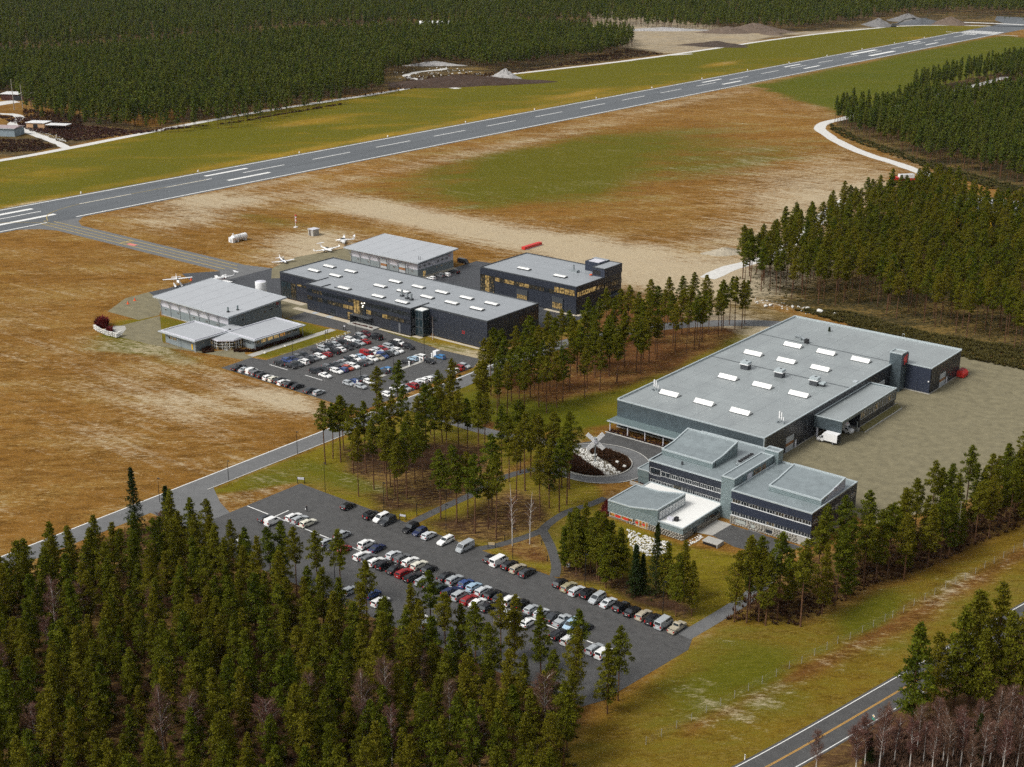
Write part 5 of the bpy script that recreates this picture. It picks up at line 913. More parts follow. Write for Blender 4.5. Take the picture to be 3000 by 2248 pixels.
CARS = [
 ('top row, lower car park', 'cars in the lower car park', [(-230.3, 219.0, 90, 'hatchback', 'black'), (-221.9, 218.8, 90, 'off-roader', 'black'), (-218.9, 219.2, 270, 'people carrier', 'white'), (-216.4, 218.9, 270, 'off-roader', 'dark grey'), (-209.2, 219.4, 270, 'off-roader', 'black'), (-206.3, 219.5, 270, 'hatchback', 'dark blue'), (-203.2, 219.3, 90, 'hatchback', 'pale silver'), (-198.2, 219.7, 270, 'estate car', 'white'), (-192.3, 219.9, 270, 'van', 'silver'), (-183.8, 219.3, 90, 'hatchback', 'black'), (-181.5, 219.3, 90, 'van', 'white'), (-178.4, 219.5, 90, 'estate car', 'black'), (-175.9, 219.4, 90, 'estate car', 'beige'), (-173.0, 219.1, 90, 'estate car', 'dark grey')]),
 ('row under the pine clump', 'cars in the lower car park', [(-164.1, 219.8, 90, 'hatchback', 'black'), (-161.6, 219.6, 90, 'estate car', 'gold'), (-159.1, 219.2, 90, 'estate car', 'pale silver'), (-156.4, 219.8, 90, 'off-roader', 'black'), (-153.6, 219.2, 270, 'people carrier', 'silver'), (-150.6, 219.2, 90, 'saloon', 'pale silver'), (-147.4, 219.5, 90, 'estate car', 'black'), (-144.4, 219.2, 90, 'saloon', 'black'), (-141.6, 219.5, 90, 'estate car', 'beige'), (-138.9, 219.1, 90, 'off-roader', 'black'), (-136.3, 219.1, 90, 'van', 'silver'), (-133.2, 219.4, 90, 'pickup', 'beige')]),
 ('upper middle row, lower car park', 'cars in the lower car park', [(-236.1, 206.0, 90, 'estate car', 'white'), (-233.8, 206.0, 90, 'estate car', 'silver'), (-230.8, 205.9, 90, 'estate car', 'cream'), (-219.4, 206.3, 90, 'people carrier', 'silver'), (-211.4, 206.4, 90, 'off-roader', 'white'), (-208.0, 206.5, 90, 'saloon', 'dark blue'), (-202.6, 206.5, 90, 'hatchback', 'pale silver'), (-199.9, 206.5, 90, 'estate car', 'grey'), (-197.3, 206.5, 90, 'estate car', 'white'), (-194.5, 206.4, 90, 'estate car', 'cream'), (-191.3, 206.3, 90, 'hatchback', 'black'), (-186.0, 206.1, 90, 'saloon', 'black'), (-183.5, 206.2, 90, 'estate car', 'silver'), (-180.3, 206.4, 90, 'hatchback', 'blue'), (-177.9, 206.3, 90, 'hatchback', 'light blue'), (-175.1, 206.2, 90, 'estate car', 'pale silver'), (-172.5, 206.2, 90, 'estate car', 'black'), (-170.3, 206.3, 90, 'saloon', 'black'), (-167.6, 206.4, 90, 'off-roader', 'white'), (-164.9, 206.5, 90, 'off-roader', 'black'), (-161.7, 206.4, 90, 'hatchback', 'silver'), (-159.0, 206.4, 90, 'hatchback', 'pale silver'), (-156.1, 206.7, 90, 'saloon', 'dark grey'), (-153.6, 206.6, 90, 'pickup', 'silver'), (-151.0, 206.3, 270, 'people carrier', 'light blue'), (-148.1, 206.9, 90, 'saloon', 'dark grey')]),
 ('lower middle row, lower car park', 'cars in the lower car park', [(-240.9, 201.2, 90, 'hatchback', 'dark grey'), (-238.2, 201.0, 90, 'small van', 'white'), (-219.5, 201.2, 90, 'hatchback', 'silver'), (-216.8, 201.4, 270, 'off-roader', 'dark grey'), (-213.7, 201.3, 90, 'hatchback', 'red'), (-208.0, 201.6, 90, 'estate car', 'white'), (-205.7, 201.6, 90, 'estate car', 'grey'), (-203.3, 201.4, 90, 'estate car', 'white'), (-200.6, 201.4, 90, 'off-roader', 'black'), (-197.3, 201.4, 90, 'saloon', 'black'), (-194.5, 201.4, 90, 'estate car', 'red'), (-191.6, 201.1, 90, 'estate car', 'black'), (-188.5, 201.4, 90, 'estate car', 'silver'), (-185.6, 201.1, 90, 'saloon', 'grey'), (-183.3, 201.1, 90, 'hatchback', 'dark green'), (-180.5, 201.3, 90, 'estate car', 'dark blue'), (-177.7, 201.3, 90, 'people carrier', 'silver'), (-174.9, 201.2, 90, 'estate car', 'red'), (-172.5, 201.2, 90, 'saloon', 'white'), (-169.6, 201.1, 90, 'hatchback', 'black'), (-164.2, 201.5, 90, 'saloon', 'silver'), (-161.7, 201.6, 90, 'saloon', 'dark grey'), (-158.7, 201.4, 90, 'hatchback', 'white'), (-150.8, 201.6, 90, 'estate car', 'black'), (-147.8, 201.3, 90, 'estate car', 'white'), (-141.5, 201.5, 90, 'estate car', 'silver'), (-139.2, 201.3, 90, 'people carrier', 'white')]),
 ('hidden bottom row, lower car park', 'cars in the lower car park', [(-235.3, 188.4, 90, 'saloon', 'white'), (-198.0, 187.9, 90, 'hatchback', 'silver'), (-193.0, 189.7, 90, 'hatchback', 'blue'), (-189.3, 188.4, 90, 'estate car', 'white'), (-177.3, 187.8, 90, 'saloon', 'white'), (-174.8, 187.8, 90, 'estate car', 'silver')]),
 ('first row of the upper car park', 'cars in the upper car park', [(-327.8, 283.9, 0, 'hatchback', 'black'), (-328.1, 287.4, 0, 'hatchback', 'blue'), (-327.8, 289.7, 0, 'saloon', 'dark blue'), (-328.0, 292.3, 0, 'hatchback', 'grey'), (-328.1, 295.0, 0, 'hatchback', 'dark grey'), (-327.8, 300.3, 0, 'hatchback', 'black'), (-327.7, 303.5, 0, 'people carrier', 'silver'), (-327.7, 306.6, 0, 'off-roader', 'dark grey'), (-327.8, 309.4, 0, 'hatchback', 'silver'), (-327.9, 312.9, 0, 'saloon', 'black'), (-328.1, 316.6, 0, 'estate car', 'white'), (-328.0, 319.1, 0, 'saloon', 'dark grey'), (-327.8, 321.3, 0, 'off-roader', 'silver'), (-327.8, 324.2, 0, 'off-roader', 'dark red')]),
 ('second row of the upper car park', 'cars in the upper car park', [(-322.9, 284.4, 0, 'saloon', 'black'), (-322.8, 287.1, 0, 'estate car', 'dark grey'), (-322.8, 289.6, 180, 'off-roader', 'white'), (-323.0, 292.3, 0, 'hatchback', 'black'), (-323.0, 294.6, 0, 'hatchback', 'grey'), (-322.8, 297.2, 0, 'estate car', 'white'), (-322.6, 300.1, 180, 'hatchback', 'red'), (-322.6, 303.7, 180, 'off-roader', 'black'), (-322.9, 306.6, 180, 'saloon', 'white'), (-322.7, 309.6, 0, 'saloon', 'black'), (-322.8, 313.0, 0, 'saloon', 'black'), (-322.9, 315.8, 0, 'hatchback', 'silver'), (-322.8, 318.2, 180, 'saloon', 'red'), (-322.9, 323.9, 180, 'van', 'black')]),
 ('third row of the upper car park', 'cars in the upper car park', [(-312.3, 285.4, 0, 'off-roader', 'black'), (-312.3, 288.4, 0, 'saloon', 'black'), (-312.6, 291.1, 0, 'estate car', 'grey'), (-312.5, 293.5, 0, 'saloon', 'dark grey'), (-312.4, 295.8, 0, 'saloon', 'grey'), (-312.3, 298.0, 0, 'saloon', 'silver'), (-312.3, 300.5, 0, 'off-roader', 'dark grey'), (-312.1, 303.0, 0, 'estate car', 'white'), (-312.1, 305.5, 0, 'saloon', 'light blue'), (-312.6, 308.8, 0, 'van', 'red'), (-312.2, 311.1, 0, 'hatchback', 'white'), (-312.3, 313.8, 0, 'estate car', 'pale silver'), (-312.3, 316.2, 0, 'hatchback', 'red'), (-312.2, 319.1, 0, 'people carrier', 'silver'), (-312.4, 322.0, 0, 'off-roader', 'black'), (-312.2, 324.2, 0, 'off-roader', 'white')]),
 ('fourth row of the upper car park', 'cars in the upper car park', [(-307.5, 284.9, 0, 'saloon', 'white'), (-307.7, 290.2, 0, 'estate car', 'white'), (-307.2, 292.4, 180, 'hatchback', 'blue'), (-307.1, 294.7, 0, 'hatchback', 'orange'), (-307.0, 297.2, 0, 'estate car', 'white'), (-306.9, 300.5, 180, 'saloon', 'dark grey'), (-306.8, 303.0, 0, 'saloon', 'grey'), (-307.4, 306.3, 0, 'hatchback', 'white'), (-306.8, 308.6, 0, 'saloon', 'beige'), (-307.1, 310.8, 0, 'small van', 'blue'), (-306.9, 313.3, 0, 'hatchback', 'black'), (-307.0, 315.6, 0, 'saloon', 'silver'), (-306.9, 318.1, 0, 'hatchback', 'white'), (-306.9, 323.1, 0, 'off-roader', 'black')]),
 ('upper side of the charging island', 'cars at the charging island', [(-296.2, 284.2, 0, 'hatchback', 'silver'), (-296.4, 286.5, 180, 'hatchback', 'blue'), (-296.8, 288.8, 180, 'saloon', 'dark grey'), (-296.5, 291.1, 180, 'hatchback', 'grey'), (-295.6, 299.2, 180, 'hatchback', 'dark grey'), (-296.5, 301.6, 180, 'hatchback', 'bright blue'), (-296.6, 311.0, 180, 'hatchback', 'black'), (-297.2, 315.0, 180, 'hatchback', 'light blue'), (-296.5, 317.5, 180, 'off-roader', 'white')]),
 ('lower side of the charging island', 'cars at the charging island', [(-291.3, 284.7, 0, 'hatchback', 'silver'), (-292.1, 289.3, 0, 'hatchback', 'white'), (-291.7, 301.1, 0, 'hatchback', 'dark grey'), (-291.0, 316.4, 0, 'hatchback', 'black'), (-291.5, 321.9, 180, 'hatchback', 'bright blue')]),
 ('row along the brown field', 'cars in the upper car park', [(-334.8, 272.5, 90, 'pickup', 'black'), (-331.8, 272.5, 90, 'saloon', 'silver'), (-328.9, 272.9, 90, 'small van', 'white'), (-326.3, 272.8, 90, 'estate car', 'grey'), (-323.1, 272.5, 90, 'estate car', 'black'), (-320.0, 272.1, 90, 'hatchback', 'white'), (-317.5, 272.2, 90, 'hatchback', 'cream'), (-315.3, 272.6, 90, 'saloon', 'black'), (-312.7, 272.0, 90, 'estate car', 'white'), (-310.0, 272.2, 90, 'saloon', 'black'), (-306.7, 272.2, 90, 'saloon', 'black'), (-300.9, 272.3, 90, 'saloon', 'dark grey'), (-297.3, 272.5, 90, 'hatchback', 'silver')]),
 ('row beside the main road', 'cars in the upper car park', [(-279.3, 284.5, 0, 'hatchback', 'white'), (-281.1, 290.0, 180, 'estate car', 'white'), (-279.3, 292.2, 0, 'hatchback', 'silver'), (-279.1, 294.9, 180, 'off-roader', 'red'), (-280.0, 297.7, 180, 'hatchback', 'pale silver'), (-280.1, 300.8, 180, 'hatchback', 'white'), (-279.7, 303.1, 180, 'hatchback', 'white'), (-278.9, 305.7, 180, 'estate car', 'silver'), (-279.0, 314.5, 180, 'hatchback', 'white'), (-279.3, 317.1, 180, 'off-roader', 'red'), (-279.0, 320.1, 0, 'hatchback', 'silver')]),
 ('yard by the far hangar', 'cars by the far hangar', [(-360.8, 394.1, 180, 'hatchback', 'white'), (-361.0, 399.4, 180, 'off-roader', 'grey'), (-359.7, 401.8, 180, 'hatchback', 'white'), (-360.2, 407.5, 180, 'off-roader', 'black'), (-368.1, 422.0, 0, 'van', 'black')])]
ORD = ['first', 'second', 'third', 'fourth', 'fifth', 'sixth', 'seventh', 'eighth', 'ninth', 'tenth', 'eleventh', 'twelfth', 'thirteenth', 'fourteenth', 'fifteenth', 'sixteenth', 'seventeenth', 'eighteenth', 'nineteenth', 'twentieth'] + ['twenty-' + w for w in ('first', 'second', 'third', 'fourth', 'fifth', 'sixth', 'seventh', 'eighth', 'ninth')]
for phrase, grp, row in CARS:
    names = [f'{c} {k}' for (x, y, a, k, c) in row]
    for i, (x, y, a, k, c) in enumerate(row):
        t = make_car(k, c); t.location = (x, y, .03); t.rotation_euler = (0, 0, R(a + random.uniform(-1.6, 1.6)))
        nm = names[i]; pv = names[i - 1] if i else None; nx_ = names[i + 1] if i + 1 < len(row) else None
        key = lambda j: (names[j], names[j - 1] if j else None, names[j + 1] if j + 1 < len(row) else None)
        if names.count(nm) == 1: lab = f'{nm} in the {phrase}'
        elif pv and sum(1 for j in range(len(row)) if key(j)[0] == nm and pv in key(j)[1:]) == 1: lab = f'{nm} next to the {pv}, {phrase}'
        elif nx_ and sum(1 for j in range(len(row)) if key(j)[0] == nm and nx_ in key(j)[1:]) == 1: lab = f'{nm} next to the {nx_}, {phrase}'
        else:
            same = [j for j in range(len(row)) if names[j] == nm]; q = same.index(i); lab = f'{ORD[q]} {nm} from the left, {phrase}'
        t['label'] = lab; t['category'] = {'off-roader': 'off-road car', 'small van': 'van'}.get(k, k if k in ('van', 'pickup') else 'car'); t['group'] = grp
# roof load on one estate, charging island
bc = thing('charging_island', 'pale concrete charging island with white charger posts in upper car park', 'traffic island', (-294, 300, 0)); obox('kerb_slab', bc, concrete, -294.6, -293.2, 295, 321.5, .02, .16)
obox('kerb_slab', bc, concrete, -294.6, -293.2, 284, 287.5, .02, .16)
for y, nb in ((285.8, 'silver hatchbacks'), (299.8, 'bright blue hatchback'), (309.6, 'black hatchback'), (314.8, 'light blue hatchback'), (320.6, 'white equipment cabinet')):
    c = thing('charging_post', f'white vehicle charging post beside the {nb}', 'charging post', (-293.9, y, .16), 0, 'charging posts on the island')
    MB().box(-294.1, -293.7, y - .12, y + .12, .16, 1.5).build('post_body', white_paint, c); MB().box(-294.2, -293.6, y - .18, y + .18, 1.5, 1.75).build('post_head', white_paint, c); MB().box(-293.7, -293.66, y - .08, y + .08, 1.0, 1.3).build('screen', black_metal, c)
c = thing('equipment_cabinet', 'white electrical cabinet at the end of the charging island', 'cabinet', (-294, 323, 0)); obox('cabinet_body', c, white_paint, -294.8, -293.4, 322, 324.2, .1, 2.0); obox('cabinet_base', c, concrete, -295, -293.2, 321.8, 324.4, .02, .1)

def box_truck(label, x, y, a):
    t = thing('box_truck', label, 'truck', (x, y, .02), R(a)); p = lambda nm, mb, m: link(nm, mb.mesh(nm, m), t)
    p('cargo_box', MB().box(-3.3, .85, -1.1, 1.1, .85, 3.15), white_paint); p('box_edge', MB().box(-3.33, -3.27, -1.12, 1.12, .83, 3.17).box(-3.35, -3.32, -.04, .04, .9, 3.1), trim_black); p('chassis', MB().box(-3.2, 2.9, -.5, .5, .45, .85), trim_black)
    p('cab', MB().profy([(.95, .45), (2.9, .45), (2.98, .95), (2.65, 1.25), (1.95, 1.4), (1.4, 2.25), (.95, 2.3)], -.98, .98), white_paint); p('windscreen', MB().add([(1.95, -.85, 1.42), (1.95, .85, 1.42), (1.44, .78, 2.2), (1.44, -.78, 2.2)], [(0, 1, 2, 3)]).add([(2.0, -.85, 1.40), (2.0, .85, 1.40), (1.47, .78, 2.2), (1.47, -.78, 2.2)], [(0, 1, 2, 3)]), car_glass)
    for s in (-1, 1): p('side_window', MB().add([(1.05, s * .99, 1.4), (1.85, s * .99, 1.38), (1.42, s * .99, 2.1), (1.05, s * .99, 2.15)], [(0, 1, 2, 3)]), car_glass); p('headlight', MB().box(2.86, 2.99, s * .72 - .2, s * .72 + .2, .72, .98), lamp_clear); p('mirror', MB().box(1.85, 1.95, s * 1.1 - .12, s * 1.1 + .12, 1.3, 1.75), trim_black)
    p('wind_deflector', MB().profy([(.9, 2.3), (1.6, 2.3), (.9, 3.1)], -.85, .85), white_paint)
    wm, rm = wheel_meshes()
    for wx in (-2.0, 2.05):
        for s in (-1, 1): wo = link('wheel', wm, t, (wx, s * .86, .36)); wo.scale = (1.1, 1.3, 1.1); link('rim', rm, wo)
    return t
box_truck('white box truck parked on gravel before the loading dock', -157.0, 335.0, 180)
tk = box_truck('white box truck with red mark backed under the loading dock canopy', -157.3, 345.2, 0); link('logo', MB().add([(1.2, -.3, 2.78), (1.2, .25, 2.78), (1.05, .3, 2.98), (1.05, -.2, 2.98)], [(0, 1, 2, 3)]).mesh('logo', red_paint), tk)
# ------------------------------------------------------------------ aircraft
def plane(label, x, y, a, kind, z=0.0):
    t = thing('light_aircraft' if kind != 'jet' else 'business_jet', label, 'aircraft', (x, y, z), R(a)); p = lambda nm, mb, m: link(nm, mb.mesh(nm, m), t)
    L_, S_ = {'twin': (8.6, 13.0), 'single': (7.4, 10.0), 'float': (8.2, 11.5), 'jet': (13, 13)}[kind]; zf = {'twin': 1.2, 'single': 1.0, 'float': 2.3, 'jet': 1.7}[kind]; r_ = {'jet': .85}.get(kind, .6)
    p('fuselage', MB().tube([(-L_ * .58, 0, zf + .28), (-L_ * .5, 0, zf + .22), (-L_ * .22, 0, zf + .1), (0, 0, zf), (L_ * .2, 0, zf), (L_ * .36, 0, zf - .05), (L_ * .42, 0, zf - .1)], [.05, .16, r_ * .62, r_, r_ * .97, r_ * .6, .12], 10), white_paint)
    zw = {'twin': zf - .25, 'single': zf - .4, 'float': zf + .75, 'jet': zf - .6}[kind]; dih = .35 if kind != 'float' else .1
    for s in (-1, 1):
        c0, c1 = (1.45, .9) if kind != 'jet' else (2.3, 1.0); xo = 0 if kind != 'jet' else -1.6
        p('wing', MB().prism([(c0 * .6, 0), (c1 * .5 + xo, s * S_ / 2), (-c1 * .5 + xo, s * S_ / 2), (-c0 * .5, 0)], [zw - .09, zw + dih - .04, zw + dih - .04, zw - .09], [zw + .09, zw + dih + .04, zw + dih + .04, zw + .09]), white_paint)
        if kind in ('twin',): p('winglet', MB().prism([(.4, s * S_ / 2 - .05), (.4, s * S_ / 2 + .05), (-.5, s * S_ / 2 + .05), (-.5, s * S_ / 2 - .05)], zw + dih, [zw + dih + .5] * 2 + [zw + dih + .9] * 2), white_paint)
        if kind == 'twin': p('engine', MB().tube([(-.6, s * 2.1, zw + .15), (.6, s * 2.1, zw + .12), (1.3, s * 2.1, zw + .1), (1.5, s * 2.1, zw + .1)], [.25, .42, .36, .12], 8), white_paint); p('propeller', MB().box(1.5, 1.56, s * 2.1 - .07, s * 2.1 + .07, zw - .8, zw + 1.0).box(1.5, 1.56, s * 2.1 - .9, s * 2.1 + .9, zw + .03, zw + .17), trim_black)
        if kind == 'jet': p('engine', MB().tube([(-3.8, s * 1.25, zf + .55), (-3.4, s * 1.25, zf + .55), (-2.0, s * 1.25, zf + .55), (-1.7, s * 1.25, zf + .55)], [.3, .42, .46, .4], 10), white_paint)
        if kind == 'float': p('float', MB().tube([(-3.2, s * 1.25, .75), (-1.4, s * 1.25, .45), (1.6, s * 1.25, .45), (2.9, s * 1.25, .65), (3.2, s * 1.25, .8)], [.08, .38, .42, .32, .08], 8), white_paint); p('float_strut', MB().tube([(.9, s * .4, zf - .4), (1.2, s * 1.2, .8)], .05, 5).tube([(-.9, s * .4, zf - .4), (-1.2, s * 1.2, .8)], .05, 5), galv); p('wing_strut', MB().tube([(0, s * .55, zf - .3), (0, s * 2.8, zw + .05)], .05, 5), white_paint)
        if kind != 'float': p('wheel', MB().tube([(-.3, s * 1.3 - .08, .25), (-.3, s * 1.3 + .08, .25)], .25, 10).tube([(-.3, s * 1.3, .25), (-.3, s * 1.1, zw)], .05, 5), tyre_m)
    tz = zf + 1.75 if kind in ('twin', 'jet') else zf + .3; xt = -L_ * .55
    p('fin', MB().prism([(xt + 1.5, -.05), (xt + 1.5, .05), (xt - .1, .05), (xt - .1, -.05)], zf + .2, [zf + .35] * 2 + [zf + 1.8] * 2), white_paint); p('tailplane', MB().prism([(xt + .75, 0), (xt + .2, 1.9), (xt - .35, 1.9), (xt - .35, -1.9), (xt + .2, -1.9)], tz, tz + .1), white_paint)
    if kind == 'jet':
        p('cabin_window', MB().box(*(-1.6, -1.25, -r_ - .012, r_ + .012, zf + .12, zf + .42)).box(-.6, -.25, -r_ - .012, r_ + .012, zf + .12, zf + .42).box(.4, .75, -r_ - .012, r_ + .012, zf + .12, zf + .42).box(1.4, 1.75, -r_ - .012, r_ + .012, zf + .12, zf + .42), car_glass); p('stripe', MB().box(-2.5, 3, -r_ - .006, r_ + .006, zf - .12, zf + .0), mat('dark_red_stripe', (.16, .03, .03), .5))
    else:
        p('canopy', MB().tube([(-L_ * .10, 0, zf + .42), (0, 0, zf + .55), (L_ * .14, 0, zf + .45), (L_ * .19, 0, zf + .3)], [.2, .46, .42, .15], 8), car_glass)
        if kind in ('single', 'float'): p('propeller', MB().box(L_ * .425, L_ * .43, -.06, .06, zf - 1.0, zf + .85), trim_black)
        if kind == 'single': p('stripe', MB().box(-2.6, 2.2, -r_ - .004, r_ + .004, zf - .1, zf + .1), mat('blue_stripe', (.03, .06, .16), .5))
    return t
plane('white twin engine aircraft with T-tail on gravel facing the long black roof', (-426.8, 399.9)[0], (-426.8, 399.9)[1], 350, 'twin')
plane('small white twin aircraft behind, half hidden by back hangar corner', (-432.9, 416.1)[0], (-432.9, 416.1)[1], 225, 'twin')
plane('white low wing aircraft with blue stripe on the frosted grass', (-427.0, 375.0)[0], (-427.0, 375.0)[1], 340, 'single')
plane('white high wing floatplane standing on the apron edge', (-431.7, 324.1)[0], (-431.7, 324.1)[1], 330, 'float')
plane('white business jet half hidden behind the front hangar roof', (-422.6, 337.7)[0], (-422.6, 337.7)[1], 260, 'jet')
t = thing('fuel_tank', 'white horizontal fuel tank with dark straps on the field', 'fuel tank', (-471.5, 388, 0)); y0, y1 = 385.2, 393.0
MB().tube([(-471.5, y0, 1.75), (-471.5, y0 + .2, 1.75), (-471.5, y1 - .2, 1.75), (-471.5, y1, 1.75)], [1.1, 1.4, 1.4, 1.1], 16).build('tank_shell', white_paint, t); MB().box(-472.9, -470.1, y0 - 1.0, y0 + .3, .1, 2.3).build('pump_cabin', white_paint, t); MB().box(-471.9, -470.7, y0 - 1.03, y0 - 1.0, .3, 1.6).build('pump_door', grey_trim, t)
for y in (387.5, 392): MB().box(-472.7, -470.3, y - .25, y + .25, 0, 1.0).build('tank_leg', white_paint, t)
for y in (388.0, 389.0): MB().tube([(-471.5, y, 1.75), (-471.5, y + .12, 1.75)], 1.43, 16).build('tank_strap', dark_trim, t)
MB().tube([(-471.5, y0 + .6, 3.1), (-471.5, y0 + .6, 4.0)], .3, 8).build('vent_cap', white_paint, t); MB().tube([(-470.05, y0 + .5, 1.6), (-470.0, y0 + .5, 1.6)], .2, 8).build('warning_disc', red_paint, t)
wx, wy = -471.7, 423.0; t = thing('windsock', 'red and white windsock hanging limp on its white mast', 'windsock', (wx, wy, 0)); MB().tube([(wx, wy, 0), (wx, wy, 6.0)], .14, 8).build('mast', white_paint, t); MB().box(wx - .8, wx + .8, wy - .8, wy + .8, 0, .25).build('mast_base', white_paint, t)
for k in range(5): MB().tube([(wx + .45, wy, 6.0 - k * .75), (wx + .45, wy, 5.26 - k * .75)], [.42 - k * .05, .38 - k * .05], 9).build('sock_band', (red_paint, white_paint)[k % 2], t)
s = (-453.6, 417.4); t = thing('utility_hut', 'small grey hut with pale roof and dark doorway in the field', 'hut', (s[0], s[1], 0)); x, y = s; obox('wall', t, concrete, x - 1.6, x + 1.6, y - 1.8, y + 1.8, 0, 2.9); obox('roof', t, white_panel, x - 1.9, x + 1.9, y - 2.1, y + 2.1, 2.9, 3.1); obox('door', t, mat('rust_door', (.05, .03, .02), .8), x - .9, x - .1, y - 1.86, y - 1.8, .1, 2.5)
s = (-413.3, 336.1); t = thing('storage_tank', 'white upright round tank behind the front hangar roof', 'tank', (-382.5, 324.3, 0)); MB().tube([(-382.5, 324.3, 0), (-382.5, 324.3, 10.2), (-382.5, 324.3, 10.4)], [2.1, 2.1, 1.9], 24).build('tank_shell', white_paint, t); MB().tube([(-382.5, 324.3, 10.4), (-382.5, 324.3, 10.75)], [1.9, .4], 24).build('tank_top', white_panel, t)
s = (-362.8, 461.8); t = thing('red_beam', 'long red steel box lying on the pale frosted strip', 'steel box', (s[0], s[1], 0)); MB().box(s[0] - 1.0, s[0] + 1.0, s[1] - 6, s[1] + 6, .1, 1.3).build('beam', red_paint, t); MB().box(s[0] + 1.0, s[0] + 1.3, s[1] - 5.5, s[1] + 5.5, .0, .2).build('timber_support', grey_trim, t)
for (px, nm) in (((-435.0, 333.1), 'apron edge beside the floatplane'), ((-426.2, 296.3), 'gravel apron edge before the hangar'), ((-428.1, 300.8), 'apron corner close to the front hangar')):
    t = thing('traffic_cone', f'orange marker cone on the {nm}', 'cone', (px[0], px[1], 0), 0, 'orange marker cones'); MB().tube([(px[0], px[1], .05), (px[0], px[1], 1.1)], [.4, .08], 8).build('cone_body', orange_paint, t); MB().box(px[0] - .5, px[0] + .5, px[1] - .5, px[1] + .5, 0, .06).build('cone_base', orange_paint, t)
# red dumpster at the far corner of the hall
t = thing('waste_compactor', 'red waste compactor against the end wall of the largest hall', 'container', (-149.6, 413.6, 0)); MB().profy([(-150.7, .2), (-148.4, .2), (-148.4, 1.4), (-149.2, 2.2), (-150.7, 2.2)], 411.8, 415.6).build('container_body', red_paint, t); MB().box(-150.5, -149.3, 412, 415.4, 2.2, 2.35).build('container_lid', mat('dark_red', (.25, .02, .02), .5), t)
for k in range(4): MB().box(-148.4, -148.3, 412.2 + k * 1.0, 412.35 + k * 1.0, .3, 1.4).build('container_rib', red_paint, t)
# ------------------------------------------------------------------ roundabout island and sculpture
IC = (-199.3, 281.9)
def ell(a, b_, n=40, z=.0): return [(IC[0] + a * math.cos(t), IC[1] + b_ * math.sin(t)) for t in np.linspace(0, 2 * math.pi, n, endpoint=False)]
isl = thing('traffic_island', 'oval roundabout island with dark heather beds and a band of white stones', 'traffic island', (IC[0], IC[1], 0))
MB().prism(ell(10.1, 9.6), .03, .28).build('island_soil', mat('island_soil', (.10, .085, .06), .95, .1, noise=.3, scale=1), isl); o_, i_ = ell(10.35, 9.85), ell(10.1, 9.6); kb = MB()
for k in range(40): q = [o_[k], o_[(k + 1) % 40], i_[(k + 1) % 40], i_[k]]; kb.prism(q, .03, .33)
kb.build('island_kerb', kerb_m, isl)
obr = [(-198.5 + 14.4 * math.cos(t), 282.2 + 13.4 * math.sin(t)) for t in np.linspace(-.6, 2.6, 40)]; strip('kerb', [(p[0], p[1]) for p in obr], .3, .16, kerb_m, step=1.0); obr = [(-198.5 + 14.4 * math.cos(t), 282.2 + 13.4 * math.sin(t)) for t in np.linspace(3.9, 5.4, 24)]; strip('kerb', [(p[0], p[1]) for p in obr], .3, .16, kerb_m, step=1.0)
def tufts(fn, n, hgt, spread, m, name, parent=None, tri=9, kind='stuff'):
    mb_v, mb_f, tint = [], [], []; c = 0
    while c < n:
        p = fn()
        if p is None: continue
        c += 1; tn = random.random(); h_ = hgt * random.uniform(.6, 1.25)
        for _ in range(tri):
            a = random.uniform(0, 6.283); r_ = random.uniform(0, spread); dx, dy = math.cos(a), math.sin(a); b0 = (p[0] + dx * r_ * .4, p[1] + dy * r_ * .4); w_ = hgt * .22
            k = len(mb_v); mb_v += [(b0[0] - dy * w_, b0[1] + dx * w_, p[2]), (b0[0] + dy * w_, b0[1] - dx * w_, p[2]), (b0[0] + dx * r_, b0[1] + dy * r_, p[2] + h_ * random.uniform(.6, 1))]; mb_f.append((k, k + 1, k + 2)); tint.append(min(1, max(0, tn * .5 + random.random() * .5)))
    b_ = MB(); b_.v, b_.f, b_.m, b_.t = mb_v, mb_f, [0] * len(mb_f), tint
    return b_.build(name, m, parent, kind, recalc=False)
def in_bed(side):
    def f():
        a = random.uniform(0, 6.283); r_ = math.sqrt(random.random()); x, y = 9.7 * r_ * math.cos(a), 9.2 * r_ * math.sin(a)
        d = (y * .91 + x * .40)
        return (IC[0] + x, IC[1] + y, .25) if (d > 2.6 + .6 * math.sin(x * .5) if side > 0 else d < -2.4) else None
    return f
tufts(in_bed(1), 900, .75, .5, heath, 'heather_bed', isl); tufts(in_bed(-1), 900, .75, .5, heath, 'heather_bed', isl)
def rock_meshes(m, n=6, seed=40):
    out = []
    for s_ in range(n):
        r_ = random.Random(seed + s_); bm = bmesh.new(); bmesh.ops.create_icosphere(bm, subdivisions=1, radius=.5); sx = [r_.uniform(.7, 1.3) for _ in range(3)]
        for v_ in bm.verts: v_.co = Vector((v_.co.x * sx[0], v_.co.y * sx[1], v_.co.z * sx[2] * .7)) * r_.uniform(.8, 1.15)
        me_ = bpy.data.meshes.new('boulder'); bm.to_mesh(me_); bm.free(); me_.materials.append(m); out.append(me_)
    return out
rocks = rock_meshes(boulder_m); n_ = 0; small = MB()
while n_ < 520:
    a = random.uniform(0, 6.283); r_ = math.sqrt(random.random()); x, y = 9.6 * r_ * math.cos(a), 9.1 * r_ * math.sin(a); d = y * .91 + x * .40
    if not -2.4 < d < 2.4: continue
    n_ += 1
    if n_ <= 140: o = link('stone', random.choice(rocks), isl, Vector((x, y, .33)), random.uniform(0, 6)); s_ = random.uniform(.5, .85); o.scale = (s_, s_, s_)
    else: me_ = random.choice(rocks); s_ = random.uniform(.25, .5); small.add([(IC[0] + x + v.co.x * s_, IC[1] + y + v.co.y * s_, .30 + v.co.z * s_) for v in me_.vertices], [tuple(p.vertices) for p in me_.polygons])
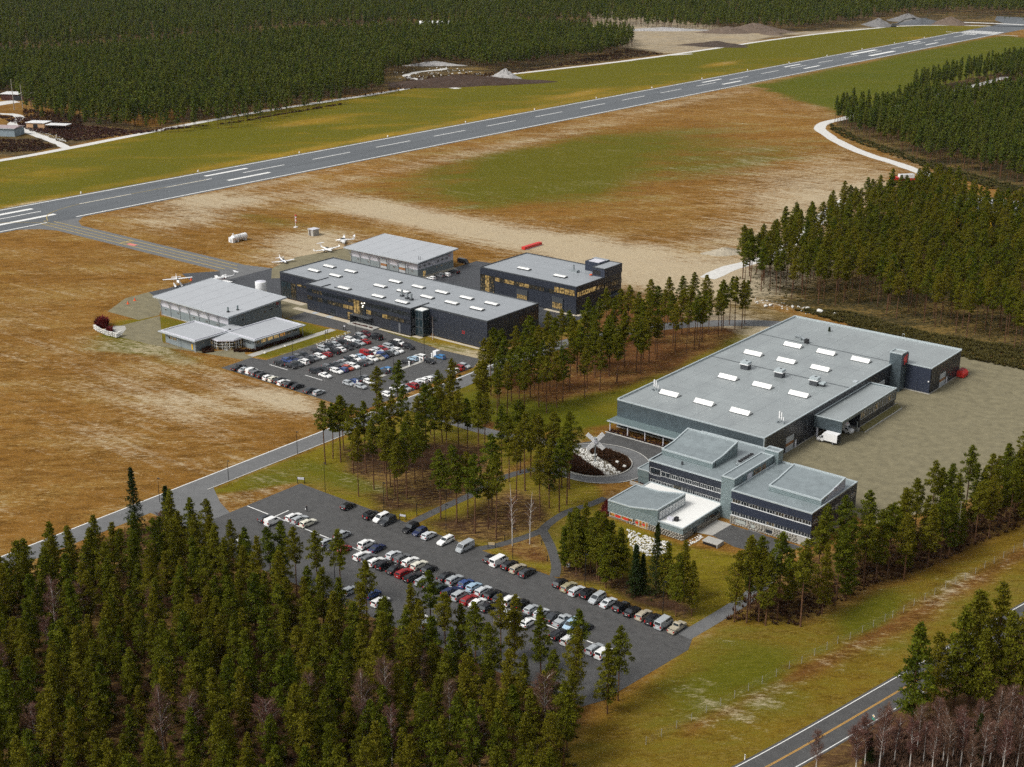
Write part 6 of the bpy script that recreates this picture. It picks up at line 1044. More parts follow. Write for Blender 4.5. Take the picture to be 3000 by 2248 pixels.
small.build('stone_fill', boulder_m, isl, 'stuff', recalc=False)
for (x, y) in ((-208.2, 284.6), (-201.6, 285.2), (-194.0, 284.8), (-190.8, 283.6)): o = link('boulder', rocks[0], isl, Vector((x - IC[0], y - IC[1], .7))); o.scale = (1.3, 1.2, 1.5)
SCU = thing('cross_sculpture', 'tall white X shaped rotor sculpture on a steel pole in the roundabout', 'sculpture', (IC[0], IC[1], 0)); MB().tube([(IC[0], IC[1], .2), (IC[0], IC[1], 6.4)], [.22, .17], 10).build('pole', galv, SCU)
hubz = 6.3; ax1 = Vector((.777, .629, 0)); nrm = Vector((.629, -.777, 0))   # faces the car park
def blade(ang):
    d = ax1 * math.cos(ang) + Vector((0, 0, 1)) * math.sin(ang); s_ = ax1 * -math.sin(ang) + Vector((0, 0, 1)) * math.cos(ang); c0 = Vector((IC[0], IC[1], hubz)) + nrm * .25; v = []
    for q in (-.11, .11):
        for (u, w_) in ((.4, -.56), (3.15, -.56), (3.15, .56), (.4, .56)): v.append(tuple(c0 + d * u + s_ * w_ + nrm * q))
    MB().add(v, [(0, 1, 2, 3), (7, 6, 5, 4), (0, 4, 5, 1), (1, 5, 6, 2), (2, 6, 7, 3), (3, 7, 4, 0)]).build('blade', white_paint, SCU)
for k in range(4): blade(R(45 + 90 * k + 2))
hb_ = MB().tube([tuple(Vector((IC[0], IC[1], hubz)) - nrm * .5), tuple(Vector((IC[0], IC[1], hubz)) + nrm * .6)], .55, 8).build('hub', white_panel, SCU); MB().box(IC[0] - .5, IC[0] + .5, IC[1] - .5, IC[1] + .5, hubz + .3, hubz + 1.0).build('hub_housing', galv, SCU)

# ------------------------------------------------------------------ lamp posts, signs, bollards, fence, person
def lamp(p, h, where, arm=True, twin=False, nm='lamp_post', cat='lamp post', grp='slim dark lamp posts'):
    x, y = p; t = thing(nm, f'slim black lamp post {where}', cat, (x, y, 0), 0, grp); link('pole', MB().tube([(0, 0, 0), (0, 0, h)], [.085, .055], 6).mesh('pole', black_metal), t)
    hd = MB()
    for s in ((1, -1) if twin else (1,)): hd.box(min(0, s * .75), max(0, s * .75), -.14, .14, h - .04, h + .1)
    link('lamp_head', hd.mesh('lamp_head', black_metal), t)
for p, h, wh in (((-329.2, 290.9), 6.2, 'on the lawn edge beside the pavilion'), ((-327.0, 303.7), 6.4, 'in front of the lawn, middle of the first parking row'), ((-329.3, 320.4), 6.4, 'next to the dark saloon near the black entrance canopy'), ((-296.8, 320.1), 6.6, 'at the end of the charging island'),
    ((-294.5, 302.8), 6.4, 'halfway along the charging island'), ((-295.5, 288.9), 6.4, 'above the hidden end of the charging row'), ((-266.6, 235.3), 6.6, 'beside the main road bend in the lawn'), ((-241.9, 222.2), 8.2, 'on the lawn at the top corner of the lower car park'),
    ((-222.3, 223.6), 7.6, 'behind the black off-roader at the lower car park edge'), ((-201.6, 223.7), 7.6, 'between two white cars at the wood edge'), ((-180.6, 223.3), 7.8, 'beside the birch behind the black estate car'), ((-159.8, 223.2), 7.8, 'under the pine clump behind the estate cars'), ((-139.2, 223.2), 7.8, 'behind the black off-roader near the service road'),
    ((-267.2, 211.5), 5.6, 'standing alone along the main road kerb'), ((-240.0, 284.8), 4.8, 'beside the grove road under the pines'), ((-225.2, 189.2), 8.0, 'among the pines at the lower car park edge'), ((-204.9, 189.8), 8.0, 'rising through the pine tops beside the parked cars'), ((-270.1, 191.5), 6.6, 'at the wood corner by the main road')):
    lamp(p, h, wh)
for p, h, wh in (((-213.9, 226.6), 3.2, 'at the lower end of the footpath'), ((-214.0, 237.7), 3.0, 'halfway up the footpath'), ((-187.8, 229.2), 1.6, 'left of the white birch stem'), ((-187.8, 229.2), 1.3, 'on the brown grass above the path fork'), ((-179.7, 233.1), 1.3, 'on the leaf litter wedge beside the path'), ((-173.5, 227.2), 1.3, 'at the grass tip where path meets car park')):
    x, y = p; t = thing('path_light', f'short black path light {wh}', 'path light', (x, y, 0), 0, 'short path lights'); link('post', MB().tube([(0, 0, 0), (0, 0, h)], .09, 6).mesh('post', black_metal), t); link('light_cap', MB().tube([(0, 0, h), (0, 0, h + .12)], .14, 6).mesh('light_cap', black_metal), t)
def board(p, w_, h_, a, label, m=white_panel, leg=1.2):
    x, y = p; t = thing('sign_board', label, 'sign', (x, y, 0), R(a)); link('panel', MB().box(-w_ / 2, w_ / 2, -.06, .06, leg, leg + h_).mesh('panel', m), t)
    for s in (-1, 1): link('leg', MB().box(s * w_ / 2 - .07, s * w_ / 2 + .07, -.07, .07, 0, leg + h_).mesh('leg', black_metal), t)
board((-250.8, 222.0), 1.9, .6, 30, 'low pale sign on black legs at the top corner of lower car park')
board((-214.5, 222.2), 1.7, .5, 20, 'low sign frame on black legs at the footpath mouth')
board((-188.0, 224.5), 1.7, .6, 35, 'small tan sign at the mouth of the narrow path', mat('tan_sign', (.45, .36, .22), .6), .8)
board((-339.1, 324.5), .9, .5, 10, 'small white sign at the lawn tip near black entrance canopy')
board((-340.2, 316.8), .8, .5, 10, 'small white sign on the lawn behind the first parking row')
for (p, lab) in (((-167.9, 227.8), 'round white marker lamp on brown ground under the pine clump'),): t = thing('globe_marker', lab, 'marker', (p[0], p[1], 0)); link('globe', MB().tube([(0, 0, .1), (0, 0, .3), (0, 0, .7), (0, 0, .9)], [.25, .42, .42, .25], 10).mesh('globe', white_paint), t)
for (p, lab) in (((-340.7, 288.7), 'white boulder on gravel before the pavilion'), ((-341.0, 298.1), 'white boulder at the lawn edge of the pavilion path')):
    o = link('boulder', rocks[2], None, (p[0], p[1], .35)); o.scale = (1.1, 1.1, 1.1); tag(o, lab, 'boulder')
# person with a bag
x, y = (-236.8, 211.0); pr = thing('person', 'person in dark clothes walking across the lower car park with white bag', 'person', (x, y, .02), R(20))
me = bpy.data.meshes.new('body'); bm = bmesh.new(); J = [(0, 0, .98), (0, 0, 1.2), (0, 0, 1.45), (0, 0, 1.54), (.02, 0, 1.68), (0, .1, .95), (.14, .11, .52), (.05, .11, .09), (.2, .11, .05), (0, -.1, .95), (-.06, -.11, .52), (-.22, -.11, .1), (-.08, -.11, .05), (0, .2, 1.42), (-.06, .27, 1.14), (.04, .28, .9), (0, -.2, 1.42), (.08, -.27, 1.14), (.16, -.28, .9)]
E_ = [(0, 1), (1, 2), (2, 3), (3, 4), (0, 5), (5, 6), (6, 7), (7, 8), (0, 9), (9, 10), (10, 11), (11, 12), (2, 13), (13, 14), (14, 15), (2, 16), (16, 17), (17, 18)]; RR = [.15, .15, .15, .065, .105, .1, .075, .05, .04, .1, .075, .05, .04, .07, .055, .035, .07, .055, .035]
me.from_pydata(J, E_, []); me.update(); bo = link('body', me, pr); sk = bo.modifiers.new('skin', 'SKIN'); ss = bo.modifiers.new('sub', 'SUBSURF'); ss.levels = 1; ss.render_levels = 1
for i, v in enumerate(me.skin_vertices[0].data): v.radius = (RR[i], RR[i]); v.use_root = (i == 0)
dg = bpy.context.evaluated_depsgraph_get(); nm_ = bpy.data.meshes.new_from_object(bo.evaluated_get(dg)); bo.modifiers.clear(); bo.data = nm_; nm_.name = 'body'; nm_.materials.clear(); nm_.materials.append(mat('dark_clothes', (.014, .015, .02), .85)); nm_.materials.append(mat('skin', (.42, .24, .17), .6))
for p in nm_.polygons:
    if p.center.z > 1.53: p.material_index = 1
link('hair', MB().tube([(-.03, 0, 1.66), (-.01, 0, 1.76), (0, 0, 1.8)], [.112, .1, .03], 8).mesh('hair', mat('grey_hair', (.16, .15, .14), .8)), pr)
bg_ = link('shopping_bag', MB().prism([(-.12, -.06), (.12, -.06), (.12, .06), (-.12, .06)], .45, .82).tube([(-.08, 0, .82), (0, 0, .95), (.08, 0, .82)], .012, 4).mesh('shopping_bag', white_paint), None, (x - .3, y - .12, .02)); tag(bg_, 'white shopping bag carried by the person in dark clothes', 'bag')
# wire fence along the highway verge
fp = [(-109.7, 208.1), (-109.0, 212.2), (-108.1, 216.2), (-107.5, 220.4), (-106.5, 223.7), (-105.9, 228.1), (-105.1, 231.9), (-104.5, 235.5), (-103.2, 238.5), (-102.5, 242.8), (-101.7, 246.3), (-100.9, 250.2), (-100.2, 252.5), (-99.4, 256.2), (-98.9, 260.5), (-98.1, 264.3), (-97.4, 268.0), (-96.7, 272.3), (-95.8, 275.8), (-95.0, 279.2), (-94.2, 283.3), (-93.7, 287.6), (-92.9, 291.2), (-92.2, 295.2), (-91.4, 299.5), (-90.6, 303.8), (-89.7, 308.2)]
fp = [(fp[0][0] - .78 * k, fp[0][1] - 3.9 * k) for k in range(7, 0, -1)] + fp
fe = thing('wire_fence', 'long wire fence on pale posts along the grass verge', 'fence', (fp[0][0], fp[0][1], 0)); fm = MB().tube([(0, 0, 0), (0, 0, 1.75)], .055, 5).mesh('fence_post', mat('pale_post', (.30, .29, .24), .8))
for p in fp: link('fence_post', fm, fe, (p[0] - fp[0][0], p[1] - fp[0][1], 0))
wr = MB()
for z in (.25, .6, .95, 1.3, 1.65): wr.tube([(p[0], p[1], z) for p in fp], .006, 3, cap=False)
wr.build('fence_wire', mat('fence_wire', (.20, .21, .17), .6), fe, 'stuff', recalc=False)
for (p, h, lab) in (((-98.9, 188.0), 1.1, 'white verge marker post near the bottom of the highway'), ((-87.5, 245.9), 1.2, 'white verge marker post beside the highway dark pines')):
    t = thing('marker_post', lab, 'marker post', (p[0], p[1], 0), 0, 'highway marker posts'); link('post', MB().box(-.07, .07, -.07, .07, 0, h).mesh('post', white_paint), t); link('reflector', MB().box(-.075, .075, -.075, .075, h - .3, h - .15).mesh('reflector', black_metal), t)
p = (-85.4, 211.2); t = thing('road_sign', 'yellow and white diamond road sign over green plate beside highway', 'road sign', (p[0], p[1], 0), R(-12)); link('post', MB().tube([(0, 0, 0), (0, 0, 3.0)], .05, 6).mesh('post', galv), t)
link('diamond_plate', MB().add([(0, -.06, 2.55), (.32, -.06, 2.87), (0, -.06, 3.19), (-.32, -.06, 2.87), (0, -.04, 2.55), (.32, -.04, 2.87), (0, -.04, 3.19), (-.32, -.04, 2.87)], [(0, 1, 2, 3), (7, 6, 5, 4), (0, 4, 5, 1), (1, 5, 6, 2), (2, 6, 7, 3), (3, 7, 4, 0)]).mesh('diamond_plate', white_paint), t); link('diamond_face', MB().add([(0, -.068, 2.67), (.2, -.068, 2.87), (0, -.068, 3.07), (-.2, -.068, 2.87)], [(0, 1, 2, 3)]).mesh('diamond_face', yellow_paint), t); link('green_plate', MB().box(-.34, .34, -.06, -.03, 1.95, 2.45).mesh('green_plate', mat('sign_green', (.02, .28, .20), .5)), t)
# runway edge lights
n_ = 0; em = MB().tube([(0, 0, 0), (0, 0, .9)], [.5, .35], 6).mesh('runway_light', white_paint)
for k in range(16):
    y = 330 + k * 76; o = link('runway_light', em, None, (-615.5, y, .03)); tag(o, 'small white light marker along the far runway edge', 'runway light', 'runway edge lights')
# ------------------------------------------------------------------ huts and workings beyond the runway
def shed(name, label, cat, c, lx, ly, h, rot, wm, rm, over=.6, slope=.5, door=None):
    t = thing(name, label, cat, (c[0], c[1], 0), R(rot)); link('wall', MB().box(-lx / 2, lx / 2, -ly / 2, ly / 2, 0, h).mesh('wall', wm), t)
    link('roof', MB().prism([(-lx / 2 - over, -ly / 2 - over), (lx / 2 + over, -ly / 2 - over), (lx / 2 + over, ly / 2 + over), (-lx / 2 - over, ly / 2 + over)], [h, h, h + slope, h + slope], [h + .3, h + .3, h + .3 + slope, h + .3 + slope]).mesh('roof', rm), t)
    link('door', MB().box(-lx * .12, lx * .12, -ly / 2 - .06, -ly / 2, 0, h * .8).mesh('door', door or black_metal), t); return t
shed('long_shed', 'red brown open shed with white roof at the wood edge', 'shed', (-947.8, 581.6), 26, 9, 4.6, 28, red_wood, white_paint)
shed('small_hut', 'tan walled hut with flat white roof beside the pale track', 'hut', (-821.4, 515.3), 13, 9, 3.6, 28, tan_wall, white_paint, .5, 0); 
t = thing('open_shelter', 'open shelter with flat white roof on thin posts', 'shelter', (*(-805.9, 520.1), 0), R(28)); link('roof', MB().box(-7.5, 7.5, -4, 4, 2.9, 3.2).mesh('roof', white_paint), t)
for sx in (-6.8, 6.8):
    for sy in (-3.5, 3.5): link('post', MB().box(sx - .15, sx + .15, sy - .15, sy + .15, 0, 2.9).mesh('post', red_wood), t)
t = thing('old_hangar', 'long blue grey shed with reddish roof at the left edge', 'shed', (*(-814.6, 483.3), 0), R(28)); link('wall', MB().box(-26, 13, -6, 6, 0, 5.0).mesh('wall', blue_wall), t); link('roof', MB().profx([(-6.6, 5.0), (6.6, 5.0), (6.6, 5.3), (0, 6.1), (-6.6, 5.3)], -26.6, 13.6).mesh('roof', old_roof), t); link('gutter', MB().box(-26.6, 13.6, -6.75, -6.6, 4.9, 5.3).mesh('gutter', zinc_edge), t)
t = make_car('estate car', 'grey'); t.location = (*(-956.7, 576.9), .1); t.rotation_euler = (0, 0, R(200)); t['label'] = 'grey car parked by the red brown shed at the wood edge'; t['category'] = 'car'
for (px, h) in (((-903.7, 548.7), 22), ((-908.4, 558.5), 17), ((-918.1, 571.6), 14)):
    o = link('utility_pole', MB().tube([(0, 0, 0), (0, 0, h)], [.35, .2], 6).mesh('utility_pole', mat('pale_pole', (.32, .29, .24), .8)), None, (px[0], px[1], 0)); tag(o, {22: 'tall pale pole before the red brown shed', 17: 'middle pale pole beside the red brown shed', 14: 'shortest pale pole at the end of the red brown shed'}[h], 'pole', 'pale poles by the shed')
t = thing('long_barn', 'long low building with white roof far in the forest', 'building', (*(-1105.8, 1221.8), 0), R(39)); link('wall', MB().box(-17, 17, -5, 5, 0, 4.5).mesh('wall', red_wood), t); link('roof', MB().profx([(-6, 4.5), (6, 4.5), (6, 4.9), (0, 8.2), (-6, 4.9)], -17.8, 17.8).mesh('roof', white_paint), t)
t = thing('grey_depot', 'flat grey roofed depot with yellow gates among the right hand pines', 'depot', (*(-224.6, 650.0), 0)); x, y = (-224.6, 650.0); obox('wall', t, navy, x - 24, x + 50, y - 26, y + 6, 0, 7); obox('roof', t, white_panel, x - 24.6, x + 50.6, y - 26.6, y + 6.6, 7, 7.5)
for k in range(4): link('gate', MB().box(-2, 2, -.2, 0, 0, 4.2).mesh('gate', yellow_paint), t, (-18 + k * 7, -26.1, .2))
# red crushing machine by the track
x, y = (-296.5, 702.1); t = thing('crushing_machine', 'red crawler machine with white hood and two dark conveyors in the field', 'machine', (x, y, 0), R(50)); p_ = lambda nm, mb, m: link(nm, mb.mesh(nm, m), t)
p_('chassis', MB().box(-5, 5, -1.4, 1.4, .8, 2.4), red_paint); p_('hood', MB().box(-4, 4.2, -1.5, 1.5, 2.4, 4.4), white_paint); p_('hood_band', MB().box(-4, 4.2, -.5, .5, 4.4, 4.5), grey_trim)
for s in (-1, 1): p_('crawler_track', MB().box(-4, 4, s * 1.6 - .4, s * 1.6 + .4, 0, 1.1), black_metal)
p_('conveyor', MB().tube([(-4, 0, 1.5), (-7, -6, 3.0), (-8, -11, 4.2)], .5, 6), red_wood); p_('hopper', MB().box(-8.5, -5, -2.2, 2.2, 1.2, 3.2), red_paint); p_('conveyor', MB().tube([(4.5, 0, 1.8), (9.5, -.5, 3.4)], .5, 6), red_paint)
# mounds of gravel and soil, boulders
def mound(name, label, c, rx, ry, h, m, seed=0, rot=0):
    n1, n2 = 22, 9; r_ = np.random.default_rng(seed); ph = r_.random(6) * 6.28; v = [(0, 0, h)]; f = []
    for j in range(1, n2 + 1):
        t_ = j / n2
        for i in range(n1):
            a = 2 * math.pi * i / n1; k = 1 + .18 * math.sin(2 * a + ph[0]) + .12 * math.sin(3 * a + ph[1]) + .08 * math.sin(5 * a + ph[2]) + r_.normal(0, .03)
            v.append((rx * t_ * k * math.cos(a), ry * t_ * k * math.sin(a), max(-.05, h * (1 - t_) ** 1.15 * (1 + r_.normal(0, .07))) - (.1 if j == n2 else 0)))
    for i in range(n1): f.append((0, 1 + i, 1 + (i + 1) % n1))
    for j in range(n2 - 1):
        for i in range(n1): a0 = 1 + j * n1; f.append((a0 + i, a0 + n1 + i, a0 + n1 + (i + 1) % n1, a0 + (i + 1) % n1))
    o = MB().add(v, f).build(name, m, None); o.location = (c[0], c[1], 0); o.rotation_euler = (0, 0, R(rot)); tag(o, label, 'mound', 'mounds of gravel and soil beyond the runway'); return o
mound('gravel_heap', 'grey gravel cone, leftmost heap at the runway end works', (-716.9, 1574.0), 22, 16, 9, gravelheap_m, 1); mound('gravel_heap', 'pale grey gravel heap behind the excavator arm', (-719.4, 1661.1), 24, 20, 9, gravelheap_m, 2); mound('gravel_heap', 'dark grey stretched gravel heap in the middle of the works', (-687.3, 1628.6), 36, 14, 7, mat('dark_gravel', (.10, .105, .11), .95, .1, noise=.3, scale=.4), 3, 40); mound('soil_heap', 'red brown soil heap, rightmost of the works', (-658.9, 1646.4), 26, 18, 9, brownheap_m, 4)
mound('soil_heap', 'long tan soil bank at the edge of the sand pit forest', (-812.2, 1388.1), 40, 14, 7, brownheap_m, 5, 40); mound('soil_heap', 'taller tan soil bank beside the sand pit forest', (-793.7, 1412.7), 44, 16, 10, brownheap_m, 6, 40); mound('soil_heap', 'dark low soil pile in the middle of the sand pit', (-746.7, 1254.3), 40, 14, 5, mat('dark_soil', (.06, .045, .035), .95, .1, noise=.3, scale=.4), 7, 30); mound('soil_heap', 'small red brown pile in the sand pit', (-760.6, 1397.1), 14, 9, 4, brownheap_m, 8)
mound('rock_heap', 'pale pointed rock heap beside the gravel perimeter road', (-746.6, 912.4), 15, 11, 8, mat('grey_rubble', (.30, .29, .28), .95, .1, noise=.4, scale=.5, bump=.5), 9); mound('earth_mound', 'broad brown heather covered mound inside the track loop', (-753.6, 865.0), 70, 26, 7, mat('heath_mound', (.055, .036, .026), .95, .1, noise=.4, scale=.2), 10, 40); mound('rock_heap', 'low pale heap of rocks on top of the track loop', (-854.3, 944.7), 26, 7, 4, mat('grey_rubble', (.3, .3, .3)), 11, 40); mound('rock_heap', 'rubble bank along the far forest beside the pit road', (-881.5, 1361.0), 60, 8, 4, mat('grey_rubble', (.3, .3, .3)), 12, 40)
mound('gravel_heap', 'pale gravel bank beside the field at the pine wood corner', (-292.4, 506.1), 11, 5, 2.4, mat('sandy_gravel', (.33, .29, .22), .95, .1, noise=.3, scale=.8, bump=.4), 13, 50)
t = thing('excavator', 'small dark excavator with raised arm at the gravel works', 'excavator', (*(-696.3, 1570.6), 0), R(20)); p_ = lambda nm, mb, m: link(nm, mb.mesh(nm, m), t)
p_('track', MB().box(-3, 3, -2, 2, 0, 1.4), black_metal); p_('cab', MB().box(-2.4, 2.4, -1.8, 1.8, 1.4, 4.2), mat('dark_machine', (.05, .05, .045), .6)); p_('boom', MB().tube([(2, 0, 3), (12, 0, 9), (22, 0, 11)], .8, 5), mat('dark_machine', (.05, .05, .045), .6)); p_('bucket', MB().box(20.5, 24, -1.2, 1.2, 9.2, 11), black_metal)
big = [((-218.6, 450.6), 2.6), ((-223.9, 451.5), 2.0), ((-229.2, 449.6), 1.9), ((-236.7, 446.3), 1.8), ((-237.5, 444.0), 1.6), ((-242.7, 447.0), 1.3), ((-213.2, 452.0), 1.1), ((-231.3, 445.5), .9), ((-224.4, 447.6), .9), ((-178.4, 300.1), .5)]
LAB = ['largest white boulder behind the hall roof', 'wide pale boulder next to the largest white boulder', 'upright pale boulder at the wood edge behind the hall', 'rounded boulder at the bend of the asphalt road', 'pale boulder close to the asphalt road bend', 'small boulder at the start of the boulder row', 'small white boulder at the end of the boulder row', 'low boulder in the middle of the boulder row', 'small boulder in front of the wide pale boulder', 'small stone on the brown slope beside the hall']
for k, (p, s_) in enumerate(big): o = link('boulder', rocks[k % 6], None, (p[0], p[1], s_ * .22), k); o.scale = (s_ * 1.2, s_, s_); tag(o, LAB[k], 'boulder', 'boulders at the wood edge behind the hall')
sr = MB()
def scatter_rocks(poly, n, smin, smax):
    P_ = np.array(poly); lo, hi = P_.min(0), P_.max(0); c = 0
    while c < n:
        q = rng.uniform(lo, hi, (200, 2)); q = q[poly_sd(q, poly) > 0]
        for (x, y) in q[:n - c]:
            me_ = random.choice(rocks); s_ = random.uniform(smin, smax); sr.add([(x + v.co.x * s_, y + v.co.y * s_, s_ * .15 + v.co.z * s_) for v in me_.vertices], [tuple(p.vertices) for p in me_.polygons])
        c += len(q)
scatter_rocks([(-247.8, 446.5), (-229.2, 444.8), (-209.2, 445.1), (-213.2, 453.2), (-230.4, 453.4), (-245.6, 453.2)], 70, .25, .7); scatter_rocks([(-168.9, 253.0), (-160.6, 252.7), (-156.4, 253.3), (-153.7, 247.7), (-157.1, 243.8), (-161.2, 243.8)], 420, .3, .75); scatter_rocks([(-153.9, 255.9), (-153.6, 261.8), (-151.8, 260.4), (-152.5, 253.0)], 60, .3, .6)
scatter_rocks([(-838.5, 513.1), (-815.9, 508.2), (-784.1, 504.4), (-755.2, 492.8), (-769.7, 494.8), (-796.7, 497.9)], 120, .4, 1.1); scatter_rocks([(-851.9, 879.8), (-840.6, 948.2), (-766.8, 920.5), (-732.0, 882.6), (-782.0, 854.8), (-829.3, 856.3)], 160, .5, 1.8); scatter_rocks([(-335.0, 306.8), (-337.0, 325.3), (-334.7, 322.5), (-331.7, 304.2)], 110, .2, .5); pass
sr.build('loose_stones', boulder_m, None, 'stuff', recalc=False)
t = thing('stone_wall', 'low curved grey stone ruin with red shrub in the field', 'stone wall', (*(-399.4, 268.6), 0)); ra = (-407.5, 268.6); rb = (-393.5, 269.3); cc = [(-408.7, 269.2), (-404.1, 268.0), (-398.9, 267.4), (-393.7, 268.1), (-395.2, 271.2)]
for i in range(4):
    a_, b_ = Vector(cc[i]), Vector(cc[i + 1]); n_ = max(2, int((b_ - a_).length / .9))
    for k in range(n_):
        q = a_.lerp(b_, (k + .5) / n_)
        for z in (.4, 1.0, 1.6): o = link('stone', rocks[(k + i) % 6], t, Vector((q.x, q.y, z)) - root_loc(t), random.uniform(0, 6)); o.scale = (1.15, 1.1, .95)
sheet('ruin_floor', [(-405.8, 269.1), (-406.2, 272.1), (-406.5, 276.0), (-403.5, 278.4), (-400.0, 276.3), (-395.1, 270.5), (-394.4, 268.6)], .06, concrete)

# ------------------------------------------------------------------ trees
def fol(mb_v, mb_f, tint, c, rx, rz, n, size, tn, r_, up=.35):
    """a clump of needle sprays: small leaf-sized triangles spread through an ellipsoid"""
    for _ in range(n):
        d = r_.normal(size=3); d /= np.linalg.norm(d); q = r_.random() ** .45
        p = np.array([c[0] + d[0] * rx * q, c[1] + d[1] * rx * q, c[2] + d[2] * rz * q])
        ax = d + r_.normal(0, .55, 3) + np.array([0, 0, up]); ax /= np.linalg.norm(ax); s_ = np.cross(ax, r_.normal(size=3)); s_ /= np.linalg.norm(s_) + 1e-6
        L_ = size * r_.uniform(.7, 1.35); w_ = L_ * r_.uniform(.26, .42); k = len(mb_v)
        mb_v += [tuple(p - s_ * w_), tuple(p + s_ * w_), tuple(p + ax * L_)]; mb_f.append((k, k + 1, k + 2)); tint.append(float(np.clip(tn + r_.normal(0, .12), 0, 1)))
def mk_mesh(v, f, t, name, m):
    b_ = MB(); b_.v, b_.f, b_.m, b_.t = v, f, [0] * len(f), t; return b_.mesh(name, m)
def pine(seed, H=18.5, base=.45, Rm=2.1, nb=46, n=42, size=.42, m=None, bark=None, dome=1.3):
    """Scots pine: bare tapering trunk, whorled limbs, needle clumps with gaps between them"""
    r_ = np.random.default_rng(seed); tr = MB(); lean = r_.normal(0, .25, 2); zz = np.linspace(0, 1, 7)
    ctr = [(lean[0] * z * z + .10 * math.sin(z * 5 + seed), lean[1] * z * z + .10 * math.cos(z * 4 + seed), z * H) for z in zz]
    tr.tube(ctr, [.19, .165, .15, .13, .10, .06, .015], 6, cap=False)
    V, F_, T_ = [], [], []; a = r_.random() * 6.28
    cx = lambda z: (np.interp(z, zz, [c[0] for c in ctr]), np.interp(z, zz, [c[1] for c in ctr]))
    for k in range(nb):
        t = (k + .5) / nb; t = t + r_.normal(0, .012); t = min(max(t, 0), .995); a += 2.4 + r_.normal(0, .35)
        prof = max(.04, (1 - t ** dome)) ** .85 * (.55 + .45 * min(1, t * 3.5)); rr = Rm * prof * r_.uniform(.45, 1.18) * (1 + .22 * math.sin(a + seed)); z = (base + (1 - base) * t) * H; x0, y0 = cx(z / H)
        c = (x0 + math.cos(a) * rr * .84, y0 + math.sin(a) * rr * .84, z + rr * r_.uniform(-.02, .22)); tn = np.clip(r_.normal(.45, .24), 0, 1)
        sz = .27 * Rm * (.5 + .6 * prof) * r_.uniform(.7, 1.2); fol(V, F_, T_, c, sz, sz * .42, int(n * (.6 + .5 * prof)), size, tn, r_)
        if rr > .8: tr.tube([(x0, y0, z - rr * .18), c], [.045, .012], 3, cap=False); c2 = (x0 + math.cos(a) * rr * .3, y0 + math.sin(a) * rr * .3, z); fol(V, F_, T_, c2, sz * .8, sz * .45, int(n * .26), size, tn * .8, r_)  # inner clump by the stem, tinted darker than the limb's outer clump
    for q in range(int(3 * (base > .3))):
        z = H * base * r_.uniform(.55, .98); a2 = r_.random() * 6.28; tr.tube([(*cx(z / H), z), (math.cos(a2) * .9, math.sin(a2) * .9, z - .1)], [.03, .01], 3, cap=False)
    return tr.mesh('trunk', bark or bark_pine), mk_mesh(V, F_, T_, 'crown', m or needle)
def spruce(seed, H=18, Rm=2.5, nb=80, m=None):
    r_ = np.random.default_rng(seed); tr = MB().tube([(0, 0, 0), (0, 0, H * .6), (0, 0, H)], [.22, .12, .02], 6, cap=False); V, F_, T_ = [], [], []; a = 0
    for k in range(nb):
        t = (k + .5) / nb; a += 2.4 + r_.normal(0, .3); rr = Rm * (1 - t) ** .9 * r_.uniform(.75, 1.1) + .15; z = (.06 + .93 * t) * H; tn = np.clip(r_.normal(.4, .2), 0, 1)
        for q in (.35, .68, .98): fol(V, F_, T_, (math.cos(a) * rr * q, math.sin(a) * rr * q, z - rr * q * .28), .30 * rr * (1.15 - .4 * q) + .18, .16 + .07 * rr, 14, .36, tn, r_, -.1)
        if rr > .5: tr.tube([(0, 0, z), (math.cos(a) * rr * .9, math.sin(a) * rr * .9, z - rr * .3)], [.04, .01], 3, cap=False)
    return tr.mesh('trunk', bark_dark), mk_mesh(V, F_, T_, 'crown', m or needle_spruce)
def birch(seed, H=15, dens=1.0, Rm=2.0):
    """leafless birch: white stem, rising limbs, a haze of fine red-brown twigs"""
    r_ = np.random.default_rng(seed); ln = r_.normal(0, .5, 2); P_ = lambda z: (ln[0] * (z / H) ** 2, ln[1] * (z / H) ** 2, z)
    tr = MB().tube([P_(0), P_(H * .3), P_(H * .6), P_(H * .85), P_(H)], [.15, .12, .085, .045, .012], 6, cap=False); V, F_, T_ = [], [], []
    for k in range(int(24 * (.6 + .4 * dens))):
        t = .32 + .64 * (k / 24); a = k * 2.4 + r_.normal(0, .4); L_ = Rm * (1.15 - .75 * abs(t - .55) * 1.6) * r_.uniform(.6, 1.1); p0 = np.array(P_(t * H)); p1 = p0 + np.array([math.cos(a) * L_ * .5, math.sin(a) * L_ * .5, L_ * .75]); p2 = p1 + np.array([math.cos(a) * L_ * .4, math.sin(a) * L_ * .4, L_ * .35])
        tr.tube([tuple(p0), tuple(p1), tuple(p2)], [.045, .028, .01], 4, cap=False); tn = r_.random()
        for _ in range(int(95 * dens)):
            q = r_.random(); b0 = p0 + (p1 - p0) * min(1, q * 2) * 1.0 if q < .5 else p1 + (p2 - p1) * (q - .5) * 2
            d = np.array([math.cos(a), math.sin(a), .7]) + r_.normal(0, .75, 3); d /= np.linalg.norm(d); l_ = r_.uniform(.5, 1.25); s_ = np.cross(d, r_.normal(size=3)); s_ /= np.linalg.norm(s_); e0 = b0 + r_.normal(0, .22, 3); w_ = .03
            k_ = len(V); V += [tuple(e0 - s_ * w_), tuple(e0 + s_ * w_), tuple(e0 + d * l_)]; F_.append((k_, k_ + 1, k_ + 2)); T_.append(float(np.clip(tn * .6 + r_.random() * .4, 0, 1)))
    return tr.mesh('trunk', bark_birch), mk_mesh(V, F_, T_, 'twig_crown', twig_m)
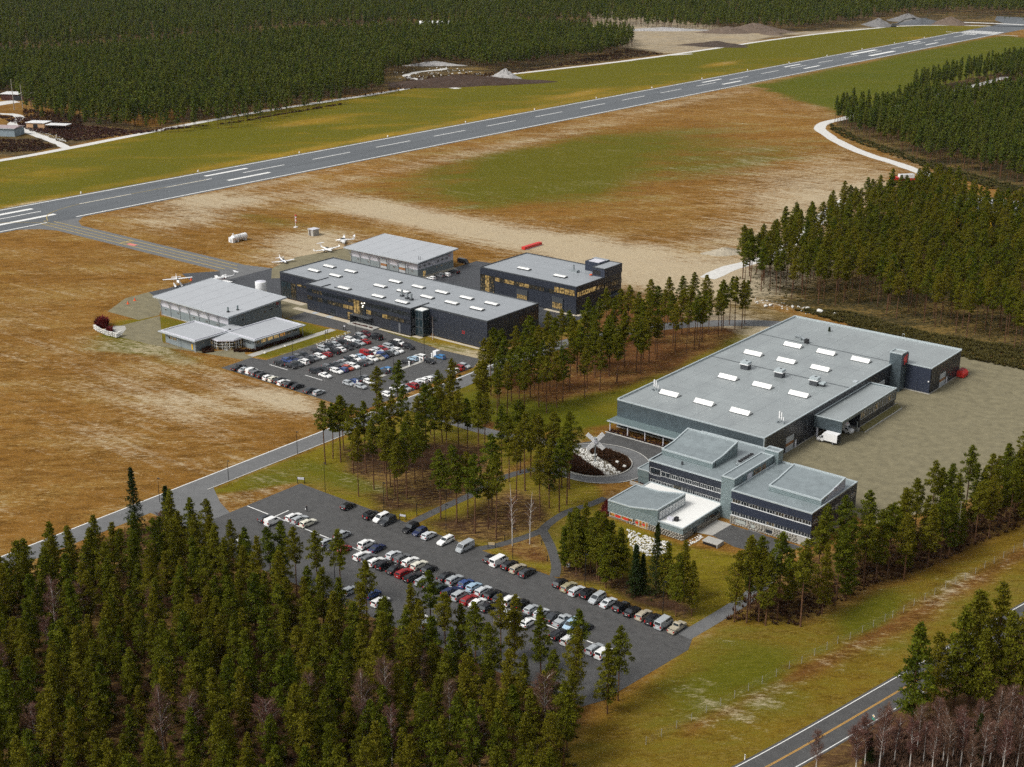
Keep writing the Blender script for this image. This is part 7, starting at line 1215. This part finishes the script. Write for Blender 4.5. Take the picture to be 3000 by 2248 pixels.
PT = [pine(s, H=h, base=b_, Rm=r_ + .45, nb=nb + 8, n=62, size=.36, dome=2.2) for s, h, b_, r_, nb in ((1, 18.5, .47, 2.2, 38), (2, 19.5, .52, 2.1, 34), (3, 17.5, .42, 2.3, 40), (4, 18.8, .56, 2.0, 30), (5, 18, .48, 2.4, 36), (6, 17, .50, 2.2, 34))]
PD = [pine(s, H=h, base=b_, Rm=r_ + .35, nb=nb + 4, n=62, size=.36, dome=d_) for s, h, b_, r_, nb, d_ in ((11, 15.5, .18, 2.6, 54, 1.2), (12, 14.5, .14, 2.7, 52, 1.5), (13, 16.5, .26, 2.5, 50, 1.3), (14, 15, .22, 2.9, 54, 1.8), (15, 16, .32, 2.5, 46, 1.6), (16, 13.5, .12, 2.4, 50, 1.2), (17, 16.8, .28, 2.7, 50, 2.0))]
SP = [spruce(21, 18, 2.5), spruce(22, 13, 1.9), spruce(23, 16, 2.2)]
BI = [birch(31, 15), birch(32, 13.5, .9, 1.8), birch(33, 14.5, 1.1, 2.2), birch(34, 16.5, .22, 1.6), birch(35, 12, 1.3, 2.1)]
def grow(name, crown, proto, x, y, s, rot, label, cat, group):
    t = thing(name, label, cat, (x, y, 0), rot, group); t.scale = (s * random.uniform(.92, 1.1), s * random.uniform(.92, 1.1), s)
    link('trunk', proto[0], t); link(crown, proto[1], t); return t
def poisson(poly, rad, avoid=(), maxn=100000, seed=0, jit=.0):
    r_ = np.random.default_rng(seed); P_ = np.array(poly, float); lo, hi = P_.min(0), P_.max(0); g_ = rad / 1.414; grid = {}; out = []
    cand = r_.uniform(lo, hi, (int(min(4e5, 9 * (hi - lo).prod() / rad ** 2)) + 50, 2)); cand = cand[poly_sd(cand, poly) > 0]
    for p in avoid: grid.setdefault((int(p[0] // rad), int(p[1] // rad)), []).append(p)
    for p in cand:
        k = (int(p[0] // rad), int(p[1] // rad)); ok = True
        for i in (-1, 0, 1):
            for j in (-1, 0, 1):
                for q in grid.get((k[0] + i, k[1] + j), ()):
                    if (q[0] - p[0]) ** 2 + (q[1] - p[1]) ** 2 < rad * rad: ok = False; break
                if not ok: break
            if not ok: break
        if ok: grid.setdefault(k, []).append(p); out.append((float(p[0]), float(p[1])))
        if len(out) >= maxn: break
    return out
GROVE = [(-255.3, 235.0), (-256.3, 238.9), (-253.3, 238.7), (-258.6, 245.2), (-233.2, 225.7), (-269.5, 269.3), (-265.3, 274.2), (-242.6, 261.6), (-226.1, 228.6), (-231.2, 235.1), (-226.6, 232.2), (-221.2, 227.4), (-222.8, 232.4), (-207.9, 228.7), (-203.3, 229.7), (-203.1, 233.6), (-196.1, 228.1), (-195.0, 231.6), (-199.6, 238.7), (-189.8, 228.6), (-200.1, 249.0), (-202.5, 255.3), (-189.2, 244.4), (-191.0, 250.6), (-187.8, 250.5), (-188.5, 254.9),
 (-227.2, 240.2), (-228.8, 245.0), (-234.3, 244.4), (-233.4, 231.5), (-232.8, 264.0), (-232.5, 258.9), (-235.7, 257.6), (-241.3, 266.9), (-247.6, 269.0), (-230.9, 265.6), (-221.7, 259.7), (-214.5, 260.4), (-227.1, 268.6), (-209.3, 257.1), (-210.6, 263.6), (-207.2, 263.7), (-203.0, 262.2), (-238.8, 240.7), (-242.5, 237.7), (-245.2, 235.5), (-238.4, 254.1), (-251.8, 277.4), (-255.2, 287.1), (-244.9, 274.1), (-249.5, 258.8), (-247.2, 252.3), (-246.8, 247.2), (-196.3, 262.8), (-194.2, 263.2), (-200.1, 264.6)]
PATHWOOD = [(-250.2, 292.8), (-244.0, 286.8), (-241.7, 285.6), (-236.9, 285.7), (-255.4, 305.1), (-247.7, 299.7), (-239.9, 294.0), (-256.2, 313.0), (-241.1, 301.0), (-247.2, 305.0), (-235.9, 297.3), (-244.7, 311.2), (-248.3, 317.7), (-237.6, 306.2), (-245.2, 317.6), (-232.7, 303.8), (-243.4, 319.0), (-233.0, 309.2), (-234.7, 314.3), (-239.4, 324.0), (-247.6, 338.9), (-244.9, 337.4), (-231.8, 321.6), (-235.8, 328.6), (-246.7, 346.3), (-240.6, 339.1), (-232.1, 329.9), (-237.4, 342.5),
 (-231.9, 338.9), (-237.3, 342.5), (-243.0, 349.1), (-238.6, 352.7), (-232.6, 351.0), (-230.9, 350.6), (-238.9, 364.1), (-248.7, 375.4), (-240.1, 338.5), (-248.8, 343.8), (-247.5, 339.0), (-254.0, 346.3),
 (-243.0, 349.1), (-237.3, 342.4), (-231.8, 338.9), (-255.0, 370.2), (-238.6, 352.6), (-232.6, 350.9), (-230.8, 350.6), (-238.9, 364.0), (-235.3, 362.2), (-238.8, 371.0), (-235.0, 366.5), (-248.8, 375.3), (-245.3, 376.7), (-234.6, 376.9), (-238.7, 382.1), (-243.2, 394.7), (-231.3, 379.0), (-242.6, 398.7), (-231.1, 383.6), (-236.2, 393.5), (-231.2, 386.9), (-233.8, 392.7), (-245.4, 413.7), (-235.8, 400.7), (-232.2, 400.9), (-234.1, 406.3), (-235.8, 410.6), (-236.5, 415.7), (-232.0, 412.2), (-230.5, 414.2), (-232.7, 420.3),
 (-256.0, 380.2), (-259.8, 381.3), (-262.0, 375.4), (-258.3, 366.3), (-252.0, 353.4), (-258.1, 358.6), (-246.2, 388.2), (-252.5, 394.2), (-254.2, 402.9), (-255.6, 393.1), (-252.4, 408.7), (-251.2, 414.2), (-251.0, 315.5), (-256.5, 318.0), (-263.0, 320.0), (-261.6, 314.0), (-260.2, 308.0), (-255.6, 329.6), (-252.8, 333.7), (-259.1, 345.9), (-260.6, 340.7), (-259.9, 351.1), (-262.3, 333.6)]
CLUMP = [(-167.6, 225.8), (-164.2, 225.9), (-164.4, 227.5), (-162.3, 228.6), (-159.8, 227.8), (-158.6, 227.0), (-157.6, 227.8), (-155.5, 225.0), (-154.5, 225.9), (-154.9, 228.9), (-153.3, 228.5), (-136.4, 224.1), (-133.9, 226.4), (-168.7, 229.3), (-165.4, 230.9), (-158.6, 231.6), (-161.6, 232.1), (-167.4, 229.3), (-138.4, 230.1), (-142.1, 229.2)]
BELTF = [(-125.5, 229.9), (-123.3, 231.3), (-125.6, 236.3), (-121.6, 233.1), (-119.6, 232.6), (-118.9, 236.5), (-119.8, 242.7), (-113.7, 237.0), (-112.6, 244.6), (-113.3, 252.5), (-111.4, 253.1), (-111.5, 262.1), (-110.2, 266.0), (-105.5, 270.3), (-104.1, 279.6), (-102.7, 283.8)]
LLPOLY = [(-257.4, 126.7), (-257.0, 145.3), (-248.7, 162.8), (-243.4, 177.7), (-235.2, 181.3), (-222.9, 177.8), (-208.7, 176.2), (-195.2, 175.8), (-183.9, 175.6), (-173.0, 175.4), (-159.7, 175.9), (-147.7, 175.9), (-139.2, 176.6), (-130.0, 178.1), (-123.8, 173.6), (-117.2, 159.7), (-107.1, 140.7), (-114.5, 119.0), (-146.5, 93.1), (-179.7, 82.0)]
EDGE = [(-216.8, 175.0), (-212.1, 177.4), (-206.9, 180.2), (-211.2, 180.5), (-199.7, 179.7), (-194.8, 181.9), (-184.8, 172.3), (-181.0, 176.2), (-170.8, 171.8), (-172.3, 180.3), (-170.1, 183.5), (-161.9, 178.9), (-159.8, 181.4), (-150.4, 174.5), (-152.1, 184.2), (-145.3, 188.4), (-145.1, 173.2), (-136.5, 189.0), (-126.4, 184.7), (-127.4, 189.4), (-152.3, 188.8), (-133.7, 184.3)]
BELTPOLY = [(-127.4, 229.6), (-129.4, 240.3), (-126.6, 246.2), (-121.8, 246.4), (-120.9, 254.5), (-118.9, 265.7), (-115.4, 282.6), (-110.9, 308.2), (-103.7, 347.2), (-93.2, 322.6), (-99.4, 298.7), (-102.5, 285.9), (-105.6, 271.6), (-110.0, 264.3), (-111.5, 254.4), (-112.9, 245.7), (-114.1, 237.5), (-120.3, 232.8)]
RWOOD = [(-268.5, 476.7), (-272.5, 506.8), (-275.1, 529.7), (-275.4, 556.1), (-277.2, 583.1), (-277.1, 601.9), (-269.5, 631.6), (-267.8, 647.4), (-267.0, 669.3), (-251.8, 660.4), (-236.7, 636.6), (-220.9, 630.5), (-196.9, 635.4), (-129.8, 437.6), (-152.3, 455.3), (-165.5, 452.7), (-174.4, 455.9), (-188.3, 465.3), (-194.2, 459.4), (-207.8, 471.6), (-219.8, 459.6), (-235.6, 458.8), (-249.5, 460.1), (-256.6, 459.5)]
avoid_lot = []
b_ll = poisson(LLPOLY, 4.15, EDGE, seed=5); b_be = poisson(BELTPOLY, 4.0, BELTF, seed=6); b_rw = poisson(RWOOD, 5.0, seed=7)
# birches first: single known stems, then a thicket below the highway
BIRCH = [((-184.9, 228.5), 3, 1.0), ((-182.2, 231.7), 3, .85), ((-156.7, 183.8), 3, .7), ((-157.3, 188.2), 3, .55), ((-163.8, 144.5), 0, .9), ((-155.4, 149.0), 2, .95), ((-153.6, 153.3), 0, 1.05), ((-153.0, 147.7), 1, .8), ((-156.2, 165.4), 1, .8), ((-145.8, 161.9), 1, .8), ((-127.4, 166.8), 2, 1.15), ((-146.3, 147.1), 0, .8), ((-158.8, 143.5), 1, .7), ((-132.2, 154.4), 4, .9), ((-103.5, 294.9), 3, .7)]
BIRCH += [((-228.6, 134.1), 0, 1.0), ((-227.5, 140.4), 1, .9), ((-214.6, 149.0), 4, .9), ((-248.4, 175.9), 1, .7), ((-215.6, 114.0), 2, 1.0), ((-222.3, 128.7), 1, .85), ((-178.1, 122.2), 2, 1.0), ((-174.0, 125.5), 0, .95), ((-195.3, 108.3), 1, .95), ((-161.0, 132.1), 2, 1.05), ((-176.6, 119.5), 1, .7)]
thick = [(-71.4, 205.0), (-71.0, 208.8), (-69.6, 207.1), (-70.2, 211.3), (-68.2, 209.9), (-67.3, 215.4), (-64.4, 213.6), (-65.3, 218.2), (-62.8, 215.4), (-63.1, 220.0), (-60.2, 215.3), (-60.5, 219.7), (-62.9, 223.9), (-65.9, 208.3), (-64.6, 210.5), (-73.5, 211.6), (-73.7, 206.7), (-78.8, 199.6), (-81.5, 199.7), (-77.7, 203.4), (-86.8, 191.4), (-74.8, 203.4), (-80.0, 204.0), (-71.4, 215.7), (-65.3, 224.4), (-61.5, 211.9), (-58.3, 215.6), (-62.2, 228.2), (-81.4, 195.8), (-76.4, 210.4)]
BIRCH += [(p, (0, 1, 2, 4, 1)[k % 5], .62 + .25 * ((k * 37) % 10) / 10) for k, p in enumerate(thick)]
for k, (p, v, s_) in enumerate(BIRCH):
    if k < 2: lab, grp = ('taller bare white birch beside the path lamp' if k == 0 else 'slim bare white birch right of the taller birch'), None
    elif k < 4: lab, grp = 'thin white birch stem among pines below the parked cars', 'thin birches at the car park edge'
    elif k == 14: lab, grp = 'lone white birch stem in the pine belt near the highway', None
    elif k < 26: lab, grp = 'leafless birch with red brown twigs among the dark pines', 'birches in the lower pine wood'
    else: lab, grp = 'leafless reddish birch in the thicket below the highway', 'birch thicket below the highway'
    grow('birch_tree', 'twig_crown', BI[v], p[0], p[1], s_, random.uniform(0, 6.28), lab, 'birch tree', grp)
for p, v, s_, lab in (((-144.5, 228.4), 0, 1.0, 'tall dark spruce with skirts to the ground before the office terrace'), ((-148.6, 226.5), 1, .95, 'shorter dark spruce left of the tall spruce'), ((-147.7, 228.0), 1, .75, 'small spruce between two darker spruces'), ((-260.1, 177.0), 0, .95, 'dark spruce with ragged top by the main road'), ((-251.7, 180.5), 1, .8, 'small pointed spruce beside the main road junction'), ((-252.6, 180.9), 1, 1.0, 'narrow dark spruce alone beside the road junction'),
    ((-66.8, 213.4), 1, .75, 'low spruce inside the birch thicket'), ((-81.2, 200.6), 1, .5, 'tiny spruce below the highway at thicket edge'), ((-193.0, 406.2), 2, .62, 'small pointed spruce on the gravel yard edge'), ((-198.1, 260.1), 2, .8, 'dark spruce behind the roundabout side of the grove')):
    grow('spruce_tree', 'crown', SP[v], p[0], p[1], s_, random.uniform(0, 6.28), lab, 'spruce tree', None)
BIG = [((-79.7, 215.3), 1.12, 'big dense pine covering the highway, nearest the bend'), ((-74.9, 231.1), 1.3, 'tallest dense pine beside the highway'), ((-72.7, 237.0), 1.1, 'dense pine with bare stem seen against the highway'), ((-66.7, 234.3), 1.15, 'dense pine at the picture edge below the highway'), ((-76.4, 226.5), 1.1, 'dense pine in the middle of the roadside pines'), ((-79.3, 224.1), .9, 'lower dense pine beside the tallest roadside pine'), ((-68.1, 231.9), 1.0, 'dense pine over the birch thicket edge'), ((-72.0, 227.4), .95, 'dense pine touching the birch thicket top'), ((-67.7, 243.1), 1.2, 'dense pine cut by the right picture edge')]
for k, (p, s_, lab) in enumerate(BIG): grow('pine_tree', 'crown', PD[k % 4], p[0], p[1], s_ * 1.28, random.uniform(0, 6.28), lab, 'pine tree', 'big pines beside the highway')
# pines: the ones that show largest become single trees, the rest of each stand one object
S_GROVE = ('tall bare stemmed pine in the grove between the two car parks', 'pines in the grove between car parks'); S_WOOD = ('tall bare stemmed pine on brown ground between black buildings and largest hall', 'pines between the black buildings and the hall')
S_LL = ('full crowned pine in the dense dark wood below the lower car park', 'pines in the dense wood below the car park'); S_CL = ('pine in the clump between lower car park and office terrace', 'pine clump by the office'); S_BE = ('pine in the belt between office and highway verge', 'pine belt by the highway')
S_ED = ('pine standing at the wood edge in front of the parked cars', 'pines at the car park edge')
allp = [(p, PT, S_GROVE, (.95, 1.18), .8) for p in GROVE] + [(p, PT, S_WOOD, (.9, 1.12), .85) for p in PATHWOOD] + [(p, PD, S_CL, (.80, .98), .8) for p in CLUMP] + [(p, PT if k < 20 and k % 3 else PD, S_ED, (.85, 1.0), .6) for k, p in enumerate(EDGE)]
allp += [(p, PT if k % 2 else PD, S_BE, (.9, 1.05), .9) for k, p in enumerate(BELTF)] + [(p, PT if k % 3 == 0 else PD, S_BE, (1.0, 1.18), 1.15) for k, p in enumerate(b_be)] + [(p, PD, S_LL, (.62, 1.08), 1.1) for p in b_ll]
CAMP = np.array([0, 0, 145.0])
ranked = sorted(allp, key=lambda q: np.hypot(np.hypot(*q[0]), 145) * q[4])
NEAR, REST = ranked[:290], ranked[290:]
for (p, fam, (lab, grp), sr_, _) in NEAR:
    k = random.randrange(len(fam)); grow('pine_tree', 'crown', fam[k], p[0], p[1], random.uniform(*sr_), random.uniform(0, 6.28), lab, 'pine tree', grp)
# --- stands of far trees: instanced on points
PROTO = bpy.data.collections.new('tree_kinds')
def joined(name, pair):
    me_ = bpy.data.meshes.new(name); bm = bmesh.new(); n0 = 0
    for i, q in enumerate(pair):
        bm.from_mesh(q); bm.faces.ensure_lookup_table()
        for f in bm.faces[n0:]: f.material_index = i
        n0 = len(bm.faces)
    bm.to_mesh(me_); bm.free()
    for q in pair: me_.materials.append(q.materials[0])
    o = bpy.data.objects.new(name, me_); return o
def coll(name, pairs):
    c = bpy.data.collections.new(name)
    for k, p in enumerate(pairs): c.objects.link(joined(f'{name}_{k:02d}', p))
    return c
C_TALL = coll('tall_pine_kind', PT); C_DENSE = coll('dense_pine_kind', PD)
MIDP = [pine(s, H=h, base=b_, Rm=r_, nb=26, n=24, size=.74, m=needle_far, dome=1.7) for s, h, b_, r_ in ((51, 18, .42, 1.9), (52, 19, .48, 1.8), (53, 17, .38, 2.0), (54, 18.5, .45, 1.75), (55, 16, .35, 1.9))]
C_MID = coll('mid_pine_kind', MIDP)
FARP = [pine(s, H=h, base=b_, Rm=r_, nb=17, n=12, size=1.25, m=needle_far, bark=bark_pine, dome=1.8) for s, h, b_, r_ in ((61, 18, .38, 2.5), (62, 19.5, .42, 2.4), (63, 17, .34, 2.6), (64, 15.5, .3, 2.4))]
C_FAR = coll('far_pine_kind', FARP)
def gn_tree(c):
    ng = bpy.data.node_groups.new('stand_of_trees', 'GeometryNodeTree'); ng.interface.new_socket('Geometry', in_out='INPUT', socket_type='NodeSocketGeometry'); ng.interface.new_socket('Geometry', in_out='OUTPUT', socket_type='NodeSocketGeometry')
    n = ng.nodes; l = ng.links; gi = n.new('NodeGroupInput'); go = n.new('NodeGroupOutput'); ip = n.new('GeometryNodeInstanceOnPoints'); ci = n.new('GeometryNodeCollectionInfo')
    ci.inputs['Collection'].default_value = c; ci.inputs['Separate Children'].default_value = True; ci.inputs['Reset Children'].default_value = True; ip.inputs['Pick Instance'].default_value = True
    def na(nm, ty):
        a = n.new('GeometryNodeInputNamedAttribute'); a.data_type = ty; a.inputs['Name'].default_value = nm; return a.outputs['Attribute']
    l.new(gi.outputs[0], ip.inputs['Points']); l.new(ci.outputs[0], ip.inputs['Instance']); l.new(na('kind_index', 'INT'), ip.inputs['Instance Index']); l.new(na('turn', 'FLOAT_VECTOR'), ip.inputs['Rotation']); l.new(na('size', 'FLOAT_VECTOR'), ip.inputs['Scale']); l.new(ip.outputs[0], go.inputs[0]); return ng
_gn = {}
def stand(name, pts, c, smin, smax, label, seed=0):
    r_ = np.random.default_rng(seed); n = len(pts); me_ = bpy.data.meshes.new(name); me_.from_pydata([(p[0], p[1], 0) for p in pts], [], [])
    s_ = r_.uniform(smin, smax, n); w_ = s_ * r_.uniform(.9, 1.12, n)
    me_.attributes.new('kind_index', 'INT', 'POINT').data.foreach_set('value', r_.integers(0, len(c.objects), n).astype(np.int32))
    me_.attributes.new('turn', 'FLOAT_VECTOR', 'POINT').data.foreach_set('vector', np.column_stack([r_.normal(0, .015, n), r_.normal(0, .015, n), r_.uniform(0, 6.28, n)]).astype(np.float32).ravel())
    me_.attributes.new('size', 'FLOAT_VECTOR', 'POINT').data.foreach_set('vector', np.column_stack([w_, w_, s_]).astype(np.float32).ravel())
    o = link(name, me_, None, kind='stuff'); md = o.modifiers.new('stand', 'NODES')
    if c.name not in _gn: _gn[c.name] = gn_tree(c)
    md.node_group = _gn[c.name]; o['label'] = label; return o
stand('pine_stand', [q[0] for q in REST if q[1] is PT], C_TALL, .88, 1.05, 'further tall pines of the near groves and belts', 1)
stand('pine_stand', [q[0] for q in REST if q[1] is not PT], C_DENSE, .76, 1.0, 'further full crowned pines of the near woods', 2)
def infront(poly, pts):  return pts
stand('pine_wood', b_rw, C_TALL, .88, 1.12, 'pine wood on the slope behind the largest hall', 3)
FW = [(-421.7, 866.2), (-401.3, 840.9), (-382.7, 820.5), (-354.1, 799.4), (-336.2, 786.2), (-309.9, 760.9), (-293.6, 756.9), (-274.1, 743.5), (-237.0, 724.8), (-242.5, 855.3), (-328.9, 1136.4), (-362.3, 1064.6), (-375.1, 1002.0), (-389.6, 980.3), (-408.7, 964.8), (-404.0, 925.4), (-410.5, 897.3), (-423.6, 888.6)]
stand('pine_wood', poisson(FW, 4.8, seed=8), C_MID, .9, 1.15, 'pine wood inside the bend of the pale gravel road', 4)
FW2 = [(-427.1, 1006.7), (-424.0, 1045.6), (-423.0, 1117.7), (-387.8, 1136.2), (-328.9, 1136.4), (-440.1, 1498.7), (-433.1, 1262.9), (-441.1, 1170.6), (-441.3, 1105.3), (-441.5, 1045.2)]
stand('pine_wood', poisson(FW2, 5.4, seed=9), C_MID, .95, 1.15, 'pine strip beyond the pale gravel road', 5)
LM = [(-888.2, 557.0), (-844.7, 545.8), (-800.5, 542.4), (-762.6, 544.2), (-768.4, 581.1), (-749.3, 618.6), (-753.2, 664.4), (-757.0, 697.8), (-764.8, 738.7), (-760.8, 752.8), (-755.7, 773.7), (-838.2, 862.7), (-833.3, 883.5), (-863.9, 944.8), (-822.8, 959.5), (-786.5, 939.9), (-778.9, 960.6), (-779.6, 994.5), (-777.7, 1038.3), (-768.5, 1062.0), (-784.3, 1135.1), (-811.0, 1198.3), (-849.1, 1245.5), (-904.3, 1248.9), (-974.4, 1256.8), (-1052.9, 1242.0), (-1054.1, 1138.8), (-1095.1, 1061.3), (-1123.6, 975.2), (-1136.9, 905.3), (-1138.1, 822.0), (-1150.2, 736.7), (-1177.5, 660.2), (-993.3, 553.6), (-956.9, 583.1)]
stand('pine_forest', poisson(LM, 5.4, seed=10), C_FAR, .85, 1.12, 'pine forest between the perimeter road and the far clearing', 6)
LE = [(-889.3, 546.6), (-847.7, 547.8), (-784.3, 543.0), (-760.4, 562.3), (-741.2, 611.8), (-748.4, 689.7), (-758.7, 732.8), (-747.0, 721.3), (-734.5, 676.7), (-720.7, 594.5), (-739.9, 546.7), (-776.1, 525.3), (-833.3, 528.6)]
stand('pine_forest', poisson(LE, 9.0, seed=14), C_FAR, .6, 1.0, 'thin edge of the pine forest above the perimeter road', 12)
FF = [(-1233.6, 677.2), (-1233.9, 740.9), (-1225.4, 839.4), (-1192.2, 919.7), (-1186.7, 987.1), (-1201.6, 1089.6), (-1179.9, 1144.2), (-1126.9, 1212.4), (-1093.3, 1239.6), (-1050.3, 1295.2), (-1023.7, 1335.2), (-988.4, 1377.1), (-928.1, 1373.4), (-863.5, 1375.6), (-765.0, 1448.1), (-751.1, 1496.4), (-748.8, 1571.2), (-750.8, 1706.5), (-740.1, 1777.4), (-690.4, 1808.1), (-619.7, 1834.1), (-546.7, 1908.7), (900, 3400), (200, 4200), (-1500, 3600), (-3000, 2400), (-2600, 1300)]
stand('far_forest', poisson(FF, 7.2, seed=11, maxn=90000), C_FAR, .9, 1.25, 'far pine forest reaching the top of the picture', 7)
sc = [(-759.8, 1774.2), (-637.5, 1835.2), (-591.7, 1753.5), (-718.8, 1708.4)]
stand('young_trees', poisson(sc, 16, seed=12), C_FAR, .15, .35, 'young conifers on the clearing beyond the runway end', 8)
# ------------------------------------------------------------------ undergrowth, hedges and scrub
def in_poly(poly, z=0.0):
    P_ = np.array(poly, float); lo, hi = P_.min(0), P_.max(0); buf = []
    def f():
        while not buf:
            q = rng.uniform(lo, hi, (400, 2)); buf.extend(q[poly_sd(q, poly) > 0].tolist())
        p = buf.pop(); return (p[0], p[1], z)
    return f
tufts(in_poly([(-362.5, 279.7), (-361.3, 282.2), (-355.5, 279.3), (-357.2, 275.7)]), 90, 1.0, .7, heath, 'heather_bed'); tufts(in_poly([(-351, 284.5), (-346.5, 288.2), (-345.9, 310), (-344.8, 310), (-344.9, 287.4), (-350.4, 283)]), 220, 1.0, .7, heath, 'heather_bed')
tufts(in_poly([(-210, 302.6), (-178.5, 302.6), (-178.5, 305.2), (-210, 305.2)]), 330, .5, .4, heath, 'heather_bed')
tufts(in_poly([(-179.0, 256.3), (-181.7, 262.4), (-181.3, 262.8), (-176.9, 256.2), (-177.5, 254.8)]), 120, 1.2, .6, red_twig, 'red_hedge')
tufts(in_poly([(-182.2, 278.0), (-181.8, 280.5), (-180.7, 279.3), (-180.8, 277.1)]), 40, .9, .6, red_twig, 'red_hedge')
o = tufts(in_poly([(-412.1, 273.1), (-410.1, 274.7), (-407.4, 272.8), (-408.5, 271.1)]), 60, 3.2, 1.6, red_twig, 'red_shrub', None, 26, None); tag(o, 'tall red leafless shrub at the stone ruin in the field', 'shrub'); o = tufts(in_poly([(-403.5, 270.9), (-403.0, 272.2), (-400.9, 270.6), (-401.3, 269.5)]), 25, 1.8, 1.0, red_twig, 'red_shrub', None, 20, None); tag(o, 'lower red shrub on the stone ruin floor', 'shrub')
tufts(in_poly([(-226.8, 446.8), (-212.3, 444.8), (-193.1, 438.6), (-165.3, 433.0), (-155.2, 431.7), (-136.4, 432.3), (-144.7, 455.5), (-167.8, 450.9), (-191.7, 452.6), (-207.6, 457.7), (-222.1, 453.0)]), 1900, 1.0, 1.1, scrub, 'juniper_scrub', None, 14)
tufts(in_poly(RWOOD), 1800, .7, .9, scrub, 'juniper_scrub', None, 8); tufts(in_poly(LLPOLY), 2200, .8, .9, scrub, 'bilberry_scrub', None, 9)
tufts(in_poly([(-421.0, 862.5), (-384.0, 823.2), (-336.2, 786.2), (-292.7, 754.7), (-241.4, 726.4), (-230.3, 695.3), (-289.0, 737.1), (-344.8, 779.2), (-384.6, 811.3), (-409.8, 838.0)]), 700, 1.4, 1.6, scrub, 'juniper_scrub', None, 10)
tufts(in_poly([(-899.7, 528.7), (-825.2, 535.1), (-757.9, 548.0), (-736.0, 607.4), (-741.2, 715.7), (-745.8, 720.2), (-738.6, 609.6), (-748.6, 541.2), (-755.6, 499.6), (-812.8, 503.6)]), 1500, 1.2, 1.8, heath, 'heath_scrub', None, 9); tufts(in_poly([(-764.8, 738.7), (-763.5, 784.4), (-817.1, 866.2), (-780.8, 937.3), (-766.6, 977.9), (-798.9, 1169.5), (-745.3, 1157.7), (-763.0, 973.4), (-756.7, 908.3), (-761.6, 785.9)]), 1200, 1.4, 1.8, heath, 'heath_scrub', None, 9)
tufts(in_poly([(-798.6, 471.4), (-775.8, 486.4), (-748.2, 478.4), (-741.6, 461.2), (-759.0, 447.1)]), 500, 1.2, 1.2, heath, 'heath_scrub', None, 10); tufts(in_poly([(-904.8, 556.9), (-847.1, 563.7), (-784.9, 525.9), (-757.8, 494.1), (-799.8, 513.8), (-855.9, 531.3), (-862.6, 530.0)]), 900, 1.3, 1.4, heath, 'heath_scrub', None, 9)
tufts(in_poly(BELTPOLY), 900, .8, .8, heath, 'heath_scrub', None, 8); tufts(in_poly([(-81.4, 195.8), (-83.7, 210.8), (-76.6, 217.8), (-65.6, 234.6), (-57.3, 215.3)]), 1100, 1.3, 1.0, twig_m, 'thicket_scrub', None, 12)
stub = thing('staked_sapling', 'young tree with stakes on the lawn before the black building', 'sapling', (*(-307.2, 335.7), 0)); p = (-307.2, 335.7); MB().tube([(p[0], p[1], 0), (p[0] + .1, p[1], 3.5), (p[0], p[1] + .1, 8.5)], [.1, .06, .015], 5).build('trunk', bark_birch, stub)
tw_ = MB()
for k in range(26): a = k * 2.4; z = 3 + k * .2; l_ = 1.2 - k * .03; tw_.tube([(p[0], p[1], z), (p[0] + math.cos(a) * l_, p[1] + math.sin(a) * l_, z + 1.2)], [.02, .006], 3, cap=False)
tw_.build('twig_crown', twig_m, stub); 
for s_ in (-1, 1): MB().box(p[0] + s_ * .5 - .05, p[0] + s_ * .5 + .05, p[1] - .05, p[1] + .05, 0, 2.2).build('stake', wood, stub)

# ------------------------------------------------------------------ air: even thin haze between the near woods and the far forest
hz = MB().box(-6000, 2500, -400, 7000, -1.0, 147.5).mesh('haze', [bpy.data.materials.new('haze')]); hm = hz.materials[0]; hm.use_nodes = True; hn = hm.node_tree; hn.nodes.clear()
pv = hn.nodes.new('ShaderNodeVolumePrincipled'); pv.inputs['Color'].default_value = (.80, .90, 1.0, 1); pv.inputs['Density'].default_value = .000013; pv.inputs['Anisotropy'].default_value = .2
ho = hn.nodes.new('ShaderNodeOutputMaterial'); hn.links.new(pv.outputs[0], ho.inputs['Volume']); link('haze', hz, None, kind='stuff')
